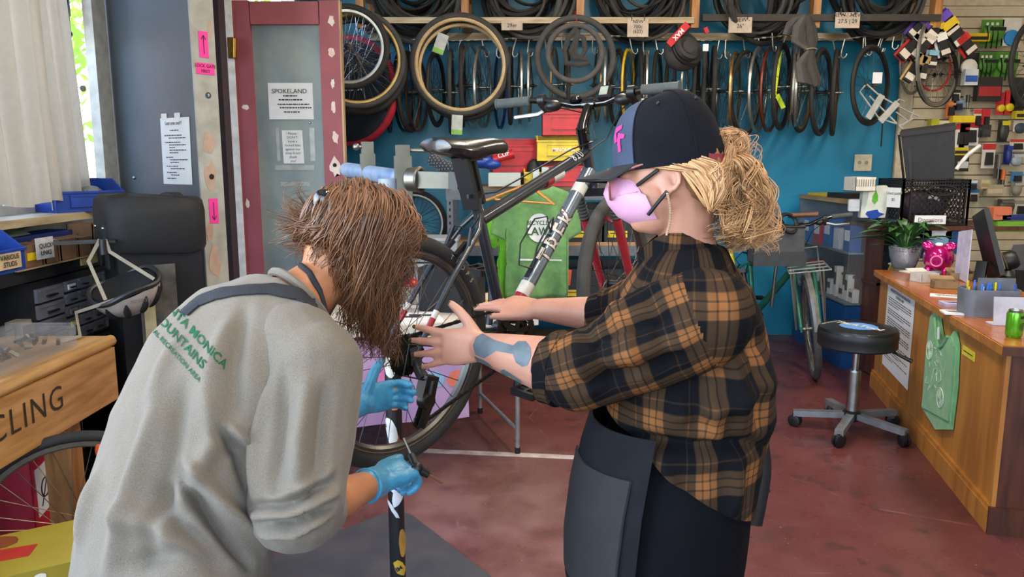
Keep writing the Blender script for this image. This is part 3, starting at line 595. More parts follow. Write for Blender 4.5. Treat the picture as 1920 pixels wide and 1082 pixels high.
# ---------------- repair stand
PEW = mat('pewter_arm', '#68655a', .45, .35)
rs = thing('repair_stand', 'steel double arm repair stand with sticker covered post', 'repair stand', (-.375, 2.36, 0))
post = obj('post', MB().cyl((-.375, 2.36, .012), (-.375, 2.36, 1.44), .026, n=20), mat('post_black', '#232225', .4), rs)
pb = bvh_of(post)
fx, uz = Vector((.97, -.24, 0)).normalized(), Vector((0, 0, 1)); nx = Vector((.16, -.987, 0)); fx = Vector((.987, .16, 0))
def pstick(name, z, u, poly, m, rot=0, lift=.0008):
    c, s = math.cos(rot), math.sin(rot); mb = MB(); decal(mb, [(u + p[0] * c - p[1] * s, p[0] * s + p[1] * c) for p in poly], Vector((-.375, 2.36, z)), fx, uz, pb, lift, .1, .006); return obj(name, mb, m, rs)
for k, (z, u, rx, rz, cc, r) in enumerate(((.83, .004, .022, .05, '#d8743c', 0), (.70, -.006, .016, .06, '#dcd9d0', .2), (.62, .012, .012, .07, '#b5563a', 0), (.545, -.002, .022, .045, '#e6e6ea', .3), (.50, .006, .018, .04, '#dfe2e6', -.3), (.25, .005, .015, .03, '#c8a532', .4), (.93, -.004, .02, .04, '#ded8cc', 0), (.45, -.01, .006, .035, '#d9d9d6', .5), (.335, .015, .01, .05, '#b98a3a', 0))): pstick('sticker', z, u, blob(rx, rz, 16, .15, 60 + k), mat('sticker_%d' % k, cc, .5, var=.1), r, .0008 + .0002 * k)
lettering('sticker_lettering', 'FO', .036, (-.375, 2.36, .53), (.85, .13, -.35), (.35, .05, .85), mat('sticker_blue', '#2f3fb0', .5), rs, bold=.03, bvh=pb, reach=.1, lift=.003)
lettering('sticker_lettering', 'JIM', .02, (-.373, 2.36, .245), (.85, .13, .4), (-.4, 0, .85), INK, rs, bold=.03, bvh=pb, reach=.1, lift=.003)
A0, A1, A2, A3 = Vector((-.50, 3.30, 0)), Vector((.16, 2.36, 0)), Vector((-.55, 1.75, 0)), Vector((-1.25, 2.55, 0))
pl = []
for p, q, r in ((A3, A0, A1), (A0, A1, A2), (A1, A2, A3), (A2, A3, A0)):
    for k in range(6): t_ = k / 5; a_, b_ = q.lerp(p, .12), q.lerp(r, .12); pl.append((a_.lerp(q, t_)).lerp(q.lerp(b_, t_), t_).to_2d())
obj('base_plate', MB().prism(pl, (0, 0, .001), (1, 0, 0), (0, 1, 0), (0, 0, .011)), mat('base_steel', '#55575b', .5, .3, col2='#474a50', scale=6), rs)
hd = at(756, 335, 2.36); be = at(650, 318, 2.85)
obj('cross_beam', MB().tube([Vector((-.375, 2.36, 1.44)), Vector((-.375, 2.36, hd.z))], .03, 16).cyl(be, hd + Vector((0, .02, 0)), .026, n=20), mat('stickered_blue', '#4f6a92', .45, col2='#8b95a3', scale=9), rs)
for p, s in ((hd, 1), (at(690, 322, 2.66), .9)):
    hh = obj('clamp_head', MB().box(p + Vector((0, 0, .0)), (.046, .05, .135 * s), (0, 0, .3)).box(p + Vector((0, 0, .075)), (.038, .04, .05), (0, 0, .3)), PEW, rs)
    obj('clamp_lever', MB().cyl(p + Vector((.01, 0, .085)), p + Vector((.085 if s == 1 else -.03, -.01, .083)), .0065).ell(p + Vector((.088 if s == 1 else -.035, -.01, .083)), (.012, .012, .012)).cyl(p + Vector((0, 0, .06)), p + Vector((0, 0, .1)), .016), STEEL, hh)
spc = BL(.285, 0, .455); spd = (BL(.26, 0, .57) - BL(.32, 0, .365)).normalized(); a0 = hd + Vector((.02, -.01, -.002))
obj('collar', MB().cyl(a0, a0 + (spc - a0).normalized() * .03, .036, n=24).torus(a0 + (spc - a0).normalized() * .035, .034, .006, (spc - a0)), STEEL, rs)
ad = (spc - a0); arm = MB(); Rm = frame_of(ad); rings = []
for k, w, h in ((.12, .042, .05), (.2, .052, .05), (.8, .04, .046), (.93, .036, .044)): rings.append([a0 + ad * k + Rm @ Vector((0, sx * w / 2, sz * h / 2)) for sx, sz in ((-1, -1), (1, -1), (1, 1), (-1, 1))])
obj('clamp_arm', arm.loft(rings), PEW, rs)
jw = MB(); Rj = frame_of(spd, ad)
for s in (-1, 1): jw.box(spc + Rj @ Vector((0, .021 * s, 0)), (.16, .016, .05), Rj)
jw.box(spc - ad.normalized() * .04, (.03, .05, .05), frame_of(ad)); obj('clamp_jaw', jw, BLK, rs)
# ================================================================== STREET SIDE OF THE SHOP: shelf, workbench, boxes
def bin_thing(name, c, d, rz, m, label, cat='bin', group=None, lip=.6, ribs=True, name_tag=None):
    """open fronted stacking bin: c = centre of the base, d = (width, depth, height), open low front faces local -y"""
    t = thing(name, label, cat, c, (0, 0, rz), group); w, dp, h = d; k = .004
    side = [(-dp / 2, 0), (dp / 2, 0), (dp / 2, h), (-dp * .1, h), (-dp / 2, h * lip)]
    mb = MB().box((0, 0, k / 2), (w, dp, k)).box((0, dp / 2, h / 2), (w, k, h)).box((0, -dp / 2, h * lip / 2), (w, k, h * lip))
    for s in (-1, 1): mb.prism(side, (s * w / 2 - k / 2, 0, 0), (0, 1, 0), (0, 0, 1), (k, 0, 0))
    obj('body', mb, m, t, False)
    obj('rim', MB().box((0, dp / 2, h), (w * 1.05, .012, .01)).box((0, -dp / 2 - .004, h * lip), (w * 1.04, .012, .01)).bar((-w / 2, -dp / 2, h * lip), (-w / 2, -dp * .1, h), .01, .008).bar((w / 2, -dp / 2, h * lip), (w / 2, -dp * .1, h), .01, .008).bar((-w / 2, -dp * .1, h), (-w / 2, dp / 2, h), .01, .008).bar((w / 2, -dp * .1, h), (w / 2, dp / 2, h), .01, .008), m, t, False)
    if ribs: obj('label_holder', MB().box((0, -dp / 2 - .005, h * lip * .55), (w * .62, .006, h * lip * .5)).box((0, -dp / 2 - .009, h * lip * .82), (w * .64, .008, .006)).box((0, -dp / 2 - .009, h * lip * .28), (w * .64, .008, .006)), m, t, False)
    if name_tag: lettering('writing', name_tag, min(w / len(name_tag) * 1.2, h * .2), (0, -dp / 2 - .013, h * lip * .55), (1, 0, 0), (0, 0, 1), PAP, t, bold=.02).matrix_parent_inverse = Matrix.Identity(4)
    return t
def open_box(name, c, d, rz, m, label, cat='box', group=None, wall=.004, flaps=False):
    t = thing(name, label, cat, c, (0, 0, rz), group); w, dp, h = d
    mb = MB().box((0, 0, wall / 2), (w, dp, wall))
    for s in (-1, 1): mb.box((s * (w - wall) / 2, 0, h / 2), (wall, dp, h)).box((0, s * (dp - wall) / 2, h / 2), (w, wall, h))
    obj('body', mb, m, t, False)
    if flaps:
        obj('flap', MB().box((0, dp / 2 + .02, h + .008), (w, .05, wall), (.35, 0, 0)), m, t, False)
    return t
DARKW = mat('black_shelf_paint', '#191a1f', .5)
sh = thing('shelf_unit', 'black painted shelf unit under the street window', 'shelf', (-2.03, 3.0, 0))
obj('top_board', MB().box((-2.03, 3.0, 1.115), (.29, 1.56, .05)), DARKW, sh)
for y in (2.25, 3.76): obj('side_panel', MB().box((-2.03, y, .545), (.28, .03, 1.09)), DARKW, sh)
for z in (.1, .48, .76): obj('shelf_board', MB().box((-2.03, 3.0, z), (.28, 1.5, .025)), DARKW, sh)
obj('back_panel', MB().box((-2.18, 3.0, .55), (.01, 1.5, 1.08)), DARKW, sh)
obj('worn_edge', MB().box((-1.884, 3.25, 1.142), (.03, .7, .004)), wood('worn_ply', '#b49a78', '#83694b', axis='Y'), sh)
obj('edge_label', MB().box((-1.882, 3.42, 1.12), (.004, .14, .03)), mat('yellowed_label', '#b7a469', .6), sh)
# small parts cabinet
pcab = thing('small_parts_cabinet', 'black small parts cabinet with rows of little drawers', 'cabinet', (-1.98, 3.37, .775))
obj('body', MB().box((-2.0, 3.37, .93), (.2, .74, .3)), DARKW, pcab)
DRW = mat('smoky_drawer', '#6c6f78', .3); DRL = mat('drawer_pale', '#8c8a86', .5)
def drawer(y, z, w, h, tagm=None):
    d = obj('drawer', MB().box((-1.894, y, z), (.014, w - .008, h - .008)).box((-1.886, y, z + h * .3), (.008, w * .8, .006)), DRW, pcab); obj('pull', MB().box((-1.88, y, z - h * .1), (.012, w * .35, .007)), BLK, d)
    if tagm: obj('tag', MB().box((-1.885, y, z - h * .05), (.003, w * .6, h * .45)), tagm, d)
for r in range(4): drawer(3.12, .825 + r * .066, .19, .064)
rnd = random.Random(4)
for r in range(5):
    for c in range(5): drawer(3.27 + c * .098, .818 + r * .053, .094, .051, {(4, 0): PAP, (3, 3): PAP, (1, 0): YEL, (2, 0): DRL, (2, 2): None}.get((r, c)))
# things on the shelf
bin_thing('parts_bin', (-1.985, 2.86, 1.141), (.22, .2, .15), math.radians(90), BLU, 'blue parts bin with handwritten label beside the glass jar', name_tag=None, lip=.55)
lb = sheet('bin_label', (-1.874, 2.79, 1.158), (0, 1, 0), (0, 0, 1), .14, .06, mat('masking_tape', '#c9b38e', .7), 'masking tape label handwritten on the blue parts bin', 'label')
for k, t in enumerate(('VARIOUS', 'STUDS')): lettering('writing', t, .026, (-1.87, 2.86, 1.202 - k * .026), (0, 1, 0), (0, 0, 1), INK, lb, bold=.02)
for i, (y, w, h, lab) in enumerate(((3.03, .13, .09, 'brown parts box with a yellow tag beside the blue bin'), (3.155, .1, .085, 'brown parts box second along the shelf edge'), (3.28, .13, .09, 'brown parts box holding clear plastic bags'), (3.405, .11, .085, 'brown parts box fourth along the shelf edge'), (3.535, .13, .085, 'brown parts box at the far end of the shelf edge'))):
    b_ = open_box('parts_box', (-1.95, y, 1.141), (.125, w - .01, h), 0, CARD, lab, group='brown parts boxes on the black shelf'); rnd = random.Random(i)
    obj('contents', MB().ell((0, 0, h * .55), (.05, w * .38, h * .42), n=10, m=6), (glassy('plastic_bag', rough=.25, clear=.45) if i in (1, 2, 3) else STEEL), b_, False)
    if i == 0: obj('yellow_tag', MB().box((.0645, 0, h * .5), (.003, .08, .03)), YEL, b_, False)
open_box('parts_box', (-2.0, 3.64, 1.15), (.12, .13, .12), 0, CARD, 'taller brown box with crumpled paper beside the black cover')
tr = open_box('parts_tray', (-2.1, 3.26, 1.141), (.13, .66, .105), 0, mat('navy_plastic', '#22336e', .4), 'long navy blue tray against the sill', 'tray')
cp = sheet('card_packet', (-2.12, 3.2, 1.235), (0, 1, .02), (-.7, .1, .3), .2, .12, mat('packet_white', '#cfd3c4', .5), 'white and green card packet lying across the tray', 'packet')
obj('green_edge', MB().box((-2.16, 3.37, 1.258), (.1, .06, .003), (0, -.4, 0)), mat('packet_green', '#6f9a57', .5), cp)
bg = sheet('parts_baggie', (-1.876, 3.03, 1.17), (.05, 1, 0), (0, 0, 1), .11, .085, mat('baggie_white', '#c5c7c9', .35), 'clear labelled baggie standing against the tray', 'bag')
for k, t in enumerate(('QUICK', 'LINKS')): lettering('writing', t, .026, (-1.868, 3.085, 1.222 - k * .028), (.05, 1, 0), (0, 0, 1), INK, bg, bold=.02)
jar = thing('glass_jar', 'glass jar half full of small screws beside the blue bin', 'jar', (-2.06, 2.88, 1.141))
obj('glass', MB().lathe((-2.075, 3.0, 1.141), [(.06, 0), (.068, .01), (.068, .17), (.05, .2), (.05, .225), (.055, .225), (.055, .235), (.046, .235), (.046, .2), (.062, .17), (.062, .012), (.0, .008)]), glassy('jar_glass', clear=.7), jar)
obj('screws', MB().lathe((-2.075, 3.0, 1.15), [(.058, 0), (.06, .06), (.04, .08), (0, .085)]), mat('dark_screws', '#56524d', .5, .6, bump=.8, bscale=120), jar)
ub = bin_thing('parts_bin', (-2.12, 3.80, 1.318), (.34, .2, .15), math.radians(62), BLU, 'large blue bin of screws perched on the window sill', lip=.62)
obj('screws', MB().ell((.08, .02, .08), (.06, .06, .04), n=10, m=6), mat('bright_screws', '#a9a7a3', .4, .8, bump=.9, bscale=120), ub, False)
# ---------------- workbench
PINE = wood('pine', '#b98a55', '#93662f', axis='Y'); PINEX = wood('pine_top', '#c49a62', '#9a6f3c', axis='Y', scale=4)
wbn = thing('workbench', 'rough pine workbench with recycling painted on its front board', 'workbench', (-1.7, 2.1, 0))
obj('top', MB().box((-1.72, 2.0, .885), (.4, 1.72, .035)).cyl((-1.52, 1.15, .885), (-1.52, 2.86, .885), .022, n=12), PINEX, wbn)
fb = obj('front_board', MB().box((-1.515, 1.99, .765), (.035, 1.7, .2)), PINE, wbn)
obj('end_board', MB().box((-1.72, 2.83, .765), (.38, .03, .2)), PINE, wbn)
for x, y in ((-1.57, 2.58), (-1.87, 2.76), (-1.57, 1.3), (-1.87, 1.3)): obj('leg', MB().box((x, y, .42), (.085, .085, .84)), wood('pine_leg', '#9a6c3e', '#744c26', axis='Z'), wbn)
lettering('painted_lettering', 'RECYCLING', .115, (-1.4965, 2.49, .78), (0, 1, 0), (0, 0, 1), mat('marker_black', '#2b2018', .8), fb, align='RIGHT', bold=-.004, lift=.001, spacing=1.15)
cb = thing('clear_parts_case', 'clear plastic case of small parts on the workbench', 'box', (-1.66, 2.46, .903))
CLR = glassy('clear_plastic', clear=.86, rough=.12)
obj('case_body', MB().box((-1.66, 2.46, .912), (.22, .46, .012)).box((-1.553, 2.46, .945), (.004, .46, .07)).box((-1.767, 2.46, .945), (.004, .46, .07)).box((-1.66, 2.232, .945), (.22, .004, .07)).box((-1.66, 2.688, .945), (.22, .004, .07)), CLR, cb)
obj('lid', MB().box((-1.66, 2.46, .986), (.225, .465, .008)).box((-1.66, 2.46, .992), (.17, .4, .004)), CLR, cb)
mb = MB(); rnd = random.Random(2)
for _ in range(26): mb.box((-1.66 + rnd.uniform(-.08, .08), 2.46 + rnd.uniform(-.2, .2), .93 + rnd.uniform(0, .025)), (.03, .012, .008), (rnd.random() * 3, rnd.random(), rnd.random() * 3))
obj('small_parts', mb, STEEL, cb)['kind'] = 'stuff'
one('spray_bottle', MB().lathe((-1.43, 2.12, .84), [(.034, 0), (.036, .01), (.036, .17), (.026, .2), (.014, .215), (.014, .24)]), mat('green_bottle', '#3f7d2a', .3), 'green bottle at the near end of the workbench', 'bottle').location = (-.09, .02, .063)
pe = thing('shop_pouch', 'black and white folded pouch on the workbench', 'pouch', (-1.75, 2.66, .903))
obj('body', MB().box((-1.83, 2.5, .935), (.1, .2, .06), (.1, .2, .3)), BLK, pe); obj('white_panel', MB().prism([(0, 0), (.09, .0), (.07, .05), (.02, .04)], (-1.785, 2.45, .925), (.3, 1, 0), (-.3, 0, .9), (.004, 0, 0)), PAP, pe); obj('zip_cord', MB().tube([(-1.79, 2.58, .95), (-1.77, 2.7, .97), (-1.8, 2.74, .93)], .003, 6), BLK, pe)
sw = thing('switch_box', 'beige plastic electrical box on the black shelf', 'box', (-1.93, 2.98, .773)); obj('case', MB().box((-1.93, 2.97, .86), (.06, .09, .16), (0, 0, .05)), mat('beige_plastic', '#a39a87', .5), sw); obj('cover', MB().box((-1.897, 2.97, .865), (.006, .065, .11)), mat('beige_dark', '#6f5b47', .5), sw)
bin_thing('grey_parts_bin', (-1.96, 3.42, .493), (.3, .22, .15), math.radians(90), mat('grey_plastic', '#6f7275', .5), 'grey bin of dark parts on the lower shelf')
bx = open_box('red_carton', (-1.86, 2.75, .2), (.22, .3, .3), .2, mat('carton_red', '#b52038', .5), 'red carton with a white label under the workbench'); obj('white_label', MB().box((.112, -.05, .16), (.003, .14, .18)), PAP, bx, False)
obj('label_drawing', MB().torus((.115, -.05, .16), .035, .003, (1, 0, 0), 20, 5).bar((.115, -.09, .1), (.115, -.01, .22), .003, .003), INK, bx, False)
obj('crate_support', MB().box((0, 0, -.1), (.22, .3, .2)), DARKW, bx, False)
# ---------------- tall covered column with the helmet
cv = thing('covered_speaker', 'tall black box under a padded fabric cover', 'speaker', (-1.56, 3.42, 0)); RC = Matrix.Rotation(math.radians(-52), 3, 'Z'); cc = Vector((-1.60, 3.42, 0)); FAB = mat('black_nylon', '#121317', .7, bump=.2, bscale=90)
obj('body', MB().box(cc + Vector((0, 0, .6)), (.3, .34, 1.2), RC), mat('matt_black', '#0d0e12', .8), cv)
rings = []
for z, k in ((1.17, 1.02), (1.2, 1.09), (1.33, 1.1), (1.385, 1.06), (1.405, .96), (1.41, .5)):
    rings.append([cc + RC @ Vector((x * .165 * k, y * .185 * k, z + .012 * math.sin(9 * x + 7 * y + z * 20))) for x, y in [(p[0], p[1]) for p in rrect(2, 2, .35, 3)]])
obj('cover', MB().loft(rings), FAB, cv)
for x in (-.06, .1):
    p = cc + RC @ Vector((x, -.2, 1.21)); s_ = obj('strap', MB().box(p, (.05, .008, .2), RC), FAB, cv); obj('rivet', MB().ell(p + Vector((0, 0, .07)) + RC @ Vector((0, -.006, 0)), (.007, .007, .007), n=8, m=6), CHR, s_)
p0 = cc + RC @ Vector((.163, -.1, .62)); pk = sheet('plastic_package', p0, RC @ Vector((0, 1, 0)), (0, 0, 1), .15, .5, mat('package_dark', '#3c3f45', .25, col2='#6d6a5c', scale=9, coat=.6), 'clear packaged accessory hanging on the black box', 'package')
obj('package_label', MB().box(p0 + RC @ Vector((.004, .035, .28)), (.002, .045, .2), RC), mat('package_paper', '#b7aa84', .6), pk)
hk = one('bracket_plate', MB().box((-1.72, 3.1, 1.235), (.22, .09, .008), (0, 0, .5)).cyl((-1.62, 3.05, 1.19), (-1.62, 3.05, 1.25), .014), BLK, 'black bracket holding the helmet strap', 'bracket')
# helmet hanging upside down
hm = thing('bike_helmet', 'silver and black vented bike helmet hanging by its straps', 'helmet', (-1.52, 3.02, 1.0)); HC = Vector((-1.535, 3.02, 1.075)); HR = Euler((math.radians(16), math.radians(-20), math.radians(38))).to_matrix()
def bowl(a, b, h, t0, t1, n=44, m=12, f=None):
    v = []; fs = []
    for i in range(m + 1):
        t = t0 + (t1 - t0) * i / m
        for j in range(n):
            q = 2 * PI * j / n; r = math.sin(t); e = f(q, t) if f else 1
            v.append(HC + HR @ Vector((a * r * math.cos(q) * e, b * r * math.sin(q) * e, -h * math.cos(t) * e)))
    for i in range(m):
        for j in range(n): fs.append((i * n + j, i * n + (j + 1) % n, (i + 1) * n + (j + 1) % n, (i + 1) * n + j))
    fs.append(tuple(range(n))); return v, fs
SILV = mat('helmet_silver', '#a9a29a', .35, .3, col2='#b9b4ae')
obj('shell', MB().add(*bowl(.135, .105, .135, .0, 1.5)), SILV, hm); obj('liner', MB().add(*bowl(.12, .09, .118, .0, 1.58)), mat('helmet_foam', '#151517', .8), hm)
obj('rim', MB().tube([HC + HR @ Vector((.131 * math.cos(q), .101 * math.sin(q), -.006 + .012 * math.sin(3 * q))) for q in [2 * PI * i / 40 for i in range(40)]], .011, 8, closed=True), BLK, hm)
for k in range(9):
    q = -2.6 + k * .62; pts = []
    for i in range(7): t = .55 + .75 * i / 6; q2 = q + .3 * (t - .9); pts.append(HC + HR @ Vector((.136 * math.sin(t) * math.cos(q2), .106 * math.sin(t) * math.sin(q2), -.136 * math.cos(t))))
    obj('vent', MB().tube(pts, [.003, .010, .013, .014, .013, .009, .003], 8), mat('vent_black', '#0d0d0e', .8), hm)
STRAP = mat('webbing_beige', '#8f8676', .8)
for pts in ([HC + HR @ Vector((.1, -.06, .0)), Vector((-1.6, 3.06, 1.2)), Vector((-1.61, 3.05, 1.25))], [HC + HR @ Vector((-.09, -.06, 0)), Vector((-1.655, 3.0, 1.17)), Vector((-1.63, 3.05, 1.25))], [HC + HR @ Vector((-.05, -.09, 0)), HC + Vector((-.13, -.12, -.09)), Vector((-1.6, 2.8, .915)), Vector((-1.64, 2.74, .909))]):
    obj('strap', MB().tube(pts, .008, 6, flat=.15, up=(1, -1, 0)), STRAP, hm)
lettering('helmet_lettering', 'GIANTBIKES', .02, HC + HR @ Vector((.0, -.112, -.03)), (.93, .1, .12), (-.1, -.3, .95), mat('letter_tan', '#6b6259', .6), hm)
# ---------------- loose wheel, rag boxes
wt = thing('loose_wheel', 'dusty loose bicycle wheel leaning by the workbench leg', 'wheel', at(150, 985, 2.42), (math.radians(4), 0, math.radians(28))); wt.location.z = .345
wheel_parts(wt, .345, .038, RUB, mat('worn_rim', '#8a857c', .4, .7), ALU, mat('old_spokes', '#8d8470', .4, .8), .0014)
one('reflector', MB().ell(at(186, 846, 2.4), (.014, .006, .025)), mat('orange_plastic', '#e0561e', .3), 'orange wheel reflector beside the grey shirt', 'reflector')
obj('carton', MB().box((-1.27, 1.86, .16), (.36, .3, .32)), CARD); tag(bpy.data.objects['carton'], 'plain cardboard carton under the yellow rag box', 'box')
rb = thing('rag_box', 'yellow printed box of rags on the floor stack', 'box', (-1.27, 1.86, .32), (0, 0, math.radians(32)))
RY = mat('rag_yellow', '#8f7d18', .5, col2='#998826', scale=8); obj('body', MB().box((0, 0, .12), (.34, .26, .24)), RY, rb, False)
obj('red_print', MB().prism(blob(.05, .04, 12, .2, 3), (-.11, -.131, .12), (1, 0, 0), (0, 0, 1), (0, -.001, 0)).prism([(-.16, -.04), (.02, -.06), (.04, 0), (-.14, .03)], (.0, .02, .2405), (1, 0, 0), (0, 1, 0), (0, 0, .001)), mat('rag_red', '#b3271d', .5), rb, False)
obj('brown_print', MB().prism(blob(.06, .04, 12, .1, 4), (-.06, .08, .2405), (1, 0, 0), (0, 1, 0), (0, 0, .001)), mat('rag_brown', '#7d3b1d', .5), rb, False)
for txt, sz, o, x, y in (('RAGS', .07, (-.03, -.131, .2), (1, 0, 0), (0, 0, 1)), ('BOX OF', .035, (.08, -.131, .12), (1, 0, 0), (0, 0, 1)), ('RAGS', .09, (.171, .0, .1), (0, 1, 0), (0, 0, 1))): lettering('print', txt, sz, o, x, y, mat('print_white', '#e9e2cf', .5), rb, bold=.03).matrix_parent_inverse = Matrix.Identity(4)
# ================================================================== BACK WALL: tyre rack, hanging wheels, shelving, table
rnd = random.Random(11)
ORD = 'first second third fourth fifth sixth seventh eighth ninth tenth eleventh twelfth thirteenth fourteenth fifteenth sixteenth seventeenth eighteenth nineteenth twentieth twenty-first twenty-second'.split()
RAILW = wood('rack_rail', '#c9b79a', '#9f8a68', axis='X'); OAK = wood('rack_wood', '#b98550', '#8c5b30', axis='Z')
rk = thing('tyre_rack', 'long wooden wall rack holding bundles of tyres', 'rack', (1, 6.6, 2.5)); RY_ = 6.35
z_r = at(900, 40, RY_).z
for px in (688, 876, 1082, 1288, 1505, 1722):
    x = (px - 960) / FPX * RY_ * 1.0; br = MB(); br.box((x, RY_ + .2, z_r + .25), (.06, .5, .06)); br.bar((x, RY_ + .02, z_r - .05), (x, RY_ - .02, z_r + .7), .06, .09, (0, 1, 0)); br.bar((x, 6.86, z_r - .05), (x, 6.86, z_r + .8), .06, .06, (0, 1, 0)); br.bar((x, RY_, z_r), (x, 6.85, z_r), .06, .05); obj('bracket', br, OAK, rk)
xs = [(px - 960) / FPX * RY_ for px in (685, 1285, 1300, 1725)]
obj('rail', MB().box(((xs[0] + xs[1]) / 2, RY_ - .03, z_r), (xs[1] - xs[0], .045, .045)), RAILW, rk); obj('rail', MB().box(((xs[2] + xs[3]) / 2, RY_ - .03, z_r + .02), (xs[3] - xs[2], .045, .05)), mat('dark_rail', '#3a3430', .6), rk)
obj('rail', MB().box(((xs[0] + xs[3]) / 2, 6.8, z_r - .05), (xs[3] - xs[0], .045, .06)), RAILW, rk)
tm = [MB().torus((0, 0, 0), .335 - w, w, n=44, m=8).mesh('tyre_ring') for w in (.014, .019, .026)]
knob = [mat('tyre_a', '#2b2a29', .7, bump=.3, bscale=120), mat('tyre_b', '#3d3b39', .75, bump=.3, bscale=90), mat('tyre_c', '#545250', .8), mat('tyre_d', '#232223', .6)]
for g, (px0, px1, n, word) in enumerate(((700, 872, 22, 'first'), (890, 1078, 22, 'second'), (1095, 1278, 20, 'third'), (1310, 1495, 18, 'fourth'), (1520, 1712, 18, 'fifth'))):
    for i in range(n):
        f = (i + .5) / n; Yt = RY_ + .05 + .36 * f; cx = (px0 + px1) / 2 + rnd.uniform(-16, 16); drop = rnd.uniform(-.09, .12)
        o = obj('tyre_casing', tm[rnd.choice((0, 1, 1, 2))], knob[rnd.randrange(4)]); yaw = rnd.uniform(-.5, .5) if g < 3 else rnd.uniform(-.75, .75)
        o.location = ((cx - 960) / FPX * Yt, Yt, z_r + .235 + drop + rnd.uniform(0, .03)); o.rotation_euler = (rnd.uniform(-.14, .14), rnd.uniform(0, 3), yaw); s = rnd.uniform(.62, 1.1); o.scale = (s, 1, s)
        tag(o, '%s tyre, %s from the front in the %s bundle on the rack' % (('black', 'dark grey', 'worn grey', 'jet black')[knob.index(o.material_slots[0].material)], ORD[i], word), 'tyre', 'tyres in the %s rack bundle' % word)
# hook chain
zc = lambda px, py, Y=6.5: at(px, py, Y)
ch_pts = [zc(px, py) for px, py in ((680, 58), (760, 74), (860, 76), (960, 72), (1100, 66), (1240, 70), (1300, 76), (1400, 74), (1480, 66), (1560, 76), (1640, 66), (1700, 52))]
hc = thing('hook_chain', 'steel chain with S hooks strung under the tyre rack', 'chain', ch_pts[0])
cm = MB()
for i in range(len(ch_pts) - 1):
    a, b = ch_pts[i], ch_pts[i + 1]; k = int((b - a).length / .03)
    for j in range(k): c = a.lerp(b, (j + .5) / k); cm.box(c, (.03, .012 if j % 2 else .004, .004 if j % 2 else .012), frame_of(b - a))
obj('links', cm, mat('chain_steel', '#8d887c', .4, .8), hc)
hook_m = MB().tube([(0, 0, .0), (0, 0, -.09), (.004, 0, -.12), (.02, 0, -.135), (.036, 0, -.12), (.038, 0, -.1)], .0042, 6).mesh('hook')
HOOKM = mat('zinc_wire', '#c2c0b8', .35, .7)
for px in (748, 772, 842, 866, 905, 935, 968, 992, 1020, 1050, 1108, 1175, 1200, 1222, 1252, 1340, 1352, 1384, 1412, 1436, 1462, 1492, 1548, 1570, 1604, 1607, 1638, 1642, 1662, 1676):
    h = obj('hook', hook_m, HOOKM, hc, False); j = max(k for k in range(len(ch_pts)) if (ch_pts[k].x / ch_pts[k].y) * FPX + 960 <= px + 25); j = min(j, len(ch_pts) - 2); a, b = ch_pts[j], ch_pts[j + 1]; xw = (px - 960) / FPX * 6.5 * .985; t_ = (xw - a.x) / (b.x - a.x); p = a.lerp(b, t_)
    h.location = p - ch_pts[0]; h.rotation_euler = (0, rnd.uniform(-.35, .35), rnd.uniform(-.8, .8)); h.scale = (1.2, 1.2, 1.1)
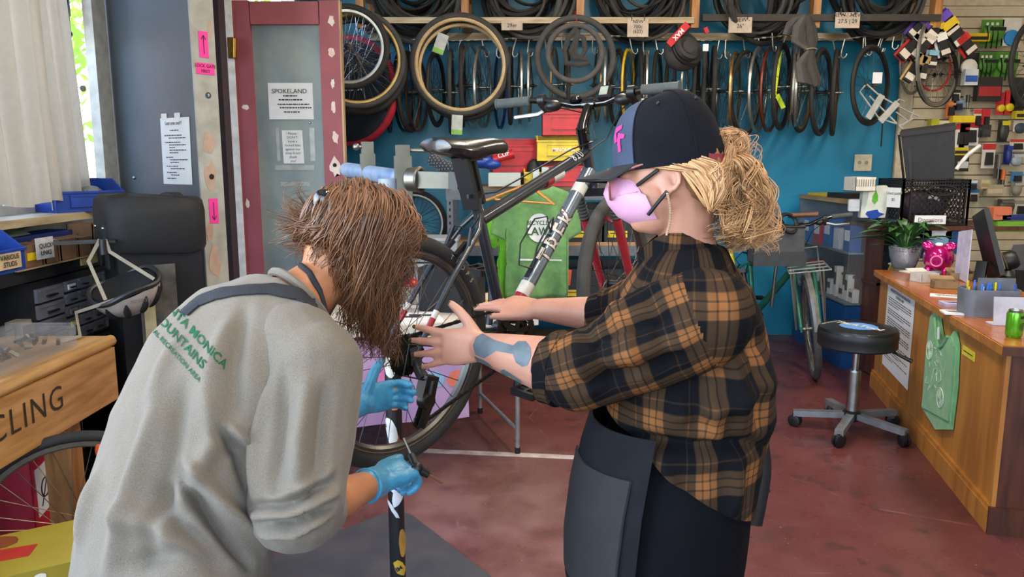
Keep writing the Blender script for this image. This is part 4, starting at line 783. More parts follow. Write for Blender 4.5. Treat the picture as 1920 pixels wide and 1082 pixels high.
# wheels hung from the chain:  (px centre, px width of the ellipse, py top, py bottom, tyre material, rim material, side, label)
DK = mat('rim_black', '#222124', .4, .3); SV = mat('rim_silver', '#bdbab2', .3, .8); BR = mat('rim_brown', '#6b4538', .4, .4); GD = mat('rim_gold', '#a58550', .35, .7); RDR = mat('rim_rust', '#8a3f2a', .4, .4); BLR = mat('rim_blue', '#2b4a9a', .35, .5); YLR = mat('rim_yellow', '#d8b21e', .4)
HW = [(729, 14, 96, 246, RUB, DK, 1, 'black wheel hanging beside the red trimmed bag'), (757, 44, 97, 246, None, DK, 1, 'black rim hung second from the red trimmed bag'), (768, 50, 100, 246, RUB, BR, 1, 'wheel with a reddish rim near the red trimmed bag'), (782, 48, 108, 245, None, BR, 1, 'brown rimmed wheel with a black hub on the chain'), (818, 40, 101, 236, RUB, DK, 1, 'black wheel hung behind the tan walled tyres'),
      (846, 12, 97, 250, RUBG, DK, 1, 'knobbly tyred wheel seen edge on behind the tan tyres'), (867, 10, 86, 236, RUB, DK, 1, 'slim black tyred wheel edge on inside the tan tyre ring'), (884, 44, 86, 236, None, SV, 1, 'silver rim seen through the tan walled tyre'), (906, 40, 90, 238, None, SV, 1, 'second silver rim seen through the tan walled tyre'), (938, 30, 92, 240, None, BLR, -1, 'blue rim hanging just past the tan walled tyre'),
      (957, 12, 92, 232, RUB, DK, 1, 'thin black wheel edge on beside the tan tyre'), (975, 14, 94, 232, None, SV, -1, 'silver drilled rim edge on beside the thin black wheel'), (993, 9, 94, 228, None, SV, 1, 'broad silver rim hanging edge on above the red bins'), (1040, 22, 92, 226, None, GD, 1, 'gold rim behind the plain black hanging tyre'), (1063, 14, 90, 226, RUB, SV, -1, 'black wheel hidden behind the hanging tube'), (1120, 20, 92, 228, None, GD, -1, 'gold rim seen past the hanging tube'), (1138, 16, 92, 230, None, SV, 1, 'silver rim just past the plain hanging tyre'),
      (1157, 34, 95, 234, RUB, BR, -1, 'brown rimmed wheel beside the yellow rim'), (1178, 30, 94, 230, None, YLR, 1, 'bright yellow rim above the handlebar'), (1196, 22, 95, 232, RUB, DK, -1, 'black wheel next to the yellow rim'), (1210, 12, 96, 230, None, SV, -1, 'silver drilled rim edge on past the yellow rim'), (1232, 22, 98, 236, RUB, DK, 1, 'black wheel hung beneath the folded new tyre'), (1256, 24, 98, 236, RUB, GD, -1, 'gold rimmed wheel partly under the folded new tyre'), (1283, 18, 98, 240, None, SV, 1, 'silver rim behind the dark cap'),
      (1305, 16, 92, 250, RUB, DK, 1, 'dark wheel edge on beside the folded new tyre'), (1322, 12, 92, 250, RUBG, DK, 1, 'grey knobbly tyre edge on near the cap'), (1336, 10, 90, 244, RUB, DK, -1, 'smooth black tyre edge on near the silver drilled rim'), (1356, 34, 98, 244, None, SV, -1, 'silver drilled rim leaning above the blond hair'), (1378, 26, 99, 244, None, GD, 1, 'yellowed rim beside the leaning silver rim'), (1398, 60, 99, 252, RUB, SV, 1, 'wide turned black tyred wheel above the blond hair'), (1422, 40, 92, 246, None, SV, 1, 'polished silver wheel left of the rust red rim'),
      (1444, 40, 92, 246, None, RDR, 1, 'rust red rim on the chain of wheels'), (1466, 38, 85, 241, RUB, DK, 1, 'black tyred wheel wrapped with neon tape'), (1484, 12, 88, 240, None, SV, -1, 'silver rim edge on left of the tube bundle'), (1496, 10, 88, 238, None, SV, 1, 'second silver rim edge on left of the tube bundle'), (1503, 42, 96, 246, RUB, GD, 1, 'black tyred wheel behind the inner tube bundle'), (1540, 42, 94, 252, RUB, DK, 1, 'black wheel hanging past the inner tube bundle'), (1565, 10, 96, 252, RUB, BR, 1, 'last edge-on wheel before the bare blue wall'), (1632, 70, 88, 233, RUB, DK, 1, 'black wheel with a white tag on the bare blue wall')]
for i, (px, w, y0, y1, ty, rm_, sd, lab) in enumerate(HW):
    Y = 6.48 + (.08 if i % 2 else -.05); h = (y1 - y0); R = h / 2 * Y / FPX * 1.0; c = at(px, (y0 + y1) / 2, Y)
    yaw = math.asin(min(.98, max(.04, (w - 8) / h))); d0 = wheel_meshes(.33, .036, 28, .0016) if ty else bare_rim(.31)
    q = thing('hung_wheel', lab, 'wheel', c, (0, rnd.uniform(0, 3), 0), 'wheels hung from the chain'); view = math.atan2(c.x, c.y)
    q.rotation_euler = (0, 0, 0); q.rotation_euler.z = PI / 2 - view + (-yaw if sd > 0 else yaw); k = R / (.33 if ty else .322); q.scale = (k, k, k)
    for n, m in (('tyre', ty), ('rim', rm_), ('hub', ALU if i % 3 else BLK), ('spokes', STEEL if i % 2 else mat('spoke_dark', '#55534f', .4, .9))):
        if m is not None: obj(n, d0[n], m, q, False)
# neon tape, white tag
one('neon_tape', MB().box(at(1455, 140, 6.3), (.045, .006, .37), (0, .08, 0)).box(at(1463, 190, 6.3), (.035, .006, .12), (0, -.5, 0)), mat('neon_yellow', '#d5ec12', .5), 'neon yellow tape strip on a hanging wheel', 'tape')
one('wheel_tag', MB().box(at(1645, 146, 6.3), (.075, .004, .085)), PAP, 'white tag on the wheel by the bare wall', 'tag')
# left group behind the red door
for i, (px, py, R, w, yaw, lab, ty, rm_) in enumerate(((652, 88, .30, .05, .12, 'wide tyred wheel hung nearest the red door', RUB, SV), (668, 110, .36, .045, .2, 'large grey tyred wheel hung behind the red door', RUBG, GD), (672, 122, .37, .05, .25, 'knobbly wheel hung behind the grey tyred one', RUB, DK))):
    q = thing('hung_wheel', lab, 'wheel', at(px, py, 5.75 + .12 * i), (0, .4 * i, yaw), 'wheels behind the red door'); wheel_parts(q, R, w, ty, rm_, BLK, CHR, .0018)
wbag = thing('wheel_bag', 'round black wheel bag with a red trimmed edge', 'bag', at(655, 165, 6.3)); cbg = at(655, 172, 6.3); ax = Vector((-.35, -1, 0))
obj('disc', MB().lathe(cbg, [(.02, -.05), (.36, -.05), (.395, -.03), (.395, .03), (.36, .05), (.02, .05)], ax, n=48), mat('bag_navy', '#1a1c28', .7, bump=.15), wbag); obj('red_trim', MB().torus(cbg, .40, .034, ax, n=48, m=10), mat('bag_red', '#b01f33', .6), wbag)
lettering('print', 'trans-x', .09, cbg + ax.normalized() * .056 + Vector((.02, 0, .03)), (.94, -.33, 0), (0, 0, 1), PAP, wbag, bold=.01)
# hanging tyres
def hanging_tyre(px, py, rx, ry, Y, w, m1, label, yaw=.12, tan=None):
    t = thing('hanging_tyre_casing', label, 'tyre', at(px, py, Y), (0, 0, yaw), 'tyres hanging from the rack rail'); R = ry / FPX * Y - w / 2
    obj('tread', MB().torus((0, 0, 0), R, w / 2, n=56, m=10, ry=w * .45), m1, t, False)
    if tan: obj('tan_sidewall', MB().torus((0, -w * .1, 0), R - w * .42, w * .3, n=56, m=8, ry=w * .35), tan, t, False)
    return t
hanging_tyre(863, 122, 82, 92, 6.14, .056, knob[1], 'front tan walled tyre hanging from the red zip tie', .1, GUM); hanging_tyre(868, 132, 80, 90, 6.21, .05, knob[0], 'rear tan walled tyre hanging behind its twin', .22, GUM)
hanging_tyre(1079, 108, 70, 75, 6.2, .05, RUBG, 'plain grey tyre hanging above the handlebar', .08); hanging_tyre(1078, 100, 50, 54, 6.13, .042, knob[2], 'small grey inner tube ring inside the plain tyre', .05)
t_ = thing('folded_tube', 'flat folded inner tube looped inside the grey tyre', 'inner tube', at(1085, 60, 6.08))
obj('loop', MB().tube([at(px, py, 6.08) for px, py in ((1082, 52), (1066, 70), (1058, 95), (1062, 118), (1085, 122), (1104, 118), (1098, 110), (1076, 108), (1070, 95), (1078, 80), (1086, 66), (1094, 72), (1098, 92), (1090, 108), (1078, 100), (1080, 78), (1084, 55))], .02, 8, flat=.25, up=(0, 1, 0)), knob[0], t_)
for px, py in ((862, 38), (1078, 40)): one('zip_tie', MB().torus(at(px, py, 6.25), .07, .004, (1, .1, 0), 16, 5), RED, 'red zip tie holding the %s to the rail' % ('tan walled tyres' if px < 900 else 'grey tyres'), 'zip tie')
for px, py, a, lab in ((826, 82, .35, 'price tag inside the tan walled tyre ring'), (857, 234, .05, 'price tag hanging below the tan walled tyres')):
    p = at(px, py, 6.1); tg = one('price_tag', MB().box(p, (.085, .003, .15), (0, a, 0)), mat('tag_grey', '#c3c6c2', .6), lab, 'tag'); obj('green_foot', MB().box(p - Matrix.Rotation(a, 3, 'Y') @ Vector((0, .003, .055)), (.084, .002, .035), (0, a, 0)), mat('tag_green', '#8cc152', .6), tg)
# folded new tyre pack with red label
fp = thing('folded_tyre_pack', 'folded new knobbly tyre with a red label', 'tyre', at(1282, 90, 5.9)); c = at(1285, 92, 5.9); rr = MB()
for k in range(4): rr.torus(c + Vector((.01 * k, .05 * k - .05, .0)), .075 + .03 * (k % 2), .032, (.5 + .1 * k, -1, .5), 30, 8)
obj('coils', rr, knob[3], fp); rr = MB(); rr.ell(c + Vector((-.02, 0, -.03)), (.14, .07, .13)); obj('tyre_mass', rr, knob[0], fp)
lq = obj('red_label', MB().box(c + Vector((-.075, -.09, .09)), (.05, .006, .2), (0, .75, .1)), RED, fp); lettering('print', 'MAX', .045, c + Vector((-.075, -.096, .09)), (-.68, -.07, -.73), (.73, 0, -.68), PAP, fp, bold=.02)
obj('white_tag', MB().box(c + Vector((.13, -.08, .0)), (.04, .004, .05)), PAP, fp)
# inner tube bundle
tb = thing('tube_bundle', 'bundle of grey inner tubes tied up below the rack', 'inner tube', at(1515, 40, 6.15))
for k in range(9):
    a = rnd.uniform(-1, 1); pts = [(1512 + a * 4, 30), (1500 + 18 * a + 8, 52), (1508 + 22 * a, 75), (1520 + 5 * a, 94), (1510 + 16 * a, 120), (1516 + 20 * a, 150), (1526 + 8 * a, 158 + 6 * a)]; obj('tube_fold', MB().tube([at(x, y, 6.15 + .03 * math.sin(k * 2)) for x, y in pts], [.02, .032, .034, .016, .03, .034, .02], 8, flat=.45, up=(0, 1, 0)), knob[2 if k % 2 else 1], tb)
for k in range(5): a = k / 4; obj('tube_fold', MB().tube([at(1510, 30, 6.2), at(1492 - 12 * a, 38 + 10 * a, 6.2), at(1480 - 6 * a, 60 + 6 * a, 6.2)], [.02, .034, .03], 8, flat=.4, up=(0, 1, 0)), knob[2], tb)
obj('rubber_band', MB().torus(at(1520, 94, 6.15), .045, .004, (0, .2, 1), 18, 5), mat('band_tan', '#b09a70', .6), tb)
# price signs
SG = mat('sign_buff', '#c9b8a6', .7)
for px, py, w, h, lines, lab in ((1196, 52, 38, 32, ('NEW', '700c', '(622)'), 'buff sign for new 700c tyres hanging from the rail'), (1388, 47, 42, 27, ('- NEW -', '26"'), 'buff sign for new 26 inch tyres hanging from the rail'), (1589, 38, 44, 27, ('NEW | NEW', '27.5 | 29'), 'buff sign with two arrows hanging from the rail'), (960, 48, 38, 16, ('29er',), 'pale sign half hidden under the second tyre bundle'), (1618, 305, 32, 30, (), 'cream double outlet plate on the blue wall')):
    Y = 6.27 if py < 100 else 6.88; p = at(px, py, Y); W_, H_ = w / FPX * Y, h / FPX * Y; s = one('price_sign' if lines else 'wall_plate', MB().box(p, (W_, .006, H_)), SG if lines else mat('plate_cream', '#d9cdb4', .5), lab, 'sign' if lines else 'outlet')
    for k, t in enumerate(lines): lettering('writing', t, H_ / (len(lines) + .6) * .95, p + Vector((0, -.004, H_ * .32 - k * H_ / (len(lines)) * .8)) if len(lines) > 1 else p + Vector((0, -.004, 0)), (1, 0, 0), (0, 0, 1), INK, s, bold=.004)
    if not lines:
        for dx in (-.03, .03): obj('socket', MB().lathe(p + Vector((dx, -.003, 0)), [(.016, 0), (.016, .003)], (0, -1, 0)), mat('socket_grey', '#9a9484', .5), s)
    elif py < 100 and px != 960:
        for dx in (-.3, .3): obj('clip', MB().box(p + Vector((dx * W_, -.002, H_ * .55)), (.006, .006, .05)), BLK, s)
        if px == 1589:
            for sg in (-1, 1): obj('arrow', MB().bar(p + Vector((sg * .01, -.005, .03)), p + Vector((sg * .07, -.005, .052)), .004, .004).bar(p + Vector((sg * .07, -.005, .052)), p + Vector((sg * .05, -.005, .054)), .004, .004), INK, s)
rp = one('paper_roll', MB().tube([at(1322, 52, 6.2), at(1326, 62, 6.2)], .02, 8), RED, 'small red packet beside the 26 inch sign', 'packet')
# chrome rack hanging at the slatwall edge
cr = thing('pannier_rack', 'white wire pannier rack hanging by the slatwall', 'bike rack', at(1650, 200, 6.3)); m_ = mat('rack_white', '#c9c9c4', .35, .4)
L_ = lambda *q: [at(x, y, 6.3) for x, y in q]
for pts in (((1622, 160), (1612, 172), (1648, 222), (1690, 235), (1712, 222)), ((1625, 158), (1650, 180), (1700, 208), (1722, 218)), ((1648, 222), (1686, 186), (1695, 190)), ((1680, 210), (1704, 228), (1714, 206)), ((1630, 180), (1695, 245))): obj('rack_wire', MB().tube(L_(*pts), .007, 6), m_, cr)
for a, b in (((1627, 222), (1654, 178)), ((1650, 228), (1683, 192))): obj('rack_plate', MB().bar(at(*a, 6.28), at(*b, 6.28), .05, .01, (0, 1, 0)), m_, cr)
obj('rack_strut', MB().tube(L_((1655, 230), (1652, 275)), .006, 6), BLK, cr)
# ---------------- metal shelving with bins
ms = thing('shelving_unit', 'grey slotted metal shelving with wooden decks', 'shelving', (.1, 6.0, 0)); SX0, SX1, SY0, SY1 = (838 - 960) / FPX * 5.9, (1262 - 960) / FPX * 5.9, 5.85, 6.45; zt = at(980, 350, 5.85).z
GM = mat('grey_metal', '#6d7076', .5, .4)
for i, x in enumerate((SX0 + .03, SX1)):
    for y in (SY0, SY1): obj('upright', MB().box((x, y, zt / 2), (.045, .03, zt)), GM, ms)
hol = MB()
for k in range(22): hol.box((SX0 + .03, SY0 - .016, .3 + k * .05), (.012, .003, .022))
obj('slots', hol, MATS['dark_hole'], ms)
decks = (zt, at(980, 455, 5.85).z, at(980, 565, 5.85).z, .15)
for z in decks:
    obj('shelf_beam', MB().box(((SX0 + SX1) / 2, SY0 - .012, z - .06), (SX1 - SX0, .02, .075)), GM, ms); obj('deck', MB().box(((SX0 + SX1) / 2, (SY0 + SY1) / 2, z - .01), (SX1 - SX0, SY1 - SY0, .025)), wood('deck_ply', '#b98f5f', '#94693b', axis='X'), ms)
def bin_at(px, py_base, w_px, h_px, Y, m, lab, rz=0, lip=.62, tagt=None, dp=.26):
    p = at(px, py_base, Y); return bin_thing('storage_bin', (p.x, Y + dp / 2, p.z), (w_px / FPX * Y, dp, h_px / FPX * Y), rz, m, lab, group='coloured bins on the metal shelving', lip=lip, name_tag=tagt)
def bin_on(px, z, w_px, h_px, Y, m, lab, **k):
    p = at(px, 300, Y); return bin_thing('storage_bin', ((px - 960) / FPX * Y, Y + .13, z), (w_px / FPX * Y, .26, h_px / FPX * Y), k.get('rz', 0), m, lab, group='coloured bins on the metal shelving', lip=k.get('lip', .78), name_tag=k.get('tagt'))
zz = zt + .004; hbin = 46 / FPX * 5.8
bin_on(1058, zz, 84, 46, 5.8, RED, 'lowest red bin in the stack under the yellow bin'); bin_on(1055, zz + hbin + .003, 96, 46, 5.78, YEL, 'yellow bin in the middle of the stack above the shelf', tagt='MINOURA'); bin_on(1058, zz + 2 * hbin + .006, 82, 50, 5.8, RED, 'topmost red bin behind the handlebar')
bin_on(966, zz + .10, 90, 62, 5.95, RED, 'tilted red bin beside the saddle', rz=.12); open_box('carton', ((966 - 960) / FPX * 5.95, 6.1, zz), (.34, .24, .095), .1, CARD, 'low carton under the tilted red bin')
bin_on(1000, zz, 34, 32, 5.72, YEL, 'small yellow bin of black parts beside the clear tub', lip=.8)
pb_ = one('parts_lump', MB().ell(at(1002, 318, 5.86), (.06, .05, .08)).box(at(1010, 312, 5.85), (.03, .04, .1), (.2, .3, 0)), knob[3], 'black rubber parts sticking out of the small yellow bin', 'parts')
tub = open_box('clear_tub', ((946 - 960) / FPX * 5.7, 5.8, zz), (.24, .2, .1), 0, glassy('tub_plastic', (.85, .87, .86), .3, .35), 'shallow clear plastic tub on the shelf behind the saddle', 'tub')
one('cartridge', MB().tube([at(925, 300, 5.75), at(963, 288, 5.75)], [.028, .035], 14), RED, 'red cylindrical bottle lying beside the clear tub', 'bottle'); lettering('print', 'CLIF', .045, at(944, 290, 5.7), (.95, 0, .3), (-.3, 0, .95), PAP, bpy.data.objects['cartridge'], bold=.02)
one('steel_bracket', MB().box(at(1022, 328, 5.68), (.05, .02, .11)).box(at(1005, 330, 5.68), (.045, .02, .1)), ALU, 'pair of steel brackets standing on the shelf edge', 'bracket')
one('blue_rag', MB().ell(at(905, 303, 5.78), (.1, .07, .05)).ell(at(922, 308, 5.75), (.07, .06, .04)), BLU, 'crumpled blue cloth behind the saddle', 'cloth')
one('white_bottle', MB().lathe((at(1098, 330, 5.75).x, 5.8, zz), [(.04, 0), (.042, .01), (.042, .09), (.03, .11), (.03, .13)]), WHT, 'small white tub beside the red bins', 'tub')
for k, (px, z, col, lab) in enumerate(((1092, decks[1], BLK, 'black bin with a yellow label on the middle deck'), (1092, decks[2], BLK, 'black bin with a yellow label on the lower deck'), (1170, decks[1], BLK, 'second black bin on the middle deck behind the wheel'), (1170, decks[2], BLK, 'second black bin on the lower deck behind the wheel'), (1010, decks[2], BLK, 'black bin hidden behind the green shirt'))):
    b_ = bin_on(px, z + .004, 82, 70, 5.86, mat('bin_black', '#16171a', .45), lab, lip=.85); obj('yellow_label', MB().box((-.05, -.138, .06), (.15, .004, .05)), YEL, b_, False)
one('orange_tag', MB().box(at(1062, 520, 5.82), (.07, .004, .12), (0, .1, 0)).box(at(1062, 520, 5.82) + Vector((0, .01, .1)), (.006, .02, .12)), mat('tag_orange', '#e2622a', .5), 'orange tag hanging from the lower deck', 'tag')
grip = thing('spare_grip', 'black studded grip lying on the clamp beam', 'grip', at(840, 312, 2.6)); gp = [at(812, 300, 2.75), at(858, 325, 2.62)]
obj('sleeve', MB().tube(gp, .022, 16), mat('studded_rubber', '#26272a', .7, bump=1, bscale=300), grip); stud = MB(); gd = (gp[1] - gp[0]); gR = frame_of(gd)
for i in range(9):
    for j in range(12): stud.ell(gp[0] + gd * ((i + .5) / 9) + gR @ Vector((0, .022 * math.cos(j * PI / 6 + i * .25), .022 * math.sin(j * PI / 6 + i * .25))), (.003, .003, .003), n=5, m=4)
obj('studs', stud, mat('stud_grey', '#6a6b6e', .6), grip)['kind'] = 'stuff'
one('quick_release', MB().ell(at(878, 324, 2.55), (.03, .02, .012)).tube([at(868, 318, 2.55), at(890, 330, 2.55)], .008, 8), ALU, 'silver lever lying beside the studded grip', 'lever')
# ---------------- green shirt on a hanger
GRN = mat('green_cotton', '#6f9f60', .85, bump=.2, bscale=200, sheen=.2)
def shirt(c, w, h, label, rz, m, name='t_shirt', sleeves=True, seed=1):
    t = thing(name, label, 't-shirt', c, (0, 0, rz)); k = w / 2
    left = [(0, h * .455), (-k * .2, h * .47), (-k * .36, h * .5), (-k * .72, h * .45), (-k, h * .3), (-k * 1.06, h * .08), (-k * .74, h * .02), (-k * .7, h * .14), (-k * .68, -h * .2), (-k * .7, -h * .5), (0, -h * .5)]
    right = [(-x, y) for x, y in left[::-1][1:-1]]; poly = left + right; bm = bmesh.new(); f = bm.faces.new([bm.verts.new((x, 0, y)) for x, y in poly]); bmesh.ops.triangulate(bm, faces=bm.faces)
    for _ in range(4):
        es = [e for e in bm.edges if e.calc_length() > .04]
        if es: bmesh.ops.subdivide_edges(bm, edges=es, cuts=1); bmesh.ops.triangulate(bm, faces=bm.faces)
    for v in bm.verts:
        x, z = v.co.x / k, v.co.z / h; d = .022 * math.sin(x * 7 + z * 3 + seed) * (.7 - z) + .012 * math.sin(x * 15 - z * 5) * (.6 - z); v.co.y = d - .03 * math.cos(x * 1.4)
    me = bpy.data.meshes.new('cloth'); bm.to_mesh(me); bm.free(); o = obj('cloth', me, m, t, False); set_smooth(me, 80); md = o.modifiers.new('th', 'SOLIDIFY'); md.thickness = .012; return t, o
sp = at(1006, 455, 5.35); ts, tso = shirt(sp, .60, .78, 'green printed t-shirt on a wooden hanger before the shelving', .12, GRN)
sb = bvh_of(tso); SX_, SZ_ = Vector((math.cos(.12), math.sin(.12), 0)), Vector((0, 0, 1)); pcen = at(1012, 428, 5.3)
mbd = MB(); decal(mbd, [(.085 * math.cos(2 * PI * i / 28), .1 * math.sin(2 * PI * i / 28)) for i in range(28)], pcen, SX_, SZ_, sb, .008, .2, .04); obj('white_disc', mbd, PAP, ts)
for t, dz, sz in (('BICYCLE', .035, .042), ('LAW', -.025, .075)): lettering('print', t, sz, pcen + Vector((-.012, 0, dz)), SX_, SZ_, mat('print_green', '#3c6a38', .8), ts, bold=.02, bvh=sb, reach=.2, lift=.012)
mbd = MB(); decal(mbd, [(-.14, -.01), (.16, -.02), (.16, -.03), (-.14, -.022)], pcen + Vector((0, 0, -.2)), SX_, SZ_, sb, .008, .2, .04); obj('print_line', mbd, PAP, ts)
hgr = thing('coat_hanger', 'wooden coat hanger holding the green shirt', 'hanger', at(985, 345, 5.38)); HW_ = wood('hanger_wood', '#d39a52', '#b97f3a', axis='X')
obj('shoulders', MB().tube([at(930, 368, 5.27), at(978, 350, 5.3), at(990, 346, 5.3), at(1040, 384, 5.25)], [.012, .018, .02, .012], 8, flat=.6), HW_, hgr); obj('crossbar', MB().cyl(at(928, 374, 5.26), at(1034, 382, 5.25), .007), HW_, hgr); obj('hook', MB().tube([at(985, 347, 5.3), at(984, 335, 5.4), at(988, 336, 5.84)], .004, 6), CHR, hgr)
h2_ = thing('coat_hanger', 'wooden coat hanger holding the lime shirt', 'hanger', at(985, 350, 5.5)); obj('shoulders', MB().tube([at(905, 378, 5.5), at(985, 352, 5.5), at(1065, 378, 5.5)], [.01, .016, .01], 8), HW_, h2_); obj('hook', MB().tube([at(985, 352, 5.5), at(984, 338, 5.6), at(984, 336, 5.84)], .004, 6), CHR, h2_); sp2 = at(985, 470, 5.5); shirt(sp2, .56, .72, 'lime green t-shirt hanging behind the printed one', .1, mat('lime_cotton', '#7fd032', .85, bump=.2, bscale=200), seed=4)
# ---------------- folding table with a banner
ft = thing('folding_table', 'white folding table with tubular steel legs', 'table', (-.5, 4.1, 0)); c0, c1 = Vector((.03, 3.98, 0)), Vector((-.2, 4.66, 0)); u = Vector((-.93, -.31, 0)).normalized(); TZ = .755
poly = [c0 + (c0 - c1) * .06 - u * .1, c1 + (c1 - c0) * .06 - u * .1, c1 + (c1 - c0) * .06 + u * 1.6, c0 + (c0 - c1) * .06 + u * 1.6]
obj('table_top', MB().prism([(p.x, p.y) for p in poly], (0, 0, TZ - .045), (1, 0, 0), (0, 1, 0), (0, 0, .045)), mat('table_white', '#d6d0c2', .5, var=.04), ft)
LG = mat('leg_grey', '#a9a9a8', .4, .6)
for off in (0, 1.4):
    for c in (c0, c1): obj('leg', MB().cyl(c + u * off + Vector((0, 0, .02)), c + u * off + Vector((0, 0, TZ - .04)), .0125), LG, ft); obj('foot_cap', MB().cyl(c + u * off, c + u * off + Vector((0, 0, .035)), .0155), BLK, ft)
    obj('leg_brace', MB().cyl(c0 + u * off + Vector((0, 0, .13)), c1 + u * off + Vector((0, 0, .13)), .011), LG, ft)
bn0 = c0 + u * .3 + (c0 - c1).normalized() * .055; bl = thing('banner', 'lilac printed banner hanging from the table front', 'banner', bn0); LIL = mat('banner_lilac', '#a382ad', .6, col2='#b79abf', scale=4)
bw, bh = .95, .42; ux = -u; rings = []
for i in range(13): k = i / 12; p = bn0 + u * (bw * (1 - k)) + Vector((0, 0, TZ - .06)); off = (c0 - c1).normalized() * (.012 * math.sin(k * 9)); rings.append([p + off, p + off * 1.6 + (c0 - c1).normalized() * .05 - Vector((0, 0, bh)), p + off * 1.6 + (c0 - c1).normalized() * .053 - Vector((0, 0, bh)), p + off + (c0 - c1).normalized() * .003])
ban = obj('cloth', MB().loft(rings), LIL, bl); bb_ = bvh_of(ban); nrmb = (c0 - c1).normalized()
for col, px, py, rx, ry in (('#e0795f', 842, 692, .06, .035), ('#8fb7d8', 798, 692, .05, .04), ('#a9c86a', 865, 690, .02, .04), ('#d87fb0', 700, 680, .06, .04)):
    mbd = MB(); decal(mbd, blob(rx, ry, 14, .25, px), at(px, py, 3.95), ux, (0, 0, 1), bb_, .004, .4, .03); obj('printed_patch', mbd, mat('patch_' + col[1:], col, .6), bl)
for k, t in enumerate(('brought to the Orange', 'Bicycle County Office')): lettering('mirrored_print', t, .04, at(820, 722 + k * 15, 3.95), -ux, (0, 0, 1), PAP, bl, bvh=None, lift=-.03)
def table_pt(px, py): d = at(px, py, 4) - Vector((0, 0, CAMH)); return Vector((0, 0, CAMH)) + d * ((TZ - CAMH) / d.z)
p = table_pt(845, 590); one('laptop_bag', MB().box(p + Vector((0, .1, .12)), (.34, .12, .24), (.05, 0, -.3)).tube([p + Vector((-.1, .1, .24)), p + Vector((-.05, .1, .3)), p + Vector((.05, .08, .3)), p + Vector((.1, .08, .24))], .01, 6), mat('bag_black', '#1b1b1f', .7, bump=.2), 'black bag standing on the folding table', 'bag')
p = table_pt(770, 598); one('paper_stack', MB().box(p + Vector((0, 0, .006)), (.3, .21, .012), (0, 0, .3)), PAP, 'stack of papers on the folding table', 'paper')
for k, (dx, dy, a) in enumerate(((.0, -.03, .3), (.05, .02, -.1))): one('pen', MB().cyl(p + Vector((-.06 + dx, dy, .017)), p + Vector((.06 + dx, dy + .03 * a, .017)), .004), BLK, ('black pen lying across the paper stack', 'second black pen beside the first on the paper stack')[k], 'pen')
one('yellow_pad', MB().box(table_pt(885, 568) + Vector((0, 0, .006)), (.16, .12, .012), (0, 0, -.3)), YEL, 'yellow notepad at the far edge of the folding table', 'notepad')
tn = open_box('wire_tin', table_pt(770, 575) + Vector((-.02, .15, 0)), (.24, .16, .1), -.3, ALU, 'shallow steel tin on the folding table', 'tin'); obj('red_contents', MB().ell((0, 0, .1), (.06, .05, .04)), RED, tn, False)
# clear storage boxes behind the table
for k, (px, py, w, h, lab) in enumerate(((812, 470, 90, 40, 'clear lidded storage box behind the rear tyre'), (815, 520, 90, 45, 'clear storage box stacked under another behind the tyre'))):
    p = at(px, py + h / 2, 5.3); t = thing('storage_box', lab, 'box', p, group='clear storage boxes'); W_, H_ = w / FPX * 5.3, h / FPX * 5.3
    obj('body', MB().box((0, .1, H_ / 2), (W_, .25, H_), taper=1.04), glassy('box_clear', (.8, .83, .86), .25, .4), t, False); obj('lid', MB().box((0, .1, H_ + .008), (W_ * 1.08, .28, .018)), mat('box_lid', '#b9bcc4', .4), t, False); obj('contents', MB().ell((0, .1, H_ * .4), (W_ * .4, .09, H_ * .35)), knob[3] if k else mat('pale_contents', '#a6a9ab', .6), t, False)
p = at(812, 545, 5.3); one('box_stand', MB().box((p.x, 5.4, p.z / 2 - .01), (.5, .3, p.z - .02)), mat('stand_grey', '#565a60', .6), 'grey pedestal holding the clear storage boxes', 'pedestal')
# dark bicycle parts against the blue wall, behind the stand
q = thing('hung_wheel', 'bare wheel leaning on the wall behind the clamp beam', 'wheel', at(775, 420, 6.78), (0, 0, .18)); one('wall_hook', MB().tube([Vector((q.location.x, 6.9, q.location.z + .22)), Vector((q.location.x, 6.72, q.location.z + .25)), Vector((q.location.x, 6.71, q.location.z + .29))], .008, 6), STEEL, 'steel wall hook behind the clamp beam', 'hook'); wheel_parts(q, .30, .045, RUB, SV, BLK, STEEL, .0016)
one('floor_tape', MB().prism([(-.75, -.028), (.9, -.028), (.9, .028), (-.75, .028)], (0, 3.96, .0005), (1, -.12, 0), (.12, 1, 0), (0, 0, .0012)), mat('worn_tape', '#c5bdb8', .7, col2='#a8938f', scale=14), 'worn white tape line on the red floor', 'tape')
# ================================================================== SALES SIDE: slatwall, counter, stool, parked bikes
SLX0, SLY = at(1690, 150, 6.85).x, 6.86; slz = at(1800, 10, 6.85).z
slw = struct('wall_slatwall', MB().box(((SLX0 + 5.14) / 2, SLY + .025, 1.4), (5.14 - SLX0, .02, slz * 2 - 2.75)), mat('slat_groove', '#7d6d58', .7), 'cream slatwall full of packaged bike accessories')
SLM = mat('slat_cream', '#cfc0a4', .55, var=.05); k = 0; z = .35; sm_ = MB().box((0, 0, 0), (5.14 - SLX0, .022, .086)).mesh('slat')
while z < slz: s_ = obj('slat', sm_, SLM, slw, False); s_.location = ((SLX0 + 5.14) / 2, SLY + .006, z); z += .095
obj('edge_board', MB().box((SLX0 + .05, SLY - .01, 1.35), (.11, .03, 2.5)), mat('edge_cream', '#d3c4a8', .6), slw)
obj('top_board', MB().box(((SLX0 + 5.14) / 2, SLY - .01, slz + .05), (5.14 - SLX0, .03, .11)), mat('edge_cream', '#d3c4a8', .6), slw)
def hexm(c): return mat('pack_' + c.lstrip('#'), c, .45, var=.06)
PK = 6.74
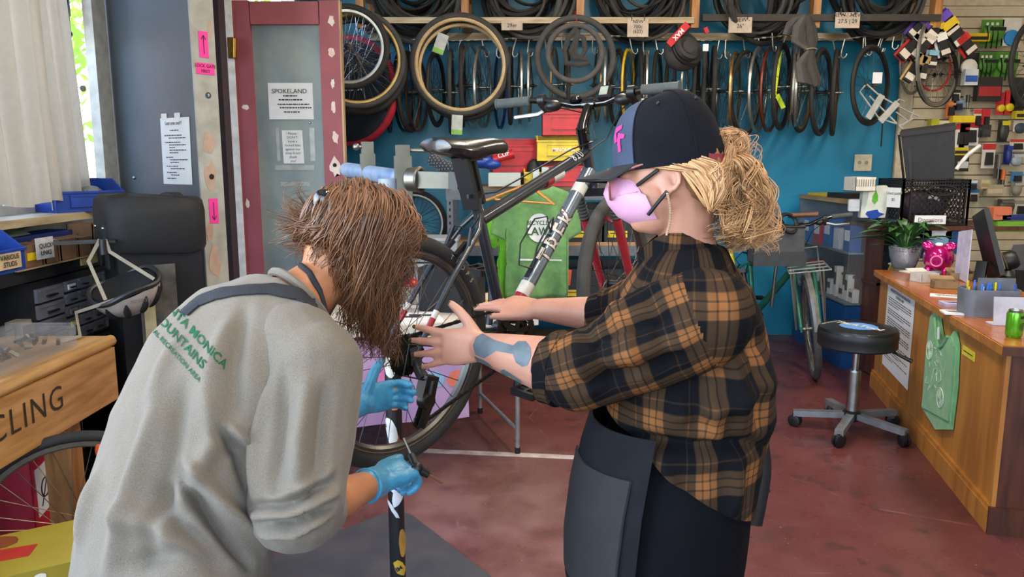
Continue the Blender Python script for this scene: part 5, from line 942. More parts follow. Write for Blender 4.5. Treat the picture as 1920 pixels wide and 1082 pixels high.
def pack(px, py, w, h, col, label, kind='card', acc='#e8e6e0', rot=0, dep=.03, name='accessory_pack', cat='packet'):
    """a hang card on the slatwall: backing, header, product, wire peg"""
    PK = 6.38 if kind == 'tyre' else 6.74; c = at(px, py, PK); W_, H_ = w / FPX * PK, h / FPX * PK; R = Matrix.Rotation(math.radians(rot), 4, 'Y'); t = thing(name, label, cat, mtx=Matrix.Translation(c) @ R, group='packs on the slatwall')
    P = lambda n, mb, m: obj(n, mb, m, t, False); P('backing', MB().box((0, 0, 0), (W_, .006, H_)), hexm(col)); P('peg', MB().cyl((0, .0, H_ * .45), (0, 6.85 - PK, H_ * .45), .003, n=6), STEEL)
    if kind == 'card': P('header', MB().box((0, -.004, H_ * .36), (W_ * .98, .004, H_ * .24)), hexm(acc)); P('product', MB().box((0, -dep * .6, -H_ * .12), (W_ * .55, dep, H_ * .5), taper=.85), BLK)
    if kind == 'pouch': P('product', MB().ell((0, -dep * .6, -H_ * .05), (W_ * .5, dep, H_ * .46)), hexm(col)); P('header', MB().box((0, -dep * 1.4, H_ * .33), (W_ * .8, .006, H_ * .2)), hexm(acc))
    if kind == 'box': P('carton', MB().box((0, -dep, 0), (W_, dep * 2, H_)), hexm(col)); P('print', MB().box((0, -dep * 2 - .002, -H_ * .1), (W_ * .9, .003, H_ * .4)), hexm(acc))
    if kind == 'disc': P('product', MB().lathe((0, -.003, -H_ * .22), [(W_ * .4, 0), (W_ * .4, .02), (W_ * .2, .03)], (0, -1, 0), 18), hexm(acc))
    if kind == 'strap':
        P('product', MB().ell((0, -dep, .0), (W_ * .48, dep, H_ * .36)), hexm(col)); P('band', MB().box((W_ * .08, -dep * 1.9, H_ * .12), (W_ * .7, .008, H_ * .13)), BLK)
        for j in range(3): P('tail', MB().tube([(-W_ * .4 + j * W_ * .22, -dep * 1.5, H_ * .25), (-W_ * .36 + j * W_ * .22, -dep * 2, -H_ * .1), (-W_ * .38 + j * W_ * .24, -dep * 1.6, -H_ * .62)], .008, 6, flat=.5), BLK); P('buckle', MB().box((-W_ * .4 + j * W_ * .22, -dep * 1.7, H_ * .3), (.018, .01, .022)), hexm('#d9d7cf'))
    if kind == 'tool': P('handle', MB().tube([(0, -.02, H_ * .5), (0, -.02, -H_ * .1)], W_ * .3, 8), hexm(acc)); P('shaft', MB().cyl((0, -.02, -H_ * .1), (0, -.02, -H_ * .5), W_ * .14), STEEL)
    if kind == 'tyre': P('band', MB().box((0, -dep, -.02), (W_ * .7, dep * 1.4, H_ * .8), taper=.9), hexm('#1e1d1e')); P('header', MB().box((0, -dep * 1.75, H_ * .3), (W_ * .85, .006, H_ * .3)), hexm(acc)); P('foot', MB().box((0, -dep * 1.75, -H_ * .32), (W_ * .72, .006, H_ * .2)), hexm('#d8cfc0'))
    return t
for a in ((1720, 54, 30, 44, '#4a2f8c', 'purple headed folding tyre pack at the top of the cluster', 'tyre', '#5a35a8', 40), (1707, 86, 24, 62, '#b8231f', 'red and white folding tyre pack hanging lowest in the cluster', 'tyre', '#e7dfd2', 42), (1728, 86, 24, 62, '#c22a20', 'red and black folding tyre pack second in the cluster', 'tyre', '#e7dfd2', 38), (1746, 58, 30, 40, '#3a3a3a', 'grey folding tyre pack with a yellow corner', 'tyre', '#e0b82a', 20), (1772, 45, 34, 46, '#40318f', 'black and purple folding tyre pack with a white oval', 'tyre', '#6a4fc0', -40), (1786, 62, 34, 56, '#2c2b2b', 'black folding tyre pack with a yellow band', 'tyre', '#e3c22d', -38), (1808, 84, 28, 40, '#b52620', 'red edged folding tyre pack at the cluster end', 'tyre', '#c92f28', -40), (1764, 84, 22, 44, '#d8d8d8', 'white and black folding tyre pack in the middle', 'tyre', '#eeeae0', -20),
          (1712, 128, 22, 56, '#b89a66', 'tan walled folded tyre hanging under the cluster', 'tyre', '#b89a66', 30), (1729, 128, 16, 46, '#b89a66', 'second tan walled folded tyre under the cluster', 'tyre', '#a58a58', 8), (1745, 110, 20, 30, '#7fa8b8', 'pale blue folded tyre under the cluster', 'tyre', '#7fb0c4', 4)):
    pack(a[0], a[1], a[2], a[3], a[4], a[5], a[6], a[7], a[8], .025)
for a in ((1860, 62, 40, 46, '#4d8a2b', 'green strap light pack on the upper slatwall', 'strap', '#4d8a2b'), (1848, 122, 34, 44, '#3f7a26', 'green strap light pack under the yellow box', 'strap', '#3f7a26'), (1886, 122, 40, 46, '#4d8a2b', 'green strap light pack beside the edge wheel', 'strap', '#4d8a2b'), (1896, 60, 34, 48, '#dcd8ce', 'white card with a bright blue light', 'disc', '#2a86c8'), (1816, 118, 36, 36, '#1d1c1c', 'black boxed pump head with a white disc', 'disc', '#e3e0d4'), (1822, 72, 50, 14, '#d9b81a', 'long yellow packet above the black box', 'box', '#1f1f1f'), (1814, 146, 24, 28, '#d5d8da', 'white and blue small box', 'box', '#2f5fb4'), (1848, 168, 44, 42, '#2a2425', 'black tool case pack with red header', 'box', '#a82a2e'),
          (1876, 194, 16, 40, '#c22430', 'red and white card with a yellow disc', 'disc', '#e3c81e'), (1892, 192, 18, 42, '#c9232c', 'second red card with a yellow disc', 'disc', '#e3c81e'), (1908, 178, 26, 62, '#232323', 'tall black pump pack beside the red cards', 'card', '#2c2c2c'), (1782, 205, 18, 30, '#c4653a', 'orange card near the silver rim', 'card', '#d98c50'), (1796, 198, 18, 20, '#4d6f9a', 'blue packet beside the orange card', 'card', '#7b97b5'), (1832, 222, 14, 34, '#d4cdbd', 'white lettered card beside the red card', 'card', '#c9423a'), (1848, 224, 15, 38, '#c4282e', 'red card with white border in the middle', 'card', '#c4282e'), (1746, 236, 14, 24, '#a8aa22', 'lime packet above the black bag', 'box', '#b8ba2c'),
          (1774, 240, 36, 26, '#dccfae', 'buff patch kit card above the black bag', 'disc', '#2a2622'), (1800, 224, 40, 12, '#e0c423', 'yellow packet behind the buff card', 'box', '#e0c423'), (1800, 254, 18, 44, '#d8d6d0', 'first white brake pad card of three', 'card', '#c22a30'), (1808, 254, 18, 44, '#d8d6d0', 'second white brake pad card of three', 'card', '#c22a30'), (1820, 250, 30, 44, '#e4e1da', 'front white brake pad card of three', 'card', '#c22a30'), (1842, 246, 16, 22, '#2a2a2c', 'small dark packet beside the brake pads', 'box', '#3a3a3c'), (1853, 292, 24, 46, '#d9d4cc', 'white card with a tall red panel', 'card', '#c1262c'), (1795, 284, 26, 14, '#d3b81f', 'yellow label pack behind the bag', 'box', '#2a2722'),
          (1798, 306, 22, 30, '#1e1e20', 'black packs behind the bag', 'box', '#c8c8c8'), (1888, 290, 13, 36, '#1f2f7d', 'dark blue pouch beside the plier card', 'pouch', '#2a3f9c'), (1907, 272, 28, 22, '#dfd9cc', 'white and red striped header card', 'card', '#c8362f'), (1904, 300, 22, 22, '#a7b0b8', 'clear bag of hooks under the striped card', 'pouch', '#bcc3c9'), (1880, 245, 18, 40, '#36352f', 'black cable lock with yellow loop', 'pouch', '#d9c422'), (1912, 236, 24, 20, '#cfcac0', 'white card with a dark bell', 'disc', '#33404f'), (1910, 216, 26, 14, '#cfc02a', 'yellow topped strip of lights', 'box', '#2a2a2a'), (1878, 334, 12, 32, '#3a3632', 'orange handled tool on the slatwall', 'tool', '#d8692c'),
          (1906, 332, 22, 20, '#3f78a8', 'blue headed small parts card', 'card', '#3f78a8'), (1904, 354, 18, 26, '#8a8578', 'bagged small parts under the blue card', 'pouch', '#a9a496'), (1822, 348, 22, 20, '#2f74b0', 'blue and white hang card beside the crate', 'card', '#dfe3e4'), (1824, 368, 20, 26, '#c8b79a', 'buff lower card beside the crate', 'card', '#2f74b0'), (1858, 356, 30, 20, '#a89a84', 'brown cardboard pack at an angle', 'box', '#c9b99c'), (1840, 345, 16, 16, '#c8b894', 'small tan pack near the crate', 'box', '#a8946c'), (1812, 190, 12, 22, '#8a8a86', 'small steel scissors on a peg', 'tool', '#2a2a2a'), (1870, 312, 12, 44, '#4a4844', 'long grey pump on the slatwall', 'tool', '#6a6a66'), (1790, 180, 20, 24, '#d8cdb6', 'white price card behind the silver rim', 'card', '#2a2a2a'), (1885, 385, 30, 22, '#4a4640', 'grey pouch low on the slatwall', 'pouch', '#6a655c'), (1912, 390, 22, 30, '#c9c0ae', 'pale card low at the slatwall end', 'card', '#8a8578')):
    pack(*a)
# rims over the slatwall edge
for px, py, h, wd, m_, ty, lab, Y in ((1760, 110, 172, 66, SV, None, 'silver rim leaning out from the slatwall', 6.5), (1752, 128, 84, 54, mat('rim_red', '#b2202c', .4), None, 'small red rim behind the silver rim', 6.55), (1758, 140, 116, 66, DK, RUB, 'black tyre hanging below the silver rim', 6.6), (1712, 110, 130, 40, SV, None, 'thin silver rim at the slatwall edge', 6.62), (1936, 122, 160, 66, DK, RUB, 'black tyred wheel cut by the picture edge', 6.3)):
    R = h / 2 * Y / FPX; q = thing('hung_wheel', lab, 'wheel', at(px, py, Y), (0, .0, PI / 2 - math.atan2(px - 960, FPX) - math.asin(min(.95, wd / h))), 'wheels at the slatwall'); kk = R / (.33 if ty else .322); q.scale = (kk,) * 3; d0 = wheel_meshes(.33, .036, 28, .0016) if ty else bare_rim(.31)
    for n, m in (('tyre', ty), ('rim', m_), ('hub', BLK), ('spokes', STEEL)):
        if m is not None and not (n in ('hub', 'spokes') and px == 1752): obj(n, d0[n], m, q, False)
# ---------------- counter
CN, CF, CH_ = Vector((2.03, 3.07, 0)), Vector((2.538, 5.26, 0)), .82; cu = (CF - CN).normalized(); cr_ = Vector((cu.y, -cu.x, 0)); CL = (CF - CN).length
OAKC = wood('counter_oak', '#b67a35', '#97602a', scale=3, axis='Z'); OAKD = wood('counter_dark', '#59301f', '#3d2015', axis='Z'); CD = .62
RCn = Matrix((cu, -cr_, Vector((0, 0, 1)))).transposed()
cn = thing('sales_counter', 'golden oak sales counter with a dark end panel', 'counter', CN)
def cbox(a, b, c, d, z0, z1): return MB().box(CN + cu * ((a + b) / 2) + cr_ * ((c + d) / 2) + Vector((0, 0, (z0 + z1) / 2)), (b - a, d - c, z1 - z0), RCn)
obj('front_panel', cbox(.02, CL, 0, .02, .0, CH_ - .03), OAKC, cn); obj('end_panel', cbox(-.0, .022, -.004, CD, 0, CH_ - .03), OAKD, cn); obj('carcass', cbox(.03, CL, .02, CD, .02, CH_ - .04), OAKD, cn); obj('far_panel', cbox(CL - .01, CL + .01, 0, CD, 0, CH_ - .03), OAKC, cn)
obj('corner_strip', cbox(-.004, .02, -.012, .006, .1, CH_ - .03), OAKC, cn)
TOPW = wood('counter_top_oak', '#a9662f', '#8a4c20', scale=3, axis='Y', rough=.25); obj('worktop', cbox(-.03, CL + .03, -.035, CD + .02, CH_ - .035, CH_), TOPW, cn); obj('top_edge', cbox(-.035, CL + .03, -.042, -.03, CH_ - .04, CH_ - .004), OAKC, cn); obj('end_edge', cbox(-.042, -.03, -.04, CD + .02, CH_ - .04, CH_ - .004), OAKD, cn)
obj('plinth', cbox(.0, CL, -.022, 0, 0, .1), OAKC, cn); obj('plinth_cap', cbox(.0, CL, -.016, 0, .1, .12), OAKC, cn); obj('end_plinth', cbox(-.018, 0, -.02, CD, 0, .12), OAKD, cn)
fo_ = lambda s, z: CN + cu * s - cr_ * .001 + Vector((0, 0, z)); fxv = -cu     # on the counter front, reading direction is towards the photographer
pn = sheet('policy_poster', fo_(2.03, .22), fxv, (0, 0, 1), .64, .55, PAP, 'long white policy poster on the counter front', 'poster')
lettering('heading', 'WE RESERVE THE RIGHT AND OBLIGATION', .024, fo_(1.71, .735) - cr_ * .003, fxv, (0, 0, 1), INK, pn, bold=.02); lettering('heading', 'OF REFUSAL AND', .024, fo_(1.71, .708) - cr_ * .003, fxv, (0, 0, 1), INK, pn, bold=.02)
rows = []; rr_ = random.Random(5); z = .68
while z > .26:
    n = rr_.randint(2, 4)
    for q_ in range(n): rows.append((z, .07, .86 if q_ < n - 1 else rr_.uniform(.3, .7))); z -= .0145
    z -= .015
text_lines(pn, fo_(2.03, 0) - cr_ * .001, fxv, (0, 0, 1), .64, rows, th=.006)
yl = sheet('yellow_label', fo_(.54, .65), fxv, (0, 0, 1), .17, .045, mat('label_yellow', '#d9c93a', .6), 'yellow paper label on the counter front', 'label'); text_lines(yl, fo_(.54, .65) - cr_ * .001, fxv, (0, 0, 1), .17, [(.018, .1, .75)], th=.006)
# folded green shirt pinned to the counter
gs = thing('display_shirt', 'folded green t-shirt with white bicycle print on the counter', 't-shirt', fo_(.9, .5)); o = fo_(1.03, .21) - cr_ * .004; GR2 = mat('leaf_green_cotton', '#6fab74', .85, bump=.15, bscale=200, sheen=.2)
oc = lambda x, y: (x * .48, y * .93)
body = [(.02, .02), (.55, -.02), (1.0, .06), (1.03, .3), (.97, .5), (.93, .53), (.84, .57), (.7, .51), (.55, .45), (.42, .52), (.3, .6), (.12, .6), (.02, .56), (-.02, .3)]
mbs = MB(); mbs.prism([oc(*p) for p in body], o, fxv, (0, 0, 1), -cr_ * .016); so = obj('cloth', mbs, GR2, gs)
mbs = MB().prism([oc(*p) for p in ((.06, .03), (.97, .1), (.99, .3), (.93, .5), (.8, .54), (.71, .5), (.53, .42), (.4, .49), (.28, .57), (.1, .55))], o - cr_ * .016, fxv, (0, 0, 1), -cr_ * .008); obj('front_fold', mbs, GR2, gs)
obj('collar', MB().tube([o - cr_ * .026 + fxv * (x * .48) + Vector((0, 0, y * .93)) for x, y in ((.28, .585), (.36, .5), (.5, .44), (.62, .47), (.74, .53))], .008, 8), GR2, gs)
obj('size_tag', MB().prism([(-.014, 0), (.014, 0), (.014, .06), (-.014, .06)], o + fxv * .235 - cr_ * .03 + Vector((0, 0, .45)), fxv + Vector((0, 0, .3)), Vector((0, 0, 1)) - fxv * .3, -cr_ * .002), PAP, gs)
wp = MB(); q0 = o - cr_ * .0265
for cx, cz in ((.09, .36), (.33, .17)):
    wp.torus(q0 + fxv * cx + Vector((0, 0, cz)), .05, .0022, cr_, 28, 4)
    for j in range(10): a = PI * j / 10; d_ = (fxv * math.cos(a) + Vector((0, 0, math.sin(a)))) * .05; wp.bar(q0 + fxv * cx + Vector((0, 0, cz)) - d_, q0 + fxv * cx + Vector((0, 0, cz)) + d_, .0018, .0018, cr_)
rr_ = random.Random(8)
for j in range(26):
    p = q0 + fxv * rr_.uniform(.07, .36) + Vector((0, 0, rr_.uniform(.16, .4))); a = rr_.uniform(0, PI); l = rr_.uniform(.01, .028); d_ = (fxv * math.cos(a) + Vector((0, 0, math.sin(a)))) * l; wp.bar(p - d_, p + d_, rr_.uniform(.003, .008), .002, cr_)
obj('bicycle_print', wp, mat('print_pale', '#cfe3c9', .7), gs)['kind'] = 'stuff'; lettering('print', 'Spokeland', .042, q0 + fxv * .28 + Vector((0, 0, .345)), fxv - Vector((0, 0, .35)), Vector((0, 0, 1)), mat('print_pale', '#cfe3c9', .7), gs)
# ---------------- things on the counter
def on(px, py, z=CH_): d = at(px, py, 4) - Vector((0, 0, CAMH)); return Vector((0, 0, CAMH)) + d * ((z - CAMH) / d.z)
p = on(1694, 503); pot = thing('potted_plant', 'leafy peace lily in a silver mosaic pot', 'plant', p); SVP = mat('silver_mosaic', '#b9bcc2', .25, .6, bump=.5, bscale=60)
obj('pot', MB().lathe(p, [(.062, 0), (.075, .01), (.098, .09), (.102, .15), (.098, .155), (.09, .14)], n=28), SVP, pot); tl_ = MB()
for i in range(9):
    for j in range(32):
        a = 2 * PI * j / 32; r = .0665 + .0355 * (i / 8) ** .7; tl_.box(p + Vector((r * 1.01 * math.cos(a), r * 1.01 * math.sin(a), .012 + i * .0165)), (.004, .015, .0125), (0, 0, a))
obj('mosaic_tiles', tl_, mat('mirror_tile', '#d3d6dc', .12, .8), pot)['kind'] = 'stuff'; obj('soil', MB().lathe(p + Vector((0, 0, .13)), [(.092, 0), (.06, .012), (0, .014)]), mat('soil', '#2c2018', .9), pot)
LF = mat('dark_leaf', '#3f6b35', .4, col2='#2c5229', scale=12); rp_ = random.Random(21)
for k in range(52):
    a = rp_.uniform(0, 2 * PI); reach = rp_.uniform(.1, .3); hgt = rp_.uniform(.04, .3); w = rp_.uniform(.018, .042); d_ = Vector((math.cos(a), math.sin(a), 0)); sd_ = Vector((-d_.y, d_.x, 0)); b0 = p + Vector((0, 0, .14)) + d_ * .03; rings = []
    if k < 3: d_ = Vector((-.9, -.3 + .2 * k, 0)).normalized(); sd_ = Vector((-d_.y, d_.x, 0)); reach, hgt, w = .34, .26 - .07 * k, .05
    for i in range(9): t = i / 8; c = b0 + d_ * (reach * t ** 1.2) + Vector((0, 0, hgt * (1.7 * t - t * t * 1.15))); ww = w * math.sin(PI * max(.03, min(.97, (t - .25) / .75))) if t > .3 else .003; rings.append([c - sd_ * ww + Vector((0, 0, .25 * ww)), c, c + sd_ * ww + Vector((0, 0, .25 * ww)), c + Vector((0, 0, -.002))])
    obj('leaf', MB().loft(rings), LF, pot)
p = on(1757, 512); pg = thing('piggy_bank', 'shiny magenta piggy bank beside the silver pot', 'piggy bank', p); MG = mat('magenta_chrome', '#d4157c', .16, .6, coat=.6); f = Vector((-.55, -.83, 0)).normalized(); sd_ = Vector((-f.y, f.x, 0)); RP = Matrix((f, sd_, Vector((0, 0, 1)))).transposed(); c = p + Vector((0, 0, .105))
obj('body', MB().ell(c, (.115, .095, .092), RP), MG, pg); obj('snout', MB().lathe(c + f * .09 - Vector((0, 0, .012)), [(.042, 0), (.036, .03), (.034, .036)], f, sx=1.15), MG, pg); obj('snout_ring', MB().torus(c + f * .125 - Vector((0, 0, .012)), .033, .005, f, 24, 6), mat('magenta_pale', '#f07ab8', .3), pg)
for s in (-1, 1):
    obj('nostril', MB().ell(c + f * .127 + sd_ * (.012 * s) - Vector((0, 0, .012)), (.004, .004, .009), RP), mat('nostril_dark', '#5b0d33', .5), pg); obj('ear', MB().ell(c + f * .035 + sd_ * (.066 * s) + Vector((0, 0, .08)), (.01, .038, .03), RP @ Euler((.35 * s, -.3, 0)).to_matrix()).ell(c + f * .047 + sd_ * (.066 * s) + Vector((0, 0, .078)), (.006, .022, .018), RP @ Euler((.35 * s, -.3, 0)).to_matrix()), MG, pg); obj('eye', MB().ell(c + f * .095 + sd_ * (.035 * s) + Vector((0, 0, .028)), (.006, .006, .006)), BLK, pg)
    for q_ in (.055, -.055): obj('foot', MB().lathe(p + f * q_ + sd_ * (.05 * s), [(.022, 0), (.026, .03), (.02, .045)]), MG, pg)
obj('coin_sticker', MB().lathe(c + Vector((0, 0, .09)) + f * .03, [(.022, -.004), (.022, .004)], Vector((f.x * .35, f.y * .35, 1))), PAP, pg)
p = on(1850, 590); pb2 = thing('pen_caddy', 'grey plastic caddy crowded with pens', 'pen holder', p); GP = mat('caddy_grey', '#6f737d', .4); RW, RD, RHt = .24, .15, .13; aC = math.atan2(cu.y, cu.x)
Rr = Matrix.Rotation(-.12, 3, 'Z'); ot = [Vector((q[0], q[1], 0)) for q in rrect(RW, RD, .035, 4)]; inn = [q * .95 for q in ot]
obj('body', MB().loft([[p + Rr @ q for q in ot], [p + Rr @ (q * 1.03) + Vector((0, 0, RHt)) for q in ot], [p + Rr @ (q * .98) + Vector((0, 0, RHt)) for q in ot], [p + Rr @ q + Vector((0, 0, .01)) for q in inn]]), GP, pb2); obj('back_wall', MB().box(p + Rr @ Vector((.03, .0, .09)), (.17, .006, .18), Rr), GP, pb2)
for k in range(34):
    b0 = p + Rr @ Vector((rp_.uniform(-.1, .1), rp_.uniform(-.06, .06), .02)); e = b0 + Vector((rp_.uniform(-.015, .015), rp_.uniform(-.02, .02), rp_.uniform(.115, .15))); cl = ('#2f6fd0', '#2f6fd0', '#3a7be0', '#2459b8', '#e6e6e2', '#33302f', '#c43a2c', '#d8c22f', '#3f8a4a', '#8a5a3a')[k % 10]
    w_ = ('blue', 'blue', 'bright blue', 'deep blue', 'white', 'black', 'red', 'yellow', 'green', 'brown')[k % 10]; pn_ = thing('pen', '%s pen standing in the grey caddy' % w_, 'pen', b0, group='%s pens in the grey caddy' % w_); obj('barrel', MB().tube([b0, b0.lerp(e, .8)], .0045, 6), hexm(cl), pn_); obj('cap', MB().tube([b0.lerp(e, .8), e], [.0055, .005], 6), hexm(cl), pn_)
rd_ = one('marker', MB().cyl(p + Rr @ Vector((-.02, .03, .165)), p + Rr @ Vector((.11, .03, .16)), .011), RED, 'fat red marker lying on top of the pens', 'marker')
p = on(1900, 632); can = thing('drink_can', 'bright green drink can at the counter end', 'can', p); obj('body', MB().lathe(p, [(.026, 0), (.031, .008), (.033, .014), (.033, .1), (.031, .108)], n=28), mat('can_green', '#5fb01e', .25, .5, coat=.4), can); obj('rim', MB().lathe(p, [(.0265, .1085), (.0275, .118), (.025, .119), (.024, .112), (.0, .111)], n=28), ALU, can)
cb_ = MB().lathe(p, [(.0332, .0), (.0332, .115)], n=40); cbv = BVHTree.FromPolygons([Vector(v) for v in cb_.v], cb_.f); mbd = MB(); decal(mbd, blob(.016, .018, 16, .12, 3), p + Vector((.008, 0, .05)), (.98, .2, 0), (0, 0, 1), cbv, .0006, .1, .006); obj('printed_emblem', mbd, mat('can_dark', '#2f5f1c', .4), can); mbd = MB(); decal(mbd, [(-.02, -.006), (.02, -.006), (.02, .006), (-.02, .006)], p + Vector((.014, 0, .09)), (.98, .2, 0), (0, 0, 1), cbv, .0006, .1, .006); obj('printed_band', mbd, INK, can)
p = on(1888, 612); one('card_holder', MB().box(p + Vector((.02, .02, .065)), (.14, .004, .13), (-.15, 0, -.12)).box(p + Vector((.02, .045, .004)), (.14, .06, .006), (0, 0, -.12)), mat('frosted_white', '#c6c4d0', .4), 'frosted card holder behind the green can', 'card holder')
p = on(1853, 545); one('tape_roll', MB().lathe(p, [(.05, 0), (.05, .05), (.038, .05), (.038, 0)], closed=True), mat('tape_cream', '#d9d4c6', .5), 'roll of cream tape behind the pen caddy', 'tape')
for px, py, w, d_, h, rz, m_, lab in ((1733, 528, .13, .1, .055, .25, mat('carton_white', '#cfc9bf', .7), 'open white carton on the counter'), (1770, 540, .13, .09, .045, -.25, mat('kraft', '#8f7350', .8), 'small kraft card box beside the white carton'), (1800, 524, .14, .1, .045, -.3, mat('kraft', '#8f7350', .8), 'kraft card box behind the first one')): open_box('card_box', on(px, py), (w, d_, h), rz, m_, lab, flaps=True)
for px, py, w, d_, h, rz, lab, n in ((1782, 556, .2, .1, .003, -.5, 'white printed flyer on the counter edge', 1), (1795, 574, .15, .1, .018, -.2, 'stack of white and violet cards', 1), (1798, 588, .15, .1, .008, -.25, 'loose cards beside the card stack', 1), (1716, 510, .16, .12, .004, .3, 'white paper under the plant pot edge', 0), (1745, 512, .14, .08, .02, .2, 'white and black lettered packet near the piggy bank', 1)):
    q = on(px, py); s_ = one('card_stack', MB().box(q + Vector((0, 0, h / 2 + .0005)), (w, d_, h), (0, 0, rz)), PAP if 'violet' not in lab else mat('card_violet', '#b9b2cf', .6), lab, 'paper')
    if n: R_ = Matrix.Rotation(rz, 3, 'Z'); text_lines(s_, q + R_ @ Vector((-w * .42, -d_ * .3, 0)) + Vector((0, 0, h)), R_ @ Vector((1, 0, 0)), R_ @ Vector((0, 1, 0)), w * .85, [(d_ * .15, .1, .8), (d_ * .4, .05, .85)], th=d_ * .13)
p = on(1678, 498); one('tissue', MB().ell(p + Vector((0, 0, .012)), (.05, .03, .014)).ell(p + Vector((.02, .02, .02)), (.03, .03, .02)), mat('tissue_cream', '#d9d0bb', .8), 'crumpled tissue on the counter corner', 'tissue'); one('sticky_note', MB().box(p + Vector((-.035, -.0, -.045)), (.05, .003, .1), (.1, .35, .5)), mat('note_yellow', '#dcc14a', .7), 'yellow sticky note hanging off the counter corner', 'note')
# screen, lamp, laptop behind the caddy
p = on(1835, 528); mn = thing('monitor', 'dark monitor leaning with its back turned, on the counter', 'monitor', p); a0, a1 = at(1832, 392, p.y + .05), at(1890, 512, p.y - .02)
obj('casing', MB().bar(at(1838, 398, p.y + .1), at(1868, 520, p.y - .02), .3, .03, (1, -.3, .2)), BLK, mn); obj('bezel_edge', MB().bar(at(1850, 400, p.y + .08), at(1880, 505, p.y), .05, .02, (1, -.3, .2)), mat('khaki_edge', '#6d6a4e', .5), mn); obj('stand', MB().bar(p, p + Vector((.03, .03, .12)), .06, .03), BLK, mn)
one('sign_panel', MB().prism([(0, 0), (.19, .02), (.19, .3), (0, .33)], on(1812, 530) + Vector((-.01, -.02, 0)), Vector((.15, .98, 0)), (0, 0, 1), (.006, 0, 0)), mat('panel_pale', '#cfcbe0', .5), 'pale upright sign panel edge on at the monitor', 'sign')
p = on(1890, 522); lm = thing('desk_lamp', 'black round headed desk lamp lying by the laptop', 'lamp', p); obj('head', MB().lathe(p + Vector((.0, .05, .1)), [(.03, -.07), (.05, -.05), (.062, 0), (.06, .05), (.045, .075), (.0, .08)], (.8, -.4, .35), n=24), BLK, lm); obj('trim_ring', MB().torus(p + Vector((.0, .05, .1)), .0625, .003, (.8, -.4, .35), 28, 5), GD, lm); obj('base', MB().lathe(p, [(.05, 0), (.05, .02), (.02, .05)]), BLK, lm); obj('cord', MB().tube([p + Vector((-.05, .03, .08)), p + Vector((-.12, 0, .05)), p + Vector((-.14, -.03, .01)), p + Vector((-.05, -.05, .006))], .004, 6), BLK, lm)
p = on(1925, 520); lt = thing('laptop', 'silver laptop opened beside the desk lamp', 'laptop', p); obj('lid', MB().box(p + Vector((.03, .08, .11)), (.33, .008, .22), (.35, 0, .35)), mat('laptop_grey', '#8b8f98', .35, .5), lt); obj('base', MB().box(p + Vector((.06, .2, .008)), (.33, .23, .016), (0, 0, .35)), mat('laptop_grey', '#8b8f98', .35, .5), lt)
p = on(1918, 545); one('phone', MB().box(p + Vector((0, 0, .05)), (.075, .008, .15), (-.6, 0, -.3)), GLOSSK, 'black phone propped up beside the laptop', 'phone')
# ---------------- desk behind the counter with crate and bag
dz = at(1740, 424, 5.5).z; dk = thing('back_desk', 'dark wooden back desk holding the milk crate', 'desk', (3.2, 5.75, 0)); dX0, dX1 = at(1648, 424, 5.5).x, 5.0
obj('top', MB().box(((dX0 + dX1) / 2, 5.78, dz - .015), (dX1 - dX0, .6, .03)), OAKD, dk)
for x in (dX0 + .03, dX1 - .03): obj('side', MB().box((x, 5.78, dz / 2), (.03, .56, dz - .04)), OAKD, dk)
obj('shelf', MB().box(((dX0 + dX1) / 2, 5.78, dz * .62), (dX1 - dX0, .56, .02)), OAKD, dk)
ck = thing('milk_crate', 'black milk crate with lattice sides and handwritten tag', 'crate', at(1740, 424, 5.55)); cx0, cx1 = at(1692, 400, 5.52).x, at(1815, 400, 5.52).x; cz0, cz1 = dz + .002, at(1740, 336, 5.52).z; cy0, cy1 = 5.53, 5.9; hC = cz1 - cz0; CK = mat('crate_black', '#1b1a1e', .5)
def lattice(o, x, w, name):
    mb = MB(); o, x = Vector(o), Vector(x); n = x.cross(Vector((0, 0, 1))); q = lambda s, z: o + x * s + Vector((0, 0, z))
    for z in (.01, hC * .12, hC * .8, hC * .87, hC * .94, hC - .004): mb.bar(q(0, z), q(w, z), .012, .008)
    for s in (0, w * .12, w * .88, w): mb.bar(q(s, 0), q(s, hC), .012, .012)
    for j in range(1, 24): mb.bar(q(w * j / 24, hC * .8), q(w * j / 24, hC), .006, .006)
    a, b, c_, d_ = w * .12, w * .88, hC * .12, hC * .8
    for sg in (1, -1):
        for j in range(-8, 14):
            s0 = a + j * .045; pts = []; 
            for z in (c_, d_): pts.append((s0 + (z - c_) if sg > 0 else s0 + (d_ - z), z))
            (s1, z1), (s2, z2) = pts
            def clip(s, z, S, Z):
                if s < a: k = (a - s) / (S - s); return a, z + k * (Z - z)
                if s > b: k = (b - s) / (S - s); return b, z + k * (Z - z)
                return s, z
            if max(s1, s2) < a + .005 or min(s1, s2) > b - .005: continue
            e1, e2 = clip(s1, z1, s2, z2), clip(s2, z2, s1, z1); mb.bar(q(*e1), q(*e2), .006, .006)
    return obj(name, mb, CK, ck)
lattice((cx0, cy0, cz0), (1, 0, 0), cx1 - cx0, 'lattice_side'); lattice((cx0, cy1, cz0), (0, -1, 0), cy1 - cy0, 'lattice_side'); lattice((cx0, cy1, cz0), (1, 0, 0), cx1 - cx0, 'lattice_side'); lattice((cx1, cy1, cz0), (0, -1, 0), cy1 - cy0, 'lattice_side'); obj('floor_grid', MB().box(((cx0 + cx1) / 2, (cy0 + cy1) / 2, cz0 + .006), (cx1 - cx0, cy1 - cy0, .012)), CK, ck)
obj('handle_slot', MB().tube([((cx0 + cx1) / 2 + .04 + .1 * math.cos(a), cy0 - .004, cz0 + hC * .76 + .035 * math.sin(a)) for a in [2 * PI * q / 24 for q in range(24)]], .009, 6, closed=True), CK, ck)
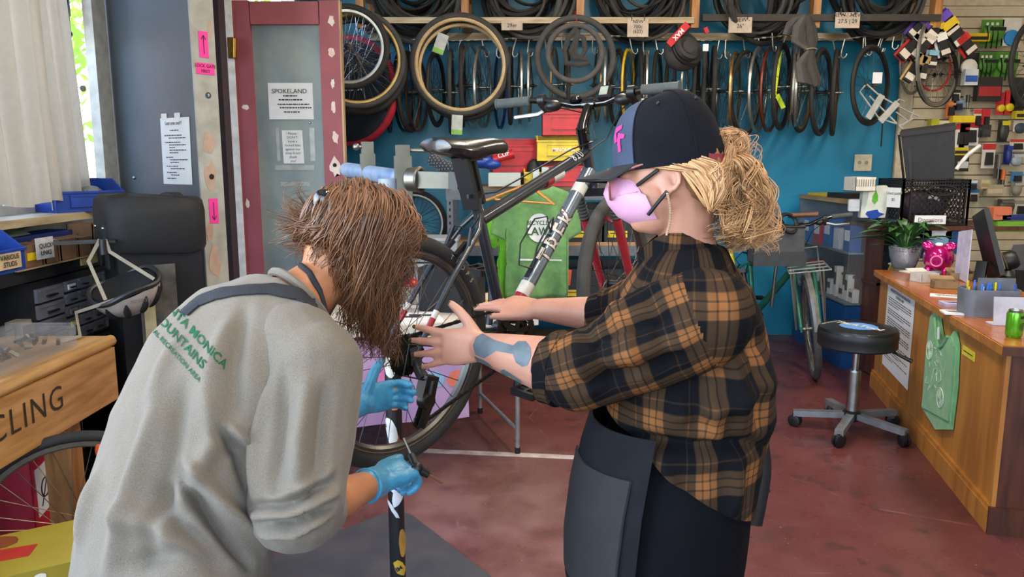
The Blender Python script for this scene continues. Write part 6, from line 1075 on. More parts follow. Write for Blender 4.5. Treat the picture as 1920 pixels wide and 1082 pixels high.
one('crate_parts', MB().ell(((cx0 + cx1) / 2, 5.72, cz0 + hC * .4), ((cx1 - cx0) * .4, .14, hC * .36)).ell((cx1 - .14, 5.7, cz0 + hC * .6), (.1, .1, .06)), mat('crate_junk', '#3a2f3a', .7, bump=1, bscale=40), 'dark bundled parts inside the milk crate', 'parts')
s_ = sheet('crate_tag', at(1662, 388, 5.62), (.35, -.94, 0), (0, 0, 1), .12, .14, PAP, 'white handwritten tag on the crate side', 'tag'); s_.location = (.0, 0, 0)
for k_, t_ in enumerate(('Used pads', '$5')): lettering('writing', t_, .03, at(1662, 388, 5.62) + Vector((.35, -.94, 0)) * .06 + Vector((0, 0, .1 - k_ * .045)), (.35, -.94, 0), (0, 0, 1), INK, s_, lift=.005)
s_ = sheet('crate_label', at(1714, 420, 5.45), (1, 0, 0), (0, 0, 1), .22, .06, PAP, 'white strip label below the milk crate', 'label'); lettering('writing', 'Donations', .042, at(1714, 420, 5.45) + Vector((.11, -.004, .028)), (1, 0, 0), (0, 0, 1), mat('ink_brown', '#8a5a4a', .7), s_)
one('label_block', MB().box(at(1743, 416, 5.5) + Vector((0, .01, 0)), (.23, .02, .055)), OAKD, 'dark block carrying the strip label', 'block')
one('crate_card', MB().box(at(1750, 380, 5.6), (.08, .004, .11), (0, .05, 0)), PAP, 'white card seen through the crate lattice', 'card')
bgx = thing('insulated_bag', 'black boxy insulated bag perched on the crate', 'bag', at(1745, 330, 5.6)); b0 = at(1742, 290, 5.7); RB = Euler((.1, -.12, -.5)).to_matrix(); bk = mat('bag_charcoal', '#26262a', .7, bump=.1)
obj('body', MB().box(b0, (.3, .3, .34), RB, taper=1.12), bk, bgx); obj('lid', MB().box(b0 + RB @ Vector((0, 0, .18)), (.35, .35, .03), RB), bk, bgx); obj('side_strap', MB().box(b0 + RB @ Vector((-.12, -.158, 0)), (.02, .01, .36), RB), BLK, bgx); obj('piping', MB().bar(b0 + RB @ Vector((-.165, -.165, -.17)), b0 + RB @ Vector((-.18, -.18, .18)), .012, .012), BLK, bgx)
obj('white_tube', MB().tube([at(1793, 318, 5.5), at(1800, 308, 5.5), at(1815, 290, 5.5), at(1838, 273, 5.5)], .014, 8), mat('tube_white', '#c9c9c6', .4), bgx)
# small things on the desk and display case
for px, py, w, h, dd, col, lab, nm, cat in ((1640, 378, 54, 60, .05, '#d5d6cc', 'white tote bag with a green leaf print', 'tote_bag', 'bag'), (1612, 345, 38, 26, .2, '#d4d0c4', 'white plastic basket on the display case', 'basket', 'basket'), (1602, 385, 20, 22, .02, '#d8d9de', 'white paper standing behind the bike bars', 'paper_sheet', 'paper'), (1758, 448, 52, 36, .02, '#d6dade', 'framed pale mountain picture behind the piggy bank', 'picture_frame', 'picture'), (1712, 448, 36, 30, .02, '#cdd0cc', 'pale card behind the plant', 'paper_card', 'card'), (1716, 455, 60, 60, .06, '#1d4a80', 'blue plastic box under the back desk', 'blue_box', 'box'), (1790, 455, 36, 44, .06, '#1b4679', 'second blue box under the back desk', 'blue_box', 'box'), (1880, 400, 34, 24, .08, '#c06848', 'orange netting bundle on the back desk', 'net_bundle', 'net'), (1900, 425, 60, 20, .1, '#6a9a2a', 'green carton on the back desk', 'green_carton', 'box'), (1905, 408, 50, 10, .04, '#1c2a6a', 'dark blue rolled mat on the back desk', 'rolled_mat', 'mat')):
    Y = 5.5 if px > 1660 else 5.66; c = at(px, py, Y); W_, H_ = w / FPX * Y, h / FPX * Y
    if nm == 'tote_bag':
        t = thing(nm, lab, cat, c); obj('cloth', MB().prism([(-.45, -.5), (.4, -.5), (.5, .4), (.36, .5), (-.3, .46), (-.42, .3)], c, Vector((W_, 0, 0)), Vector((0, 0, H_)), (0, dd, 0)), hexm(col), t); obj('leaf_print', MB().prism([(0, -.16), (.1, -.06), (.1, .08), (.02, .26), (-.08, .1), (-.1, -.06)], c + Vector((0, -.002, .02)), Vector((W_, 0, 0)), Vector((0, 0, H_)), (0, -.002, 0)), mat('print_leaf', '#5fae2c', .6), t); obj('bird_print', MB().prism(blob(.06, .03, 10, .3, 2), c + Vector((.0, -.002, -.09)), (1, 0, 0), (0, 0, 1), (0, -.002, 0)), BLU, t); obj('corner_tag', MB().box(c + Vector((-.05, -.003, H_ * .4)), (.07, .004, .03)), mat('tag_redwhite', '#c0786c', .5), t); continue
    if nm == 'basket': b_ = open_box(nm, c - Vector((0, 0, H_ / 2)), (W_, dd, H_), 0, hexm(col), lab, cat); sl = MB(); [sl.box((-W_ / 2 + W_ * (j + .5) / 9, -dd / 2 - .001, H_ * .6), (.006, .003, H_ * .5)) for j in range(9)]; obj('slots', sl, mat('slot_shadow', '#8a867c', .7), b_, False); continue
    t = thing(nm, lab, cat, c); obj('body', MB().prism(rrect(W_, H_, min(W_, H_) * .12), c, (1, 0, 0), (0, 0, 1), (0, dd, 0)), hexm(col), t)
    if nm == 'picture_frame': obj('picture', MB().prism([(-.5, -.5), (.5, -.5), (.5, .1), (.2, .4), (-.1, .1), (-.3, .3), (-.5, .0)], c + Vector((0, -.003, -.01)), Vector((W_ * .8, 0, 0)), Vector((0, 0, H_ * .7)), (0, -.002, 0)), hexm('#7ba6c4'), t)
    else: obj('front_detail', MB().prism(rrect(W_ * .7, H_ * .3, .004), c + Vector((0, -.002, 0)), (1, 0, 0), (0, 0, 1), (0, -.003, 0)), hexm(col), t)
# glass display case with blue plinth
dc = thing('display_case', 'glass fronted display case on a blue plinth', 'display case', (2.75, 5.75, 0)); dcx, dcy0, dcy1 = 2.5, 5.72, 6.75; zt_ = at(1560, 368, 6.4).z; bz = .48
obj('plinth', MB().box((dcx + .17, (dcy0 + dcy1) / 2, bz / 2), (.34, dcy1 - dcy0, bz)), mat('plinth_blue', '#174a86', .4), dc); obj('case_top', MB().box((dcx + .17, (dcy0 + dcy1) / 2, zt_ - .015), (.36, dcy1 - dcy0 + .02, .03)), wood('case_wood', '#a5834f', '#7d5f35', axis='Y'), dc); obj('case_back', MB().box((dcx + .34, (dcy0 + dcy1) / 2, (bz + zt_) / 2), (.02, dcy1 - dcy0, zt_ - bz)), mat('case_grey', '#5d7080', .6), dc); obj('far_end', MB().box((dcx + .17, dcy1, (bz + zt_) / 2), (.34, .02, zt_ - bz)), mat('case_grey', '#5d7080', .6), dc)
for z in (bz + .012, (bz + zt_) / 2): obj('case_shelf', MB().box((dcx + .17, (dcy0 + dcy1) / 2, z), (.32, dcy1 - dcy0 - .03, .012)), mat('case_grey', '#5d7080', .6), dc)
obj('glass_front', MB().box((dcx + .005, (dcy0 + dcy1) / 2, (bz + zt_) / 2), (.006, dcy1 - dcy0, zt_ - bz - .03)), glassy('window_glass'), dc); obj('glass_end', MB().box((dcx + .17, dcy0, (bz + zt_) / 2), (.33, .006, zt_ - bz - .03)), glassy('window_glass'), dc)
zi = bz + .019; zm = (bz + zt_) / 2 + .007
for k, (y, z, w, h, col, lab) in enumerate(((5.45, zi, .07, .1, '#d5d6d8', 'white boxed light on the low case shelf'), (5.54, zi, .05, .2, '#e0dfda', 'tall white light card on the low case shelf'), (5.64, zi, .08, .1, '#cfcfd4', 'pale packaged lamp on the low case shelf'), (5.76, zi, .05, .24, '#d8d8d2', 'white card with a dark animal shape in the case'), (5.88, zi, .07, .12, '#c9cace', 'second pale packaged lamp on the low case shelf'), (6.04, zi, .1, .2, '#26262a', 'black lock pack on the low case shelf'), (6.24, zi, .1, .24, '#8a2a26', 'red parts box on the low case shelf'), (5.5, zm, .12, .2, '#1d4f8f', 'blue tub on the upper case shelf'), (5.7, zm, .12, .16, '#b9c3cc', 'pale tub on the upper case shelf'), (5.9, zm, .14, .24, '#1f5fa6', 'big blue lidded tub on the upper case shelf'), (6.12, zm, .14, .2, '#a83038', 'red tub on the upper case shelf'), (6.36, zm, .14, .22, '#2a6cb0', 'blue tub far along the upper case shelf'))):
    y = 5.8 + (y - 5.45) * .95; t = thing('case_item', lab, 'packet', (dcx + .1, y, z)); obj('body', MB().box((dcx + .1, y, z + h / 2), (.05 if w < .1 else .12, w, h)), hexm(col), t); obj('front_print', MB().box((dcx + .1 - (.027 if w < .1 else .062), y, z + h * .6), (.003, w * .7, h * .4)), hexm('#3a3a3e' if w < .1 else '#c7ccd2'), t)
one('yellow_folder', MB().box((dcx + .17, 6.5, zt_ + .012), (.25, .3, .02), (0, 0, .2)), mat('folder_yellow', '#b8a326', .6), 'yellow folder on the display case', 'folder'); one('black_tray', MB().box((dcx + .18, 6.1, zt_ + .02), (.28, .3, .04), (0, 0, .1)), BLK, 'flat black tray on the display case', 'tray')
# ---------------- rolling stool
sx, sy = 1.98, 4.33; sl_ = thing('rolling_stool', 'round black workshop stool on five grey casters', 'stool', (sx, sy, 0)); SZ = .62
obj('seat_band', MB().lathe((sx, sy, 0), [(.16, SZ - .115), (.205, SZ - .11), (.215, SZ - .1), (.213, SZ - .06), (.217, SZ - .05), (.215, SZ - .02), (.205, SZ - .005)], n=48), mat('stool_black', '#1c1c1f', .5), sl_)
cush = obj('cushion', MB().lathe((sx, sy, 0), [(.212, SZ - .03), (.213, SZ - .008), (.207, SZ + .001), (.13, SZ + .006), (.0, SZ + .007)], n=48), mat('stool_vinyl', '#131316', .38, coat=.15), sl_); cb2 = bvh_of(cush)
mbd = MB(); decal(mbd, [((.105 if i % 2 else .095) * math.cos(2 * PI * i / 48), (.105 if i % 2 else .095) * math.sin(2 * PI * i / 48)) for i in range(48)], (sx, sy, SZ + .1), (1, 0, 0), (0, 1, 0), cb2, .0012, .2, .03); obj('printed_sprocket', mbd, mat('print_blue', '#5f96dc', .5), sl_)
lettering('print', 'ParkTool', .074, (sx + .01, sy + .0, SZ + .1), (.55, -.84, 0), (.84, .55, 0), mat('print_cream', '#e3e0cf', .4), sl_, bold=.03, bvh=cb2, reach=.2, lift=.0025); lettering('print', 'WORKSHOP', .032, (sx - .1, sy + .125, SZ + .1), (.85, .53, 0), (-.53, .85, 0), mat('print_cream', '#e3e0cf', .4), sl_, bvh=cb2, reach=.2, lift=.0025)
obj('piston', MB().cyl((sx, sy, .3), (sx, sy, SZ - .08), .017), CHR, sl_); obj('column', MB().cyl((sx, sy, .12), (sx, sy, .36), .035).lathe((sx, sy, 0), [(.035, .355), (.03, .37)]), ALU, sl_); obj('hub', MB().lathe((sx, sy, 0), [(.045, .07), (.05, .08), (.05, .12), (.035, .13)]), BLK, sl_)
obj('height_lever', MB().tube([(sx, sy, SZ - .1), (sx + .14, sy - .06, SZ - .11), (sx + .24, sy - .16, SZ - .16)], [.006, .006, .012], 8), BLK, sl_)
for k in range(5):
    a = math.radians(163 + 72 * k); d_ = Vector((math.cos(a), math.sin(a), 0)); b0, e = Vector((sx, sy, .1)) + d_ * .04, Vector((sx, sy, .082)) + d_ * .32; lg = obj('leg', MB().bar(b0, e, .046, .034), mat('leg_silver', '#8f9194', .4, .5), sl_); w0 = e + d_ * -.012 + Vector((0, 0, -.045)); tn_ = Vector((-d_.y, d_.x, 0)); tn_ = (tn_ + d_ * .6).normalized()
    cs_ = obj('caster', MB().lathe(w0 + tn_ * -.022, [(.026, 0), (.037, .004), (.037, .018), (.026, .02)], tn_, 18).lathe(w0 + tn_ * .004, [(.026, 0), (.037, .002), (.037, .016), (.026, .02)], tn_, 18).ell(w0 + Vector((0, 0, .012)), (.026, .026, .024)), BLK, sl_); obj('caster_stem', MB().cyl(w0 + Vector((0, 0, .02)), e, .008), STEEL, cs_)
# ---------------- parked bicycles
GRB = mat('bike_green', '#1f6b56', .35, coat=.4); YLB = mat('bike_yellow', '#d8bf1a', .35, coat=.4)
def rack_parts(t, P, L):
    V = Vector; SM = L['SM']; m = mat('rack_steel', '#b3b2aa', .3, .8)
    for y in (-.12, .12): P('rack_rail', SM(MB().tube([V((.95, y, .42)), V((1.3, y, .42))], .006, 6)), m)
    for x in (.95, 1.06, 1.18, 1.3): P('rack_bar', SM(MB().tube([V((x, -.12, .42)), V((x, .12, .42))], .005, 6)), m)
    P('rack_hoop', SM(MB().tube([V((.97, -.09, .42)), V((.96, -.09, .52)), V((.96, .09, .52)), V((.97, .09, .42))], .006, 6)), m)
    for y in (-.09, .09): P('rack_stay', SM(MB().tube([V((1.055, y, 0)), V((1.2, y, .42))], .006, 6)), m); P('rack_stay', SM(MB().tube([V((1.05, y, 0)), V((1.0, y, .42))], .006, 6)), m)
    P('front_fender', SM(MB().torus(V((1.055, 0, 0)), .37, .02, (0, 1, 0), 24, 6, math.radians(-40), math.radians(80))), m)
wf = Vector((2.18, 5.45, .372)); yaw = math.radians(-70); dirf = Vector((math.cos(yaw), math.sin(yaw), 0)); rear = wf - dirf * 1.16
bike(Matrix.Translation(rear) @ Matrix.Rotation(yaw, 4, 'Z') @ Matrix.Rotation(-.06, 4, 'X') @ Matrix.Scale(1.1, 4), 'green bicycle with a steel front rack parked by the case', (GRB, GRB), GRB, False, group='parked bicycles', steer=-36, rims=SV, parts=rack_parts, seat=.17)
wf2 = Vector((1.68, 5.4, .362)); yaw = math.radians(-75); dirf = Vector((math.cos(yaw), math.sin(yaw), 0))
bike(Matrix.Translation(wf2 - dirf * 1.14) @ Matrix.Rotation(yaw, 4, 'Z') @ Matrix.Rotation(.05, 4, 'X') @ Matrix.Scale(1.08, 4), 'yellow bicycle with a grey pannier parked behind the plaid shirt', (YLB, YLB), BLK, False, group='parked bicycles', steer=-25, rims=DK, seat=.12)
bs = thing('handlebar_bag', 'grey handlebar bag on the yellow bicycle', 'bag', at(1468, 465, 5.45)); c = at(1462, 462, 5.42); obj('body', MB().prism(rrect(.36, .27, .03), c, (1, .1, 0), (0, 0, 1), (0, .16, 0)), mat('bag_grey', '#4b4d50', .5), bs); obj('flap', MB().box(c + Vector((0, -.01, -.09)), (.37, .02, .1)), mat('bag_grey_dark', '#37393c', .55), bs); obj('rim_piping', MB().tube([c + Vector((-.18, 0, .135)), c + Vector((.18, .02, .135))], .01, 8), BLK, bs); obj('support_post', MB().cyl(c + Vector((0, .05, -.14)), c + Vector((0, .1, -.45)), .012), ALU, bs)
one('helmet_pile', MB().ell(c + Vector((-.05, .08, .15)), (.1, .09, .06)).torus(c + Vector((.06, .02, .16)), .07, .014, (.4, -1, .5), 20, 6), BLK, 'black helmet and straps on the grey bag', 'helmet')
one('leather_grip', MB().tube([at(1478, 404, 5.5), at(1535, 402, 5.4)], .018, 10), mat('brown_leather', '#6b4127', .5), 'brown leather wrapped handlebar end above the grey bag', 'grip')
# ================================================================== PEOPLE
from mathutils import noise as mnoise
def remeshed(mb, voxel, smooth=6, name='body', fac=.5):
    me = bpy.data.meshes.new('tmp'); me.from_pydata([tuple(v) for v in mb.v], [], mb.f); bm = bmesh.new(); bm.from_mesh(me); bmesh.ops.recalc_face_normals(bm, faces=bm.faces); bm.to_mesh(me); bm.free()
    o = bpy.data.objects.new('tmp', me); COL.objects.link(o); r = o.modifiers.new('r', 'REMESH'); r.mode = 'VOXEL'; r.voxel_size = voxel; r.use_smooth_shade = True
    s = o.modifiers.new('s', 'SMOOTH'); s.iterations = smooth; s.factor = fac
    out = bpy.data.meshes.new_from_object(o.evaluated_get(bpy.context.evaluated_depsgraph_get())); bpy.data.objects.remove(o); bpy.data.meshes.remove(me); out.name = name; return out
def ring(c, ax, lat, a, b, n=24, sq=1):
    """ellipse about c: half size a along ax, b along lat"""
    return [Vector(c) + ax * (a * math.copysign(abs(math.cos(t)) ** sq, math.cos(t))) + lat * (b * math.copysign(abs(math.sin(t)) ** sq, math.sin(t))) for t in [2 * PI * i / n for i in range(n)]]
def limb(mb, pts, rs, n=18):
    """tapered capsule chain with rounded ends"""
    pts = [Vector(p) for p in pts]; mb.tube(pts, list(rs), n)
    for p, r in zip(pts, rs): mb.ell(p, (r * .985,) * 3, n=14, m=8)
def hand(mb, wrist, fdir, back, thumb, curls=(10, 15, 10), spread=1.0, infl=0, L=1.0, thumb_out=42, thumb_curl=10, per=None, thumb_lift=0, fs=1.0):
    """hand with palm and five jointed fingers; fdir finger direction, back = back of hand normal, thumb = side of the thumb. Returns the finger tip frames"""
    x = Vector(fdir).normalized(); z = Vector(back); z = (z - x * z.dot(x)).normalized(); y = Vector(thumb); y = (y - x * y.dot(x) - z * y.dot(z)).normalized(); w = Vector(wrist); P = lambda a, b, c: w + (x * a + y * b + z * c) * L
    rings = []
    for a, hw, ht, oy in ((-.02, .027, .02, 0), (.0, .028, .019, 0), (.03, .036, .017, .002), (.065, .041, .0145, .001), (.09, .039, .012, 0), (.098, .033, .009, 0)): rings.append([P(a, oy + (hw + infl) * math.copysign(abs(math.cos(t)) ** .75, math.cos(t)), (ht + infl) * math.copysign(abs(math.sin(t)) ** .75, math.sin(t))) for t in [2 * PI * i / 20 for i in range(20)]])
    mb.loft(rings); tips = []
    for k, (oy, ln, r, sp) in enumerate(((.029, .074, .0092, 9), (.0095, .082, .0095, 2), (-.0105, .076, .009, -5), (-.029, .06, .0078, -14))):
        cu_ = per[k] if per else curls; a = math.radians(sp * spread); d = (x * math.cos(a) + y * math.sin(a)).normalized(); q = P(.088, oy, 0); pts = [P(.06, oy * .85, 0), q]; rr = [r * 1.05, r * 1.08]; up = z.copy()
        for seg, c in zip((.44, .3, .26), cu_):
            R = Matrix.Rotation(math.radians(c), 3, d.cross(up)); R = R if (R @ d).dot(up) < d.dot(up) + 1e-6 and c >= 0 else Matrix.Rotation(-math.radians(c), 3, d.cross(up)); d = R @ d; up = R @ up; q = q + d * (ln * fs * seg * L); pts.append(q); rr.append(r * (1.0 if len(pts) < 4 else .9 if len(pts) < 5 else .74))
        mb_pts = pts; limb(mb, mb_pts, [(v + infl) * L for v in rr], 12); tips.append((q, d.copy(), up.copy(), r * L))
    a = math.radians(thumb_out); d = (x * math.cos(a) + y * math.sin(a) + z * thumb_lift).normalized(); up = (z - d * z.dot(d)).normalized(); q = P(.022, .026, -.006); pts = [P(.0, .012, -.004), q]; rr = [.014, .0145]
    for seg, c in ((.036, 0), (.03, thumb_curl), (.026, thumb_curl)):
        axis = y.cross(x); R = Matrix.Rotation(math.radians(c), 3, z); R2 = Matrix.Rotation(-math.radians(c), 3, z); d = (R @ d) if (R @ d).dot(x) > (R2 @ d).dot(x) else (R2 @ d); q = q + d * (seg * L); pts.append(q); rr.append((.0125, .0112, .0085)[len(pts) - 3])
    limb(mb, pts, [(v + infl) * L for v in rr], 12); tips.append((q, d.copy(), (z - d * z.dot(d)).normalized(), .0095 * L)); return tips
def nails(tips, m, parent):
    for q, d, up, r in tips:
        R = Matrix((d, up.cross(d).normalized(), up)).transposed(); obj('nail', MB().ell(q + up * (r * .55) - d * .001, (.006, .0048, .002), R, n=12, m=8), m, parent)
def displace(me, folds, amp_noise=.004, scale=9, seed=0, fine=.0012):
    n = len(me.vertices); co = np.empty(n * 3); me.vertices.foreach_get('co', co); co = co.reshape(-1, 3); no = np.empty(n * 3); me.vertices.foreach_get('normal', no); no = no.reshape(-1, 3); d = np.zeros(n)
    for pts, a, w in folds:
        P_ = [np.array(p) for p in pts]; best = np.full(n, 9.); tt = np.zeros(n); k = len(P_) - 1
        for i in range(k):
            v = P_[i + 1] - P_[i]; t = np.clip(((co - P_[i]) @ v) / (v @ v + 1e-12), 0, 1); dist = np.linalg.norm(co - P_[i] - t[:, None] * v, axis=1); q = dist < best; best[q] = dist[q]; tt[q] = (i + t[q]) / k
        d += 1.7 * a * np.exp(-(best / (w * .85)) ** 2) * np.sqrt(np.maximum(0, np.sin(PI * np.clip(tt * .96 + .02, 0, 1))))
    if amp_noise:
        d += np.array([amp_noise * mnoise.noise(Vector((p[0] * scale + seed, p[1] * scale, p[2] * scale * .6))) + fine * mnoise.noise(Vector((p[0] * scale * 4, p[1] * scale * 4 + seed, p[2] * scale * 3))) for p in co])
    co += no * d[:, None]; me.vertices.foreach_set('co', co.ravel()); me.update()
def folds_at(me, specs):
    """creases traced on the cloth: (points in the picture, height, width)"""
    b = BVHTree.FromPolygons([v.co.copy() for v in me.vertices], [list(p.vertices) for p in me.polygons]); out = []
    for pts, a, w in specs:
        h = []
        for k in range(len(pts) - 1):
            for j in range(4): t = j / 4; h.append(cam_hit(b, pts[k][0] + (pts[k + 1][0] - pts[k][0]) * t, pts[k][1] + (pts[k + 1][1] - pts[k][1]) * t, 0)[0])
        h.append(cam_hit(b, *pts[-1], 0)[0]); h = [q for q in h if q is not None]
        if len(h) > 2: out.append((h, a, w))
    return out
def cut(me, co, no):
    bm = bmesh.new(); bm.from_mesh(me); bmesh.ops.bisect_plane(bm, geom=bm.verts[:] + bm.edges[:] + bm.faces[:], plane_co=co, plane_no=no, clear_outer=True); bm.to_mesh(me); bm.free()
def cam_hit(bvh, px, py, lift=.003):
    o = Vector((0, 0, CAMH)); d = (at(px, py, 2) - o).normalized(); h = bvh.ray_cast(o, d)
    return (h[0] + (h[1] if h[1].dot(d) < 0 else -h[1]) * lift, h[1] if h[1].dot(d) < 0 else -h[1]) if h[0] is not None else (None, None)
def ribbon(bvh, path, width, m, name, parent, lift=.004, thick=.003):
    P_ = []
    for i in range(len(path) - 1):
        for k in range(6): t = k / 6; P_.append((path[i][0] + (path[i + 1][0] - path[i][0]) * t, path[i][1] + (path[i + 1][1] - path[i][1]) * t))
    P_.append(path[-1]); hits = [h for h in (cam_hit(bvh, x, y, lift) for x, y in P_) if h[0] is not None]; rings = []
    for i, (p, n) in enumerate(hits):
        t = hits[min(i + 1, len(hits) - 1)][0] - hits[max(i - 1, 0)][0]; s = t.cross(n).normalized() * (width / 2); rings.append([p - s - n * thick, p - s, p - s * .3 + n * thick, p + s * .3 + n * thick, p + s, p + s - n * thick])
    return obj(name, MB().loft(rings), m, parent)
def catmull(pts, n):
    pts = [Vector(p) for p in pts]; q = [pts[0] * 2 - pts[1]] + pts + [pts[-1] * 2 - pts[-2]]; out = []; k = len(pts) - 1
    for i in range(n + 1):
        s = min(k - 1e-6, k * i / n); j = int(s); t = s - j; a, b, c, d = q[j:j + 4]; out.append(.5 * ((2 * b) + (c - a) * t + (2 * a - 5 * b + 4 * c - d) * t * t + (3 * b - a - 3 * c + d) * t ** 3))
    return out
class Hair:
    def __init__(s, seed): s.mb = MB(); s.r = random.Random(seed); s.t = []
    def lock(s, pts, r, wave=.004, n=16, freq=2, strands=7):
        """a lock: several fine tapering strands that follow one guide"""
        g = catmull(pts, n); ph = s.r.uniform(0, 6); tone = s.r.random()
        for k in range(strands):
            off = Vector((s.r.gauss(0, 1), s.r.gauss(0, 1), s.r.gauss(0, 1))) * r * .75; p2 = ph + s.r.gauss(0, .5); rad = []; q = []
            for i, p in enumerate(g):
                t = i / n; w = wave * t * (1 + .5 * t); q.append(p + off * (.6 + .6 * t) + Vector((math.sin(freq * 6.28 * t + p2), math.cos(freq * 5.3 * t + p2), .5 * math.sin(freq * 4 * t + p2))) * w); rad.append(max(.0004, r * .42 * (1 - t ** 2.2) * (.65 + .35 * min(1, t * 8))))
            b = len(s.mb.f); s.mb.tube(q, rad, 4, cap=False); s.t += [min(1, max(0, tone * .7 + s.r.random() * .3))] * (len(s.mb.f) - b)
    def build(s, name, cols, parent, rough=.42):
        me = s.mb.mesh(name, False); me.polygons.foreach_set('use_smooth', [True] * len(me.polygons)); at_ = me.attributes.new('tone', 'FLOAT', 'FACE'); at_.data.foreach_set('value', s.t)
        m = bpy.data.materials.new(name + '_material'); m.use_nodes = True; nt = m.node_tree; b = nt.nodes['Principled BSDF']; a = nt.nodes.new('ShaderNodeAttribute'); a.attribute_name = 'tone'; rp = nt.nodes.new('ShaderNodeValToRGB')
        for i, c in enumerate(cols): e = rp.color_ramp.elements[i] if i < 2 else rp.color_ramp.elements.new(.5); e.position = i / (len(cols) - 1); e.color = lin(c)
        nt.links.new(a.outputs['Fac'], rp.inputs[0]); nt.links.new(rp.outputs[0], b.inputs['Base Color']); b.inputs['Roughness'].default_value = rough; b.inputs['Specular IOR Level'].default_value = .6
        return obj(name, me, m, parent)
def skin(name, c1, c2):
    m = mat(name, c1, .48, col2=c2, scale=14, bump=.06, bscale=220); m.node_tree.nodes['Principled BSDF'].inputs['Subsurface Weight'].default_value = .12; m.node_tree.nodes['Principled BSDF'].inputs['Subsurface Radius'].default_value = (.02, .008, .004); return m
Z3 = Vector((0, 0, 1))
# ------------------------------------------------------------------ the standing mechanic in plaid
F2 = Vector((-.96, .27, 0)).normalized(); L2 = Z3.cross(F2)                    # facing, and her left (towards the photographer)
SK2 = skin('skin_fair', '#bd8a74', '#b07c67'); p2 = thing('person', 'person in a plaid flannel shirt, black cap and pink mask, hands outstretched', 'person', (.32, 1.56, 0))
bm2 = MB(); HC2 = at(1252, 312, 1.53); HR2 = Matrix((F2, L2, Z3)).transposed() @ Euler((math.radians(3), math.radians(9), 0)).to_matrix(); H2 = lambda x, y, z: HC2 + HR2 @ Vector((x, y, z))
bm2.ell(H2(-.004, 0, -.004), (.094, .074, .108), HR2); bm2.ell(H2(.035, 0, -.055), (.062, .058, .075), HR2); bm2.ell(H2(.055, 0, -.098), (.032, .036, .026), HR2)
bm2.loft([ring(H2(.094 + dx, 0, dz), HR2 @ Vector((1, 0, 0)), HR2 @ Vector((0, 1, 0)), a, b, 12) for dx, dz, a, b in ((-.006, .0, .012, .009), (.008, -.02, .014, .011), (.014, -.036, .015, .015), (-.002, -.046, .01, .012))]); bm2.ell(H2(.088, 0, -.07), (.012, .024, .012), HR2); bm2.ell(H2(.08, .03, -.008), (.012, .02, .008), HR2); bm2.ell(H2(.08, -.03, -.008), (.012, .02, .008), HR2)
for s in (1, -1):
    bm2.torus(H2(-.004, .073 * s, -.028), .022, .0055, HR2 @ Vector((.25, s, .1)), 18, 8, ry=.005); bm2.ell(H2(.002, .071 * s, -.035), (.013, .007, .02), HR2); bm2.ell(H2(.004, .074 * s, -.056), (.009, .006, .011), HR2)
nb2 = at(1292, 500, 1.555); bm2.tube([H2(-.02, 0, -.05), (H2(-.02, 0, -.05) + nb2) / 2, nb2], [.058, .053, .064], 18)
ys = [(470, 1235, 1340, .085), (500, 1198, 1368, .14), (540, 1172, 1392, .17), (600, 1150, 1415, .178), (680, 1140, 1430, .175), (760, 1135, 1432, .168), (830, 1132, 1412, .165), (900, 1108, 1402, .18), (980, 1090, 1395, .19), (1080, 1085, 1380, .19)]
def torso_ring(y, f, b, hw, grow=0, Yc=1.56, n=36, sq=.88): a, c = at(f, y, Yc), at(b, y, Yc); h = (a - c).length / 2 + grow; return ring((a + c) / 2, F2, L2, h, hw + grow, n, sq)
bm2.loft([torso_ring(*q, grow=-.055 if q[0] > 510 else -.03) for q in ys]); hip = at(1236, 1075, 1.56)
for s in (-1, 1): limb(bm2, [hip + L2 * (.085 * s) + Z3 * .03, Vector((hip.x, hip.y, .45)) + L2 * (.1 * s) + F2 * .02, Vector((hip.x, hip.y, .09)) + L2 * (.11 * s) - F2 * .02], [.1, .065, .045]); limb(bm2, [Vector((hip.x, hip.y, .05)) + L2 * (.11 * s) - F2 * .04, Vector((hip.x, hip.y, .035)) + L2 * (.12 * s) + F2 * .16], [.045, .032])
shN, elN, wrN = at(1330, 590, 1.40), at(1085, 700, 1.44), at(908, 652, 1.58); shF, elF, wrF = at(1290, 545, 1.73), at(1150, 592, 1.83), at(1012, 580, 1.88)
limb(bm2, [shN, elN], [.046, .042]); limb(bm2, [elN, elN.lerp(wrN, .3), elN.lerp(wrN, .75), wrN], [.046, .058, .042, .032]); limb(bm2, [shF, elF], [.046, .04]); limb(bm2, [elF, elF.lerp(wrF, .3), wrF], [.042, .043, .027])
t1 = hand(bm2, wrN, at(800, 650, 1.635) - wrN, Vector((-.1, -1, .2)), Vector((-.35, 0, 1)), (3, 8, 6), 1.0, L=1.0, thumb_out=55, thumb_curl=8, fs=1.22)
t2 = hand(bm2, wrF, at(880, 556, 1.98) - wrF, Vector((.05, -.45, 1)), Vector((-.3, -1, -.35)), (2, 10, 8), 1.0, L=.98, thumb_out=28, thumb_curl=6, per=((0, 6, 6), (4, 8, 8), (12, 10, 8), (26, 14, 10)), fs=1.1)
body2 = obj('body', remeshed(bm2, .0042, 5), SK2, p2); NAIL = mat('nail_polish', '#5a4228', .25, .3, coat=.5); nails(t1, NAIL, body2); nails(t2, NAIL, body2)
